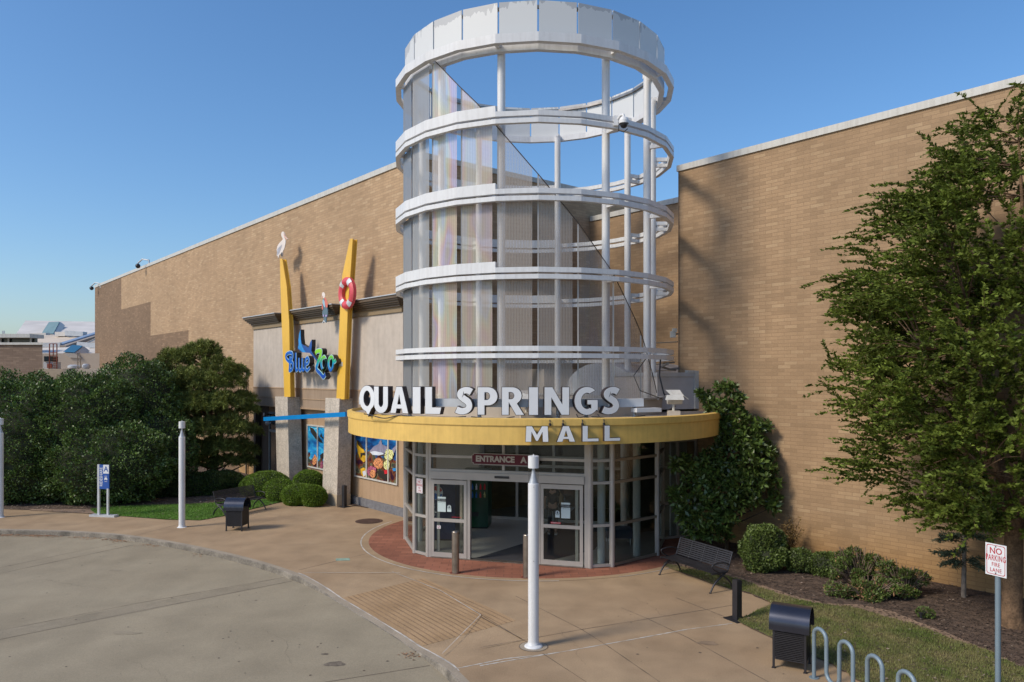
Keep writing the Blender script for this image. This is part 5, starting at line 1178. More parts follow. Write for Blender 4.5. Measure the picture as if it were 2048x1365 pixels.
# pelican cut-out
def cutout(nm, label, cat, conv, parts, c, th=.03):
    P0 = [conv(x, y) for x, y in parts[0][1]]; cc = WP(sum(p[0] for p in P0)/len(P0), min(p[1] for p in P0), c); root = thing(nm, label, cat, cc)
    for i, (m_, pts, n_) in enumerate(parts):
        Q = [conv(x, y) for x, y in pts]; b = MB()
        if i == 0: b.prism([WP(s, z, c) for s, z in Q], NN*th)
        else: b.prism([WP(s, z, c-.003*i) for s, z in Q], -NN*.002)
        b.build(n_, m_, root)
    return root
M['pelw'] = mat('pelican_white', (.70, .63, .58), .6, var=.1, scale=3); M['pelw2'] = mat('pelican_grey', (.36, .36, .40), .6, var=.3, scale=6); M['pelp'] = mat('pelican_pink', (.66, .38, .30), .6)
z66 = lambda x, y: WQ(540+x/6.827, 440+y/6.827, 13.78)
cutout('pelican_cutout', 'flat painted white pelican cut-out standing on the left yellow fin', 'cut-out', z66, [
    ('pelw', [(172, 160), (188, 168), (196, 190), (205, 225), (240, 262), (236, 272), (200, 240), (192, 235), (212, 280), (210, 330), (195, 390), (172, 440), (172, 500), (160, 505), (150, 460), (128, 480), (110, 530), (108, 500), (92, 490), (95, 440), (90, 410), (100, 360), (125, 320), (160, 285), (176, 262), (160, 235), (152, 205), (155, 178)], 'board'),
    ('pelw2', [(165, 335), (150, 400), (130, 450), (100, 490), (94, 470), (100, 400), (130, 370)], 'wing'), ('pelp', [(190, 178), (205, 225), (240, 262), (236, 272), (200, 242), (188, 215)], 'beak'), ('black', [(155, 450), (170, 445), (171, 500), (156, 500)], 'leg')], 13.78)
z13 = lambda x, y: WQ(620+x/13.65, 560+y/13.65, 13.66)
M['c_jean'] = mat('painted_jeans', (.10, .16, .20), .6, var=.2, scale=5); M['c_shirt'] = mat('painted_shirt', (.30, .48, .58), .6); M['c_coral'] = mat('painted_coral', (.60, .16, .12), .6); M['c_purple'] = mat('painted_purple', (.36, .30, .52), .6)
cutout('sitting_figure_cutout', 'flat painted cut-out of a figure with a red backpack perched on the cornice', 'cut-out', z13, [
    ('c_jean', [(345, 540), (375, 520), (420, 530), (455, 600), (470, 760), (480, 860), (485, 1000), (450, 1010), (445, 1100), (440, 1170), (410, 1170), (395, 1140), (355, 1180), (350, 1150), (375, 1060), (360, 1000), (335, 960), (340, 850), (365, 800), (345, 680)], 'board'),
    ('pelw', [(345, 345), (385, 340), (412, 390), (410, 460), (385, 500), (355, 505), (330, 430), (328, 380)], 'head'), ('c_coral', [(395, 480), (440, 500), (490, 640), (480, 750), (440, 760), (405, 640)], 'backpack'),
    ('c_shirt', [(350, 550), (380, 535), (405, 600), (420, 750), (390, 750), (350, 640)], 'shirt'), ('c_coral', [(335, 650), (352, 660), (365, 790), (345, 830), (330, 780)], 'arm'), ('c_purple', [(425, 960), (475, 955), (475, 1005), (425, 1010)], 'cuff'), ('c_purple', [(365, 950), (395, 950), (392, 1010), (365, 1015)], 'cuff'),
    ('pelp', [(330, 445), (350, 440), (360, 500), (335, 505)], 'face'), ('signwhite', [(350, 1170), (395, 1100), (435, 1165), (425, 1175), (395, 1130), (362, 1180)], 'shoe')], 13.66)
# life ring
c0 = WQ(540+1020/6.827, 440+1000/6.827, 13.45); rx = abs(S(540+1120/6.827, 13.45)-S(540+917/6.827, 13.45))/2; rz_ = (WQ(689, 440+785/6.827, 13.45)[1]-WQ(689, 440+1220/6.827, 13.45)[1])/2
lr = thing('life_ring', 'red life ring with four silver bands on the tall yellow fin', 'life ring', WP(c0[0], c0[1], 13.45))
def ringseg(a0, a1, r0f, r1f, th, off):
    b = MB(); n = max(2, round(abs(a1-a0)/6)); V1 = []
    for i in range(n+1):
        a = math.radians(lerp(a0, a1, i/n))
        for q in range(7):
            f = q/6; rf = lerp(r0f, r1f, f); bulge = th*math.sin(math.pi*f)
            V1.append(WP(c0[0]+rx*rf*math.cos(a), c0[1]+rz_*rf*math.sin(a), 13.50-bulge-off))
    b.add(V1, [(i*7+j, (i+1)*7+j, (i+1)*7+j+1, i*7+j+1) for i in range(n) for j in range(6)], True)
    return b
ringseg(0, 360, .52, 1.0, .07, 0).build('ring', 'buoyred', lr)
P = [WP(c0[0]+rx*math.cos(a), c0[1]+rz_*math.sin(a), 13.505) for a in np.linspace(0, 2*math.pi, 41)[:-1]]; Q = [WP(c0[0]+rx*.52*math.cos(a), c0[1]+rz_*.52*math.sin(a), 13.505) for a in np.linspace(0, 2*math.pi, 41)[:-1]]
b = MB(); b.add(P+Q+[p+NN*.12 for p in P+Q], [(i, (i+1) % 40, 80+(i+1) % 40, 80+i) for i in range(40)]+[(40+i, 40+(i+1) % 40, 120+(i+1) % 40, 120+i) for i in range(40)]); b.build('ring_edge', 'buoyred', lr)
for a in (52, 128, 232, 308): ringseg(a-12, a+12, .50, 1.02, .078, .003).build('band', 'silver', lr)

# ================================================================ STREET FURNITURE
# lamp posts
def lamp():
    t = thing('lamp_post', 'slim white lamp post standing nearest the camera before the doors', 'lamp post', (0, 0, 0), group='slim white lamp posts along the pavement')
    b = MB(); b.lathe((0, 0, 0), [(.17, 0), (.17, .015), (.155, .03), (.115, .05), (.102, .09), (.100, .12), (.100, 3.01), (.092, 3.02), (.02, 3.02)], 28); p = b.build('pole', 'white', t)
    b = MB(); b.lathe((0, 0, 0), [(.088, 3.02), (.060, 3.10), (.036, 3.20), (.024, 3.30), (.020, 3.32)], 24); b.build('reflector_cone', 'galv', t)
    M['lampglass'] = glass_mat('lamp_glass', (.9, .91, .92), .8) if 'lampglass' not in M else M['lampglass']
    b = MB(); b.lathe((0, 0, 0), [(.094, 3.02), (.094, 3.30)], 28); b.build('lens', 'lampglass', t)
    b = MB(); b.lathe((0, 0, 0), [(.001, 3.30), (.100, 3.30), (.100, 3.52), (.001, 3.525)], 28).lathe((0, 0, 0), [(.012, 3.52), (.012, 3.55), (.001, 3.555)], 8); b.build('cap', 'white', t)
    b = MB(); b.tube([(0, -.1005, 2.96), (0, -.104, 2.96)], .008, 6).tube([(0, -.1005, 1.6), (0, -.104, 1.6)], .008, 6); b.build('bolt', 'steel', t)
    return t
l0 = lamp(); l0.location = (.397, 14.03, 0)
dup(l0, (-10.9, 25.1, -.03), label='slim white lamp post beside the small lawn, between the ride sign and the bin')
dup(l0, (-18.08, 26.86, -.03), label='slim white lamp post at the far left edge in front of the holly hedge')
b = MB(); b.lathe((.397, 14.03, .0), [(.17, .0062), (.255, .006)], 28); tag(b.build('patched_concrete', 'curb'), kind='structure')
b = MB(); b.lathe((.397, 14.03, .0), [(.255, .0058), (.270, .0058)], 28); tag(b.build('pavement_joint', 'joint'), kind='structure')
# steel bollards
def bollard():
    t = thing('steel_bollard', 'round steel bollard in front of the left sliding door', 'bollard', (0, 0, 0), group='steel bollards on the red brick pad')
    MB().lathe((0, 0, 0), [(.093, 0), (.093, 1.045), (.086, 1.06), (.001, 1.064)], 26).build('tube', 'steel', t)
    MB().lathe((0, 0, 0), [(.094, .0), (.13, .006), (.15, .0065)], 26).build('rust_collar', 'rust', t); return t
b0 = bollard(); b0.location = (-1.43, 19.25, .005)
dup(b0, (.365, 18.85, .005), label='round steel bollard half hidden behind the nearest lamp post')
# square dark posts
def sqpost():
    t = thing('square_post', 'dark square metal post at the corner of the right lawn', 'post', (0, 0, 0), group='dark square posts')
    MB().box(-.068, -.068, .0, .068, .068, .80).box(-.055, -.055, .80, .055, .055, .815).build('post', 'charcoal', t); MB().box(-.2, -.2, 0, .2, .2, .012).build('base_plate', 'charcoal', t); return t
s0_ = sqpost(); s0_.location = (4.62, 15.6, .004); s0_.rotation_euler = (0, 0, .5)
dup(s0_, (-6.40, 29.0, .004), -.6, 'dark square metal post at the foot of the near stone pillar')
# litter bins
def bin_():
    t = thing('litter_bin', 'dark slatted litter bin with domed lid by the right lawn', 'litter bin', (0, 0, 0), group='dark slatted litter bins with domed lids')
    h = .255
    for x in (-h, h):
        for y in (-h, h):
            MB().box(x-.018, y-.018, .0, x+.018, y+.018, .80).box(x-.03, y-.03, 0, x+.03, y+.03, .012).build('leg', 'charcoal', t)
    for sgn, ax in ((-1, 'y'), (1, 'y'), (-1, 'x'), (1, 'x')):
        b = MB(); n = 19
        for i in range(n):
            z = .17+i*(.54/(n-1))
            if ax == 'y': b.box(-h+.02, sgn*h-.014, z-.009, h-.02, sgn*h+.014, z+.009)
            else: b.box(sgn*h-.014, -h+.02, z-.009, sgn*h+.014, h-.02, z+.009)
        b.build('slat_panel', 'charcoal', t)
    MB().box(-h+.03, -h+.03, .14, h-.03, h-.03, .74).build('liner', 'black', t)
    # lid: half barrel along x
    n = 20; b = MB(); r = .31; V1 = []
    for x in (-.325, .325):
        for k_ in range(n+1): a = math.pi*k_/n; V1.append((x, -r*math.cos(a), .75+.30*math.sin(a)))
        for k_ in range(n+1): a = math.pi*k_/n; V1.append((x, -(r-.018)*math.cos(a), .75+.282*math.sin(a)))
    m_ = n+1; b.add(V1[:m_]+V1[2*m_:3*m_], [(k_, k_+1, m_+k_+1, m_+k_) for k_ in range(n)], True); b.add(V1[m_:2*m_]+V1[3*m_:], [(k_+1, k_, m_+k_, m_+k_+1) for k_ in range(n)], True)
    for s_ in (0, 2): b.add(V1[s_*m_:(s_+1)*m_]+V1[(s_+1)*m_:(s_+2)*m_], [(k_, k_+1, m_+k_+1, m_+k_) for k_ in range(n)])
    b.box(-.325, -r, .66, .325, -r+.015, .75).box(-.325, r-.015, .66, .325, r, .75)
    M['lid'] = mat('lid_metal', (.05, .055, .075), .25, metal=.7, var=.1)
    b.build('lid', 'lid', t); return t
k0 = bin_(); k0.location = (4.83, 13.12, .0); k0.rotation_euler = (0, 0, math.radians(-29))
dup(k0, (-8.93, 24.72, 0), math.radians(-4), 'dark slatted litter bin with domed lid beside the left bench')
# benches
def bench():
    t = thing('metal_bench', 'dark slatted metal bench in front of the right shrubs', 'bench', (0, 0, 0), group='dark slatted metal benches')
    L_ = .92   # half length, along x; front is -y
    b = MB()
    for i in range(9):
        y = -.27+i*.055; b.box(-L_, y-.020, .435+.004*abs(i-4), L_, y+.020, .443+.004*abs(i-4))
    b.build('seat', 'charcoal', t)
    b = MB()
    for i in range(9):
        f = i/8; z = .50+f*.37; y = .215+f*.13; b.fbox((0, y, z), Vector((1, 0, 0)), Vector((0, .33, .94)), Vector((0, -.94, .33)), -L_, L_, -.018, .018, -.004, .004)
    b.build('backrest', 'charcoal', t)
    for x in (-L_, -.46, 0, .46, L_):
        b = MB(); w = .04 if abs(x) > .9 else .02
        b.tube([(x, -.29, .432), (x, 0, .428), (x, .19, .445), (x, .225, .52), (x, .35, .88)], w/2, 6); b.build('support_rib', 'charcoal', t)
    for x in (-L_, L_):
        for (pts) in ([(x, -.33, 0), (x, -.20, .20), (x, .02, .36), (x, .20, .46)], [(x, .36, 0), (x, .26, .20), (x, .08, .34), (x, -.12, .42)]):
            C_ = [Vector(p) for p in catmull(pts, 5)]; MB().tube(C_, [.017+.008*math.sin(math.pi*i/(len(C_)-1)) for i in range(len(C_))], 8).tube([pts[0], (pts[0][0], pts[0][1], .015)], .03, 8).build('leg', 'charcoal', t)
        C_ = catmull([(x, .24, .60), (x, .10, .655), (x, -.12, .665), (x, -.27, .62), (x, -.22, .53), (x, -.05, .44)], 5); MB().tube([Vector(p) for p in C_], .016, 8).build('armrest', 'charcoal', t)
    return t
n0 = bench(); n0.location = (4.42, 18.42, .0); n0.rotation_euler = (0, 0, math.radians(-62.5))
dup(n0, (-9.9, 27.7, .0), math.radians(62), 'dark slatted metal bench beside the small left lawn')
# wave bike rack
t = thing('bike_rack', 'grey painted wave shaped bike rack next to the lawn at the bottom right', 'bike rack', (5.0, 12.55, 0))
d0 = Vector((.16, -.60, 0)); st0 = Vector((5.0, 12.58, 0)); P = [st0]; hN = 5
for i in range(hN):
    a = st0+d0*i; b_ = a+d0*.5; zt = .72
    P += [a+UP*.2] if i == 0 else []
    P += [a+UP*zt]+[a.lerp(b_, .5-.5*math.cos(math.pi*k_/8))+UP*(zt+.135*math.sin(math.pi*k_/8)) for k_ in range(1, 8)]+[b_+UP*zt]
    if i < hN-1:
        c_ = a+d0; P += [b_+UP*.22]+[b_.lerp(c_, .5-.5*math.cos(math.pi*k_/8))+UP*(.22-.135*math.sin(math.pi*k_/8)) for k_ in range(1, 8)]+[c_+UP*.22]
    else: P += [b_]
Q = [P[0]]
for p in P[1:]:
    if (p-Q[-1]).length > .01: Q.append(p)
MB().tube(Q, .033, 12).build('rail', 'bluegrey', t)
b = MB()
for p in (P[0], P[-1]): b.lathe(p, [(.001, .012), (.08, .012), (.08, 0)], 16)
b.build('foot_plate', 'bluegrey', t)

# ================================================================ FIXTURES
def flood(loc, rz, label):
    t = thing('canopy_floodlight', label, 'floodlight', (0, 0, 0), group='white floodlights on the canopy roof')
    MB().box(-.16, -.16, 0, .16, .16, .16).build('block', 'beige', t)
    MB().tube([(0, 0, .16), (0, 0, .36)], .04, 10).build('stem', 'coping', t)
    b = MB(); n = 14; b.add([(x, .2*math.cos(math.pi*(1+k_/n)), .55+.22*math.sin(math.pi*(1+k_/n))) for x in (-.17, .22) for k_ in range(n+1)], [(k_, k_+1, n+2+k_, n+1+k_) for k_ in range(n)], True)
    for x in (-.17, .22): b.add([(x, .2*math.cos(math.pi*(1+k_/n)), .55+.22*math.sin(math.pi*(1+k_/n))) for k_ in range(n+1)], [tuple(range(n+1))])
    b.add([(-.17, -.2, .551), (.22, -.2, .551), (.22, .2, .551), (-.17, .2, .551)], [(0, 1, 2, 3)])
    b.build('housing', 'coping', t)
    MB().bar((-.24, -.20, .56), (.22, -.20, .56), .02, .02).hexa([(-.26, -.34, .46), (.24, -.34, .46), (.22, -.20, .57), (-.2, -.20, .57), (-.26, -.35, .46), (.24, -.35, .46), (.22, -.21, .585), (-.2, -.21, .585)]).build('visor', 'coping', t)
    MB().hexa([(-.05, .16, .56), (.28, .16, .56), (.2, .34, .70), (-.18, .34, .70), (-.05, .15, .575), (.28, .15, .575), (.2, .33, .715), (-.18, .33, .715)]).hexa([(.24, -.15, .56), (.24, .15, .56), (.38, .1, .46), (.38, -.1, .46), (.25, -.15, .58), (.25, .15, .58), (.39, .1, .48), (.39, -.1, .48)]).build('barn_door', 'coping', t)
    t.location = loc; t.rotation_euler = (0, 0, rz); return t
f0 = flood((4.36, 20.5, 3.90), -.1, 'white floodlight with flaps at the right end of the large letters')
dup(f0, (.37, 19.55, 3.90), .1, 'white floodlight mostly hidden behind the letter R')
# dome camera on the tower
p = PA(29, RO+.02, 11.68); cmr = thing('dome_camera', 'white dome security camera hung on the second tower ring', 'security camera', p)
d_ = Vector((math.sin(math.radians(29)), -math.cos(math.radians(29)), 0))
MB().box(p.x-.10, p.y-.05, p.z-.10, p.x+.02, p.y+.05, p.z+.16).build('mount', 'white', cmr)
MB().tube([p+UP*.05, p+d_*.16+UP*.14, p+d_*.26+UP*.12, p+d_*.28+UP*.04], .035, 8).build('arm', 'white', cmr)
q = p+d_*.28; MB().lathe(q, [(.04, .06), (.10, .03), (.13, -.04), (.13, -.12)], 18).build('housing', 'white', cmr); MB().sphere((q.x, q.y, q.z-.13), (.10, .10, .11), 16, 6, -90, 0).build('dome', 'black', cmr)
MB().tube([q-UP*.1+Vector((-.12, 0, 0)), q-UP*.3+Vector((-.14, 0, 0)), q-UP*.34+Vector((0, 0, 0)), q-UP*.25+Vector((.1, 0, 0))], .012, 6).build('cable', 'black', cmr)
def wallcam(px, py, label, c):
    s, z = WQ(px, py, c); p = WP(s, z, c); t = thing('roof_camera', label, 'security camera', p, group='small cameras on the long brick store roof')
    MB().tube([p, p+UP*.35, p-E*.5-NN*.3+UP*.45, p-E*.85-NN*.5+UP*.2], .05, 6).build('gooseneck', 'galv', t); q = p-E*.85-NN*.5; MB().sphere((q.x, q.y, q.z), .17, 10, 6).build('dome', 'charcoal', t)
wallcam(298, 531, 'small gooseneck camera on the roof edge midway along the long brick wall', CB); wallcam(201, 576, 'small gooseneck camera at the far end of the long brick wall', CB)
s, z = WQ(1348, 668, 21.5); p = AT(1347, 668, 24.6); t = thing('wall_sensor', 'small cream motion light on the brick wall corner right of the tower', 'wall light', p)
MB().box(p.x-.1, p.y-.08, p.z-.12, p.x+.06, p.y+.08, p.z+.08).build('housing', 'coping', t); MB().box(p.x-.03, p.y-.1, p.z+.06, p.x+.10, p.y+.1, p.z+.17).build('visor', 'coping', t)
MB().tube([p+Vector((.05, 0, 0)), p+Vector((.25, .25, 0))], .03, 6).build('arm', 'coping', t)
# conduits near the right corner
b = MB(); q = AT(1300, 697, 25.2)
b.tube([AT(1300, 687, 25.3), AT(1355, 684, 24.4)], .02, 6); b.tube([PA(62, RO, 5.35), AT(1322, 734, 24.2), AT(1340, 739, 24.2), AT(1358, 737, 24.2)], .035, 8); b.tube([AT(1300, 742, 25), AT(1352, 741, 24.3)], .022, 6); b.tube([AT(1309, 729, 24.6), AT(1349, 725, 24.2)], .03, 6)
tag(b.build('wall_conduit', 'bronze'), 'dark conduits crossing from the tower to the right brick wall', 'conduit')
b = MB(); b.tube([PA(57, 4.2, 5.45), PA(53, 4.30, 5.0), PA(54, 4.4, 4.5), PA(55, 4.7, 4.15), Vector((4.2, 20.55, 4.05))], .022, 6); b.tube([PA(46, 4.2, 5.5), PA(38, 4.22, 5.0), PA(41, 4.25, 4.6), PA(53, 4.4, 4.35)], .012, 6)
tag(b.build('loose_cable', 'black'), 'loose black cable looping down the right foot of the tower to the floodlight', 'cable')
s, z = WQ(530, 829, 14.1); p = WP(s, z, 14.2); t = thing('facade_floodlight', 'small square floodlight and camera under the shop front soffit by the door', 'floodlight', p)
MB().fbox(p, E, NN, UP, -.12, .12, -.16, -.08, -.10, .10).build('lamp_head', 'black', t); MB().fbox(p, E, NN, UP, -.09, .09, -.165, -.16, -.07, .07).build('lens', 'signwhite', t)
q = p-UP*.42; MB().sphere((q.x, q.y, q.z), .10, 12, 8).tube([q, q+NN*.3], .04, 8).build('camera', 'signwhite', t); MB().tube([p, p+NN*.25], .03, 8).build('arm', 'black', t)

# ================================================================ INSIDE THE VESTIBULE
def vend(nm, label, x, y, rz, w, d, h, col):
    t = thing(nm, label, 'vending machine', V_(x, y, .012)); t.rotation_euler = (0, 0, 0)
    ex = Vector((math.cos(rz), math.sin(rz), 0)); ey = Vector((-math.sin(rz), math.cos(rz), 0)); o = V_(x, y, .012)
    MB().fbox(o, ex, ey, UP, -w/2, w/2, -d/2, d/2, .05, h).build('cabinet', col, t)
    MB().fbox(o, ex, ey, UP, -w/2+.03, w/2-.03, -d/2+.03, d/2-.03, 0, .05).build('foot', 'black', t); return t, o, ex, ey
M['vblue'] = mat('machine_blue', (.008, .02, .075), .3, var=.1); M['vgreen'] = mat('machine_green', (.006, .05, .022), .3, var=.2)
t, o, ex, ey = vend('blue_vending_machine', 'dark blue drinks machine with a round emblem behind the left door glass', -2.72, 2.35, math.radians(-6), .85, .8, 1.85, 'vblue')
M['emb_r'] = mat('emblem_red', (.50, .03, .04), .4); M['emb_b'] = mat('emblem_blue', (.01, .12, .42), .4)
q = o-ey*.402-ex*.16+UP*1.45; r = .2
b = MB(); b.prism([q+ex*(r*1.06*math.cos(a))+UP*(r*1.06*math.sin(a)) for a in np.linspace(0, 6.283, 33)[:-1]], -ey*.004); e_ = b.build('emblem', 'signwhite', t)
top = [(r*math.cos(a), r*math.sin(a)) for a in np.linspace(math.radians(20), math.radians(165), 16)]; wave = [(-.12, .06), (-.04, .08), (.06, .03), (.12, .02)]
b = MB(); b.prism([q+ex*x+UP*z-ey*.006 for x, z in top+wave], -ey*.002); b.build('emblem_top', 'emb_r', e_)
bot = [(r*math.cos(a), r*math.sin(a)) for a in np.linspace(math.radians(195), math.radians(350), 16)]; wave = [(.12, -.05), (.04, -.04), (-.05, -.01), (-.13, -.01)]
b = MB(); b.prism([q+ex*x+UP*z-ey*.006 for x, z in bot+wave], -ey*.002); b.build('emblem_bottom', 'emb_b', e_)
b = MB(); text_on(b, 'pepsi', o-ey*.404-ex*.28+UP*.85, UP, -ex, ey*-1, .26, .002, .004); b.build('lettering', 'signwhite', t)
t, o, ex, ey = vend('green_vending_machine', 'dark green drinks machine with rounded front seen through the open doorway', -2.32, 4.35, math.radians(-8), .85, .7, 1.9, 'vgreen')
b = MB(); n = 10; V1 = [o+ex*(-.425+.85*i/n)+ey*(-.35-.10*math.sin(math.pi*i/n))+UP*z for z in (.06, 1.88) for i in range(n+1)]; b.add(V1, [(i, i+1, n+2+i, n+1+i) for i in range(n)], True); b.build('front', 'vgreen', t)
b = MB()
rr = random.Random(4)
bcol = ['emb_b', 'fy', 'fb', 'fr', 'fo', 'signwhite']
for row, z in enumerate((1.28, 1.02)):
    for i in range(6):
        x = -.33+i*.13; yy = -.35-.10*math.sin(math.pi*(x+.425)/.85)-.004; p = o+ex*x+ey*yy+UP*z
        q = MB(); q.lathe(p, [(.001, .19), (.012, .19), (.014, .15), (.028, .11), (.028, 0), (.001, 0)], 10); q.build('bottle_picture', bcol[rr.randrange(6)], t)
MB().fbox(o, ex, ey, UP, -.12, .12, -.47, -.44, .42, .55).build('dispense_slot', 'black', t)
b = MB(); b.sphere(tuple(o+ex*.12-ey*.45+UP*1.68), (.09, .02, .09), 14, 8); b.build('badge', 'fy', t)
# mat and bench seat
b = MB(); b.add([V_(-.95, .12, .016), V_(.86, .12, .016), V_(2.0, 2.0, .016), V_(2.2, 8.8, .016), V_(.1, 8.8, .016), V_(.1, 3.0, .016)], [(0, 1, 2, 3, 4, 5)]); tag(b.build('entrance_mat', 'mat'), 'long black entrance mat running in through the sliding doors', 'mat')
o = V_(2.55, 3.1, .012); t = thing('padded_stool', 'small dark blue padded seat behind the right vestibule glass', 'stool', o)
M['seatblue'] = mat('seat_blue', (.03, .055, .10), .6)
MB().box(o.x-.38, o.y-.28, o.z+.2, o.x+.38, o.y+.28, o.z+.46).build('cushion', 'seatblue', t)
for x in (-.32, .32):
    for y in (-.22, .22): MB().tube([o+Vector((x, y, 0)), o+Vector((x, y, .2))], .02, 8).build('leg', 'galv', t)
# person indoors (seen from behind, bag on the shoulder)
def skin_body(name, nodes, edges, m_, parent=None, loc=(0, 0, 0), rz=0):
    me = bpy.data.meshes.new(name); me.from_pydata([n[:3] for n in nodes], edges, []); o = bpy.data.objects.new(name, me); SC.collection.objects.link(o)
    md = o.modifiers.new('s', 'SKIN'); 
    if not me.skin_vertices: 
        bpy.context.view_layer.objects.active = o
    for i, n in enumerate(nodes):
        rx_ = n[3]; ry_ = n[4] if len(n) > 4 else n[3]; me.skin_vertices[0].data[i].radius = (rx_, ry_); me.skin_vertices[0].data[i].use_root = (i == 0)
    o.modifiers.new('u', 'SUBSURF').levels = 2; o.modifiers['u'].render_levels = 2
    bpy.context.view_layer.update(); dg = bpy.context.evaluated_depsgraph_get(); m2_ = bpy.data.meshes.new_from_object(o.evaluated_get(dg)); bpy.data.objects.remove(o)
    m2_.name = name; m2_.materials.clear(); m2_.materials.append(M[m_] if isinstance(m_, str) else m_)
    ob = bpy.data.objects.new(name, m2_); SC.collection.objects.link(ob); ob.location = loc; ob.rotation_euler = (0, 0, rz)
    for p_ in m2_.polygons: p_.use_smooth = True
    if parent: ob.parent = parent
    return ob
M['skin'] = mat('skin', (.42, .24, .17), .6, var=.04); M['hair'] = mat('brown_hair', (.10, .065, .04), .6, var=.3, scale=30); M['tee'] = mat('black_shirt', (.02, .02, .024), .9, var=.2); M['trou'] = mat('dark_trousers', (.045, .05, .055), .9, var=.15); M['bag'] = mat('tan_bag', (.20, .14, .08), .8, var=.3, scale=12)
nodes = [(0, 0, .92, .135, .10), (0, 0, 1.10, .12, .085), (0, .01, 1.30, .155, .09), (0, 0, 1.40, .06, .055), (0, -.01, 1.48, .05, .05), (0, -.02, 1.58, .075, .09), (0, -.02, 1.66, .06, .07),
  (-.17, 0, 1.34, .05), (-.24, -.02, 1.12, .038), (-.25, .06, .90, .028), (-.25, .10, .83, .032, .018), (.17, 0, 1.34, .05), (.25, -.01, 1.12, .038), (.24, .14, 1.0, .028), (.20, .2, .97, .03, .018),
  (-.09, 0, .80, .08), (-.10, .03, .47, .052), (-.11, -.02, .10, .035), (-.12, .10, .04, .035, .025), (.09, 0, .80, .08), (.10, .02, .47, .052), (.10, -.08, .12, .035), (.11, .03, .04, .035, .025),
  (-.25, .13, .77, .012), (-.235, .145, .775, .010), (-.265, .14, .78, .010), (-.245, .10, .765, .010), (-.28, .10, .80, .011)]
edges = [(0, 1), (1, 2), (2, 3), (3, 4), (4, 5), (5, 6), (2, 7), (7, 8), (8, 9), (9, 10), (2, 11), (11, 12), (12, 13), (13, 14), (0, 15), (15, 16), (16, 17), (17, 18), (0, 19), (19, 20), (20, 21), (21, 22), (10, 23), (10, 24), (10, 25), (10, 26), (10, 27)]
rt = thing('person', 'person in dark clothes with a tan shoulder bag walking behind the right door glass', 'person', (1.28, 23.9, .014), -.15)
body = skin_body('body', nodes, edges, 'skin', rt)
shirt = skin_body('shirt', [(0, 0, .90, .15, .115), (0, 0, 1.10, .138, .102), (0, .01, 1.30, .172, .106), (0, 0, 1.385, .07, .065), (-.17, 0, 1.34, .066), (-.225, -.01, 1.18, .055), (.17, 0, 1.34, .066), (.235, -.01, 1.18, .055)], [(0, 1), (1, 2), (2, 3), (2, 4), (4, 5), (2, 6), (6, 7)], 'tee', rt)
tr_ = skin_body('trousers', [(0, 0, .93, .15, .115), (-.09, 0, .80, .096), (-.10, .03, .47, .072), (-.11, -.01, .13, .058), (.09, 0, .80, .096), (.10, .02, .47, .072), (.10, -.07, .15, .058)], [(0, 1), (1, 2), (2, 3), (0, 4), (4, 5), (5, 6)], 'trou', rt)
hr = MB().sphere((0, -.035, 1.60), (.092, .108, .115), 16, 10).sphere((0, -.07, 1.50), (.075, .055, .12), 12, 8); ho = hr.build('hair', 'hair'); ho.parent = rt
bg_ = MB().sphere((.27, -.04, 1.10), (.075, .10, .19), 14, 10).tube([(.27, -.06, 1.24), (.20, -.04, 1.42), (.18, .03, 1.40), (.26, .0, 1.22)], .012, 6); bo = bg_.build('shoulder_bag', 'bag'); tag(bo, 'tan soft bag hanging from the shoulder of the person indoors', 'bag'); bo.location = rt.location; bo.rotation_euler = rt.rotation_euler
for x, y in ((-.12, .07), (.105, .0)):
    so = MB().box(x-.04, y-.12, 0, x+.04, y+.11, .025).box(x-.042, y-.02, .025, x+.042, y+.03, .06).build('sandal', 'signgrey'); so.parent = rt
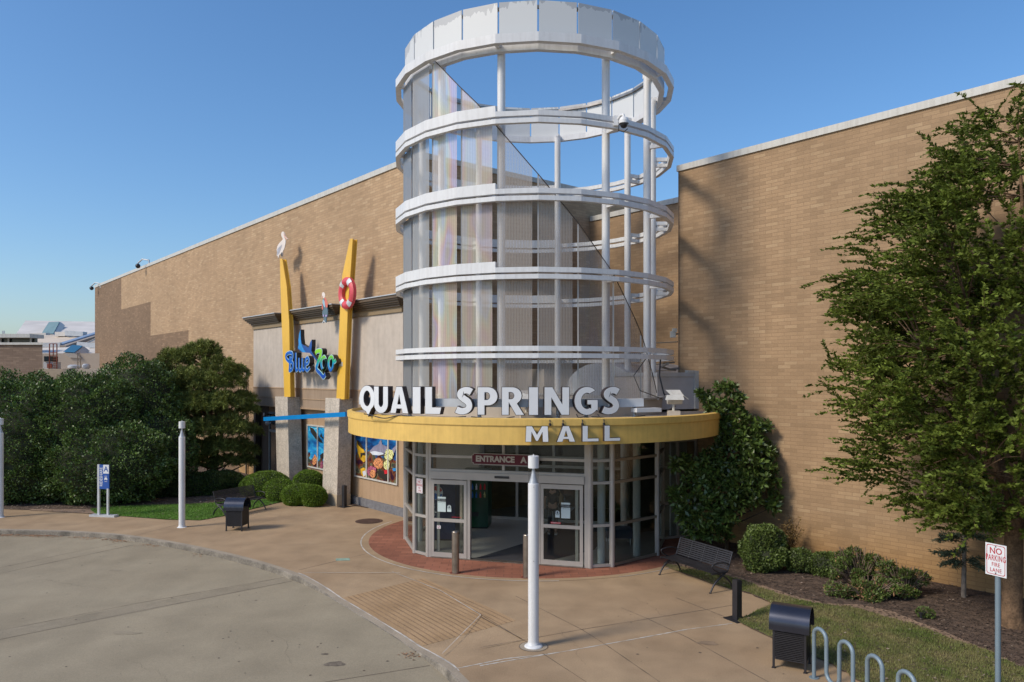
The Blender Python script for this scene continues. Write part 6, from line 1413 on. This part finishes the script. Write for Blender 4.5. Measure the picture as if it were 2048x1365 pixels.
# ================================================================ PLANTS
def unit(v): return v/np.maximum(1e-9, np.linalg.norm(v, axis=-1, keepdims=True))
def leaves(name, P, Dv, size, aspect, m_, parent, droop=0, fold=True):
    """rhombus leaves at P pointing along Dv"""
    n = len(P); s = size*rng.uniform(.65, 1.25, (n, 1)); D = unit(Dv+rng.normal(0, .25, (n, 3))); up = rng.normal(0, 1, (n, 3))+np.array([0, 0, .8]); side = unit(np.cross(D, up)); nrm = np.cross(side, D)
    w = s*aspect*.5
    V = np.stack([P, P+D*s*.45+side*w+nrm*w*.25, P+D*s-nrm*s*.1, P+D*s*.45-side*w+nrm*w*.25], 1)
    return fast_mesh(name, V.reshape(-1, 3), np.arange(n*4).reshape(-1, 4), m_, parent)
def blob_points(blobs, n, jitter=.06, lump=.12, freq=2.2, zmin=0.03, upper=False):
    """points + outward normals on the union of ellipsoids [(cx,cy,cz,rx,ry,rz)]"""
    B = np.array(blobs, float); area = (B[:, 3]*B[:, 4]+B[:, 3]*B[:, 5]+B[:, 4]*B[:, 5]); pr = area/area.sum(); out = []; nn = []; tot = 0
    ph = rng.uniform(0, 6, 9)
    while tot < n:
        k = rng.choice(len(B), 20000, p=pr); d = unit(rng.normal(0, 1, (20000, 3))); b_ = B[k]
        q = b_[:, :3]+d*b_[:, 3:]
        lm = 1+lump*(np.sin(freq*q[:, 0]*2.1+ph[0]+np.sin(q[:, 2]*freq+ph[1]))*np.sin(freq*q[:, 2]*2.3+ph[2])+.6*np.sin(freq*4.1*q[:, 1]+ph[3])*np.sin(freq*4.7*q[:, 2]+ph[4]+q[:, 0]*3))
        lm = lm+.35*lump*np.sin(q[:, 0]*freq*5.3+ph[5])*np.sin(q[:, 1]*freq*5.1+ph[6])*np.sin(q[:, 2]*freq*5.9+ph[7])
        q = b_[:, :3]+d*b_[:, 3:]*lm[:, None]*(1-np.abs(rng.normal(0, jitter, (20000, 1)))+.6*jitter*(rng.random((20000, 1)) < .12))
        ok = q[:, 2] > zmin
        for j in range(len(B)):
            ins = (((q-B[j, :3])/(B[j, 3:]*.90))**2).sum(1) < 1; ok &= ~(ins & (k != j))
        q = q[ok]; nr = unit(d[ok]/b_[ok][:, 3:]); out.append(q); nn.append(nr); tot += len(q)
    return np.concatenate(out)[:n], np.concatenate(nn)[:n]
def core(blobs, m_, parent, name='shade_core', shrink=.86):
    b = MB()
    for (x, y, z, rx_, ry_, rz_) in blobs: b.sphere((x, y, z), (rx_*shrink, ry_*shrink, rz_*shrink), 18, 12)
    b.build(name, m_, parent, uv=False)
M['core'] = mat('inner_shade', (.030, .036, .016), .95, var=.3, scale=6)  # dark solid hull added inside shrubs: blocks light, painted as inner shade
def shrub(name, label, cat, blobs, n, size, aspect, m_, group=None, jitter=.06, lump=.1, outward=.9, stems=True, freq=2.2, corem='core', shrink=.84):
    B = np.array(blobs); loc = (B[:, 0].mean(), B[:, 1].mean(), 0); t = thing(name, label, cat, loc, group=group)
    P, N_ = blob_points(blobs, n, jitter, lump, freq); D = unit(N_*outward+rng.normal(0, .55, (n, 3))+np.array([0, 0, .25]))
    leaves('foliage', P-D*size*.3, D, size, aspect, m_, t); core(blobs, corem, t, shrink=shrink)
    if stems:
        b = MB(); 
        for k in range(5): a = k*1.3; b.tube([(loc[0]+.05*math.cos(a), loc[1]+.05*math.sin(a), -.02), (loc[0]+.25*math.cos(a), loc[1]+.25*math.sin(a), max(.15, B[:, 2].mean()))], .015, 5)
        b.build('stem', 'twig', t)
    return t
# --- holly hedge at left: three big bushes
def H(px, Y): return R_(px)*Y
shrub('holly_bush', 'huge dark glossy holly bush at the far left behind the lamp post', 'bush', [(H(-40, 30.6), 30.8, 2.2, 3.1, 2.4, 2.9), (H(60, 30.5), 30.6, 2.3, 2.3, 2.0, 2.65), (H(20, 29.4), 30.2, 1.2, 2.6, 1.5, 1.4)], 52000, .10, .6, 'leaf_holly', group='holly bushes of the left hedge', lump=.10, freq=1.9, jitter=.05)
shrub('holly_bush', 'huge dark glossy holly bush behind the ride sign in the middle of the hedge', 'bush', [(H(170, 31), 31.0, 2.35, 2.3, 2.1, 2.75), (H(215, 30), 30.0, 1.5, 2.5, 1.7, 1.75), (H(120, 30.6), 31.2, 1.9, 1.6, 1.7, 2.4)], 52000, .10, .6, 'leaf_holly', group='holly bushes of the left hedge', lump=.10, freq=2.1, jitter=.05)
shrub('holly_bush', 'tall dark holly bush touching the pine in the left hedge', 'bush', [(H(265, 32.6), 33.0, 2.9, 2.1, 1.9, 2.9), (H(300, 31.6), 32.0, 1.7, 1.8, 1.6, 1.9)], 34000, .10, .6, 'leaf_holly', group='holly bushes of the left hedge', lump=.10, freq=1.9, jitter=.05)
# --- pine
t = thing('pine_tree', 'broad bushy pine tree with clumped needles between the holly hedge and the shop front', 'pine tree', (H(420, 35), 35, 0))
b = MB(); bx, by = H(425, 35), 35
b.tube([(bx, by, -.1), (bx+.1, by, 1.5), (bx-.15, by+.1, 3.2), (bx+.1, by, 5.2)], [.22, .18, .12, .05], 10)
pads = []; rr = random.Random(11)
padpx = [(315, 745, 34.5, .9), (350, 722, 34.8, .95), (385, 712, 35, .9), (412, 702, 35, .8), (435, 735, 34.6, .9), (330, 775, 34, 1.0), (375, 760, 34, 1.0), (420, 765, 34, .95), (460, 765, 34.6, .8), (475, 745, 35, .55), (350, 815, 33.6, 1.05), (395, 810, 33.6, 1.05), (445, 805, 33.8, .95), (485, 800, 34.6, .7), (497, 822, 34.6, .55),
         (365, 860, 33.4, 1.0), (415, 860, 33.4, 1.0), (460, 850, 33.8, .9), (495, 862, 34.4, .65), (392, 900, 33.6, .85), (440, 895, 33.8, .85), (480, 895, 34.2, .7), (500, 905, 34.5, .5), (350, 900, 34, .8), (455, 925, 34.2, .6), (490, 925, 34.4, .5), (410, 925, 34.2, .7), (340, 850, 35.5, 1.0), (300, 790, 35, .8), (425, 830, 36, 1.2), (370, 780, 36, 1.3), (290, 850, 34.8, .9), (320, 900, 34.6, .8)]
TP, TD = [], []
for px, py, Y, r in padpx:
    c = AT(px, py, Y); c.z += .05; b.tube([(bx, by, max(.6, c.z-1.0)), (lerp(bx, c.x, .5), lerp(by, c.y, .5), c.z-.55), (c.x, c.y, c.z-.15)], [.06, .04, .02], 5, caps=False)
    m_ = int(230*r*r)+30; d = unit(rng.normal(0, 1, (m_, 3))); d[:, 2] = np.abs(d[:, 2])*1.1-.45; q = np.array(c)+d*np.array([r*.95, r*.95, r*.78])*rng.uniform(.5, 1.0, (m_, 1))*(1+.12*np.sin(9*d[:, :1]+px)); TP.append(q); TD.append(unit(d+np.array([0, 0, .7])))
b.build('trunk', 'bark', t)
TP = np.concatenate(TP); TD = np.concatenate(TD); k = 17; Pn = np.repeat(TP, k, 0); Dn = unit(np.repeat(TD, k, 0)*.75+rng.normal(0, .55, (len(TP)*k, 3)))
leaves('needles', Pn, Dn, .21, .13, 'leaf_pine', t)
# --- clipped mounds in front of the shop
def mound(name, label, px, py, Y, rx_, rz_, n, group=None, m_='leaf_box', extra=()):
    c = AT(px, py, Y); bl = [(c.x, c.y, max(rz_*.55, c.z), rx_, rx_*.9, rz_)]+[(c.x+dx, c.y+dy, z, a, a*.9, h) for dx, dy, z, a, h in extra]
    return shrub(name, label, 'shrub', bl, n, .055, .6, m_, group=group, lump=.045, jitter=.03, stems=False, shrink=.93)
g_ = 'clipped round shrubs before the shop front'
mound('clipped_shrub', 'clipped round shrub left of the far pillar, half in shade', 536, 968, 31.6, .88, .54, 14000, g_, extra=((-.6, .4, .35, .7, .55),))
mound('clipped_shrub', 'small clipped round shrub in front of the far pillar', 560, 978, 30.8, .64, .42, 9000, g_, extra=((.1, -.45, .28, .5, .42),))
mound('clipped_shrub', 'clipped round shrub between the two pillars, set back by the window', 617, 963, 30.9, .62, .46, 8000, g_)
mound('clipped_shrub', 'clipped bright green round shrub, left one of the front pair by the near pillar', 600, 991, 29.6, .72, .47, 11000, g_)
mound('clipped_shrub', 'clipped bright green round shrub touching the near pillar', 627, 993, 29.2, .50, .45, 9000, g_)
M['leaf_hedge'] = leafmat('low_hedge_leaf', (.052, .085, .018), .5, .35, .3, 1.6)
sb_ = []
for px, py, Y, r in ((310, 985, 31.5, .8), (345, 980, 31.8, 1.0), (385, 975, 32.0, 1.0), (425, 975, 32.2, .9), (455, 972, 32.5, .7)): c = AT(px, py, Y); sb_.append((c.x, c.y, .35, r, r*.8, .62))
shrub('low_hedge', 'low dark spreading hedge below the pine, behind the small lawn', 'shrub', sb_, 26000, .07, .55, 'leaf_hedge', lump=.08, stems=False, shrink=.9)
# --- right bed
def W3(px, py): g = G(px, py); return g
c = W3(1528, 1140); shrub('boxwood_shrub', 'round leafy green shrub against the right brick wall beside a reddish one', 'shrub', [(c.x, c.y+.1, .56, .54, .5, .58), (c.x+.22, c.y+.25, .70, .42, .4, .42), (c.x-.05, c.y-.15, .34, .52, .45, .38), (c.x-.25, c.y, .75, .25, .25, .25)], 12000, .065, .6, 'leaf_jun', lump=.16, jitter=.12, freq=3.2, outward=.7)
c = W3(1577, 1122); t = thing('nandina_shrub', 'airy reddish green shrub leaning on the right brick wall', 'shrub', c); b = MB(); TP = []; TD = []
for k in range(38):
    a = random.uniform(0, 6.28); r = random.uniform(.05, .42); h = random.uniform(.55, 1.12); e = Vector((c.x+r*math.cos(a), c.y+r*math.sin(a), h)); b.tube([c, c.lerp(e, .5)+Vector((0, 0, .12)), e], .006, 4, caps=False)
    for q in range(34): f = random.uniform(.35, 1.02); p = c.lerp(e, f); TP.append((p.x+random.gauss(0, .06), p.y+random.gauss(0, .06), p.z+random.gauss(0, .06))); TD.append((random.gauss(0, 1), random.gauss(0, 1), random.gauss(.3, .5)))
b.build('stem', 'twig', t); leaves('foliage', np.array(TP), np.array(TD), .075, .45, 'leaf_nan', t)
c = W3(1635, 1150); shrub('low_shrub', 'low dark green hedge clump running from the boxwood along the bed', 'shrub', [(c.x-.3, c.y+.25, .28, .42, .4, .30), (c.x+.1, c.y, .26, .42, .4, .30), (c.x+.45, c.y-.25, .28, .4, .38, .30)], 9000, .06, .55, 'leaf_jun', lump=.16, jitter=.14, stems=False, freq=3.5)
c = W3(1700, 1172)
def scruffy(name, label, blobs, n, ntw, nbr, dead=(.0, 0)):
    B = np.array(blobs); loc = Vector((B[:, 0].mean(), B[:, 1].mean(), 0)); t = thing(name, label, 'shrub', loc); small = []
    for bl in blobs:
        for _ in range(6): a = random.uniform(0, 6.28); f = random.uniform(.35, .95); r = random.uniform(.10, .19); small.append((bl[0]+bl[3]*f*math.cos(a), bl[1]+bl[4]*f*math.sin(a), max(r*.6, bl[2]+bl[5]*random.uniform(-.5, .75)), r*1.15, r, r*.8))
    blobs = small
    P, N_ = blob_points(blobs, n, .30, .25, 4.0); D = unit(N_*.8+rng.normal(0, .6, (n, 3))+np.array([0, 0, .4])); leaves('foliage', P, D, .062, .5, 'leaf_jun', t)
    b = MB()
    for k in range(ntw):
        bl = random.choice(blobs); a = random.uniform(0, 6.28); e = Vector((bl[0]+bl[3]*random.uniform(.2, 1.6)*math.cos(a), bl[1]+bl[4]*random.uniform(.2, 1.6)*math.sin(a), bl[2]+bl[5]*random.uniform(-.3, 1.7))); s_ = Vector((lerp(loc.x, e.x, .4), lerp(loc.y, e.y, .4), .03)); b.tube([s_, s_.lerp(e, .5)+Vector((0, 0, .08)), e], .008, 4, caps=False)
    b.build('bare_twig', 'deadtwig', t)
    P, N_ = blob_points(blobs, nbr, .2, .2, 3); leaves('dry_leaves', P, unit(rng.normal(0, 1, (nbr, 3))), .075, .35, 'leaf_brown', t); return t
scruffy('straggly_shrub', 'straggly juniper shrub with bare twigs in the middle of the right bed', [(c.x+.05, c.y+.1, .40, .5, .45, .34), (c.x+.35, c.y+.25, .48, .42, .4, .30), (c.x+.5, c.y-.1, .25, .35, .35, .25)], 5500, 260, 260)
c = W3(1725, 1196); scruffy('straggly_shrub', 'low sprawling shrub with orange dry leaves at the front of the right bed', [(c.x-.3, c.y+.05, .16, .4, .34, .22), (c.x+.15, c.y-.05, .18, .4, .34, .24), (c.x+.5, c.y-.2, .2, .36, .32, .24)], 4300, 160, 620)
c = W3(1800, 1190); scruffy('straggly_shrub', 'green and bare twigged shrub nearest the cedar in the right bed', [(c.x+.05, c.y+.05, .42, .36, .36, .24), (c.x, c.y-.15, .22, .42, .38, .26), (c.x+.25, c.y, .28, .3, .3, .24)], 4600, 280, 100)
c = W3(1848, 1238); shrub('small_seedling', 'tiny green seedling at the soil edge beside a short black stake', 'plant', [(c.x+.02, c.y+.05, .12, .14, .14, .10), (c.x+.12, c.y, .1, .1, .1, .08)], 500, .045, .5, 'leaf_jun', stems=False, shrink=.4)
q = W3(1842, 1241); MB_ = MB().box(q.x-.015, q.y-.015, 0, q.x+.015, q.y+.015, .14).box(q.x-.03, q.y-.03, .14, q.x+.03, q.y+.03, .16); tag(MB_.build('garden_stake', 'black'), 'short black garden light stake at the edge of the right bed', 'stake')
# --- magnolia
t = thing('magnolia_tree', 'glossy dark magnolia tree growing at the canopy edge against the right brick wall', 'magnolia', (6.25, 22.2, 0))
mb_c = Vector((6.15, 21.75, 0)); b = MB(); b.tube([mb_c, mb_c+Vector((.05, 0, 1.6)), mb_c+Vector((-.05, 0, 3.0)), mb_c+Vector((.1, 0, 4.3))], [.07, .055, .04, .015], 8)
def mrow(pts): return pts
clus = [(1418, 800, 21.6, .30), (1450, 775, 21.6, .33), (1465, 800, 21.6, .35), (1430, 820, 21.5, .30), (1475, 835, 21.6, .42), (1440, 850, 21.7, .30), (1505, 850, 21.6, .36), (1525, 855, 21.6, .25), (1485, 880, 21.4, .45), (1455, 885, 21.4, .40), (1520, 900, 21.4, .42), (1540, 905, 21.4, .25), (1425, 905, 21.2, .25), (1450, 935, 21.2, .45), (1495, 930, 21.2, .48), (1410, 930, 21.1, .30), (1370, 925, 21.0, .30), (1355, 930, 21, .2), (1430, 960, 21.0, .45), (1475, 965, 21.0, .48), (1515, 965, 21.1, .42), (1390, 960, 20.9, .35), (1545, 970, 21.2, .25), (1350, 985, 20.8, .22), (1380, 995, 20.7, .35), (1420, 1000, 20.8, .42), (1460, 1005, 20.8, .45), (1500, 1000, 20.9, .35), (1545, 1015, 21.1, .18), (1370, 1030, 20.7, .28), (1410, 1035, 20.6, .40), (1450, 1040, 20.7, .38), (1385, 1060, 20.7, .28), (1425, 1065, 20.8, .32), (1355, 1010, 20.8, .22), (1535, 940, 21.3, .3), (1550, 1000, 21.2, .2), (1450, 1065, 20.9, .25), (1400, 790, 21.6, .15)]
TP, TD = [], []
for px, py, Y, r in clus:
    c = AT(px, py, Y); root = mb_c+UP*max(.4, c.z-.7); b.tube([root, root.lerp(c, .5)+UP*.0, c], [.022, .015, .008], 5, caps=False)
    for _ in range(int(21*(r/.3)**2)+5):
        d = unit(rng.normal(0, 1, 3)); tip = np.array(c)+d*r*.88*rng.uniform(.45, 1.05)*np.array([1, 1, .8]); ax = unit(d+np.array([0, 0, .5]))
        for k in range(9):
            v = unit(ax*.55+rng.normal(0, .75, 3)); TP.append(tip+v*.02); TD.append(v)
b.build('trunk', 'twig', t)
o_ = leaves('foliage', np.array(TP), np.array(TD), .165, .44, 'leaf_mag', t)
# --- young cedar
c = W3(1927, 1196); t = thing('young_cedar', 'young thin cedar with sparse drooping blue green branches in the right bed', 'cedar', c)
b = MB(); b.tube([c, c+Vector((.02, 0, 1.2)), c+Vector((0, .02, 2.6)), c+Vector((.02, 0, 3.4))], [.055, .045, .03, .01], 8); b.build('trunk', 'bark2', t)
b = MB(); TP, TD = [], []
for k in range(54):
    z = random.uniform(.75, 3.2); a = random.uniform(0, 6.28); L_ = random.uniform(.35, .62)*(1.15-.2*z/3); st_ = c+Vector((0, 0, z)); e = st_+Vector((L_*math.cos(a), L_*math.sin(a), random.uniform(-.18, .12))); mid = st_.lerp(e, .5)+UP*.05; b.tube([st_, mid, e], [.010, .007, .003], 4, caps=False)
    for q in range(130): f = random.uniform(.2, 1.08); p = st_.lerp(e, f); TP.append((p.x+random.gauss(0, .035), p.y+random.gauss(0, .035), p.z+.04*math.sin(f*3)+random.gauss(0, .025))); TD.append((random.gauss(0, .7)+math.cos(a), random.gauss(0, .7)+math.sin(a), random.gauss(.1, .5)))
b.build('branch', 'twig', t); leaves('needles', np.array(TP), np.array(TD), .085, .26, 'leaf_cedar', t)
# --- big elm
tb = Vector((9.97, 15.15, 0)); t = thing('elm_tree', 'large spreading elm tree with small leaves on the right lawn edge', 'tree', tb)
b = MB(); P = [tb+Vector((0, 0, -.05)), tb+Vector((0, 0, .12)), tb+Vector((0, 0, .6)), tb+Vector((.03, 0, 1.6)), tb+Vector((.05, .0, 2.4))]
b.tube(P, [.27, .215, .18, .165, .16], 16)
def crownr(z): return interp(z, [1.7, 2.2, 3.2, 4.5, 6.0, 7.2, 8.2, 9.0, 9.9, 10.5], [0, 1.7, 2.75, 3.15, 3.15, 2.85, 2.35, 1.7, .8, .1])
rr = random.Random(21); limbs = []
for k in range(11):
    a = k*2.4+rr.uniform(-.3, .3); zt = rr.uniform(5.5, 9.4) if k else 10.0; rad = crownr(zt)*rr.uniform(.3, .75) if k else .1
    e = tb+Vector((rad*math.cos(a), rad*math.sin(a), zt)); s_ = tb+Vector((.05, 0, 2.3+rr.uniform(-.3, .6)))
    C_ = [Vector(q) for q in catmull([s_, s_.lerp(e, .3)+Vector((.25*math.cos(a), .25*math.sin(a), .1)), s_.lerp(e, .65)+Vector((.15*math.cos(a), .15*math.sin(a), 0)), e], 5)]
    b.tube(C_, [lerp(.105, .015, i/(len(C_)-1)) for i in range(len(C_))], 7, caps=False); limbs += C_
for k in range(9):
    a = k*.7+rr.uniform(-.3, .3); zt = rr.uniform(2.8, 5.2); rad = crownr(zt)*rr.uniform(.6, .85); e = tb+Vector((rad*math.cos(a), rad*math.sin(a), zt+.3)); s_ = tb+Vector((0, 0, 2.2))
    C_ = [Vector(q) for q in catmull([s_, s_.lerp(e, .4)+UP*.3, e], 6)]; b.tube(C_, [lerp(.06, .012, i/(len(C_)-1)) for i in range(len(C_))], 6, caps=False); limbs += C_
LM = np.array([tuple(p) for p in limbs])
TP, TD = [], []; ncl = 0; clusters = []
while ncl < 390:
    z = rr.uniform(1.95, 10.4); R = crownr(z); f = math.sqrt(rr.uniform(.18, 1.0)); a = rr.uniform(0, 6.283)
    if rr.random() > (R/3.7)**1.6+.08: continue
    x = tb.x+R*f*math.cos(a); y = tb.y+R*f*math.sin(a)
    if x*.7664+y*.6424 > CRB-.35: continue
    ncl += 1; clusters.append((x, y, z, a, f))
    cpt = np.array([x, y, z]); i = np.argmin(((LM-cpt)**2).sum(1)+np.maximum(0, LM[:, 2]-z)*1.5); s_ = Vector(LM[i]); e = Vector(cpt)
    b.tube([s_, s_.lerp(e, .55)+UP*.08, e], [.018, .010, .004], 4, caps=False)
    nt = rr.randint(8, 12)
    for q in range(nt):
        od = np.array([math.cos(a), math.sin(a), .45])*(.5+.9*f)+rng.normal(0, .55, 3); od = unit(od); L_ = rr.uniform(.45, 1.0)*(.8+.35*f); base = cpt-od*.25+rng.normal(0, .18, 3)
        m_ = int(60*L_)+10; tt = rng.uniform(.0, 1, m_)[:, None]; curve = base+od*L_*tt+np.array([0, 0, -.22])*L_*(tt**2); side = unit(np.cross(od, [0, 0, 1.])+rng.normal(0, .15, 3)); sg = rng.choice([-1, 1], m_)[:, None]
        ld = od*.8+side*sg*.75+rng.normal(0, .2, (m_, 3)); TP.append(curve); TD.append(ld)
        if f > .6 and q < 6: b.tube([Vector(base), Vector(base+od*L_*.5+np.array([0, 0, -.05])*L_), Vector(base+od*L_+np.array([0, 0, -.22])*L_)], [.004, .003, .002], 3, caps=False)
b.build('trunk', 'bark', t)
TP = np.concatenate(TP); TD = np.concatenate(TD)
ok = (TP[:, 0]*.7664+TP[:, 1]*.6424) < CRB-.05; TP = TP[ok]; TD = TD[ok]
print('elm leaves', len(TP))
leaves('foliage', TP, TD, .092, .48, 'leaf_elm', t)
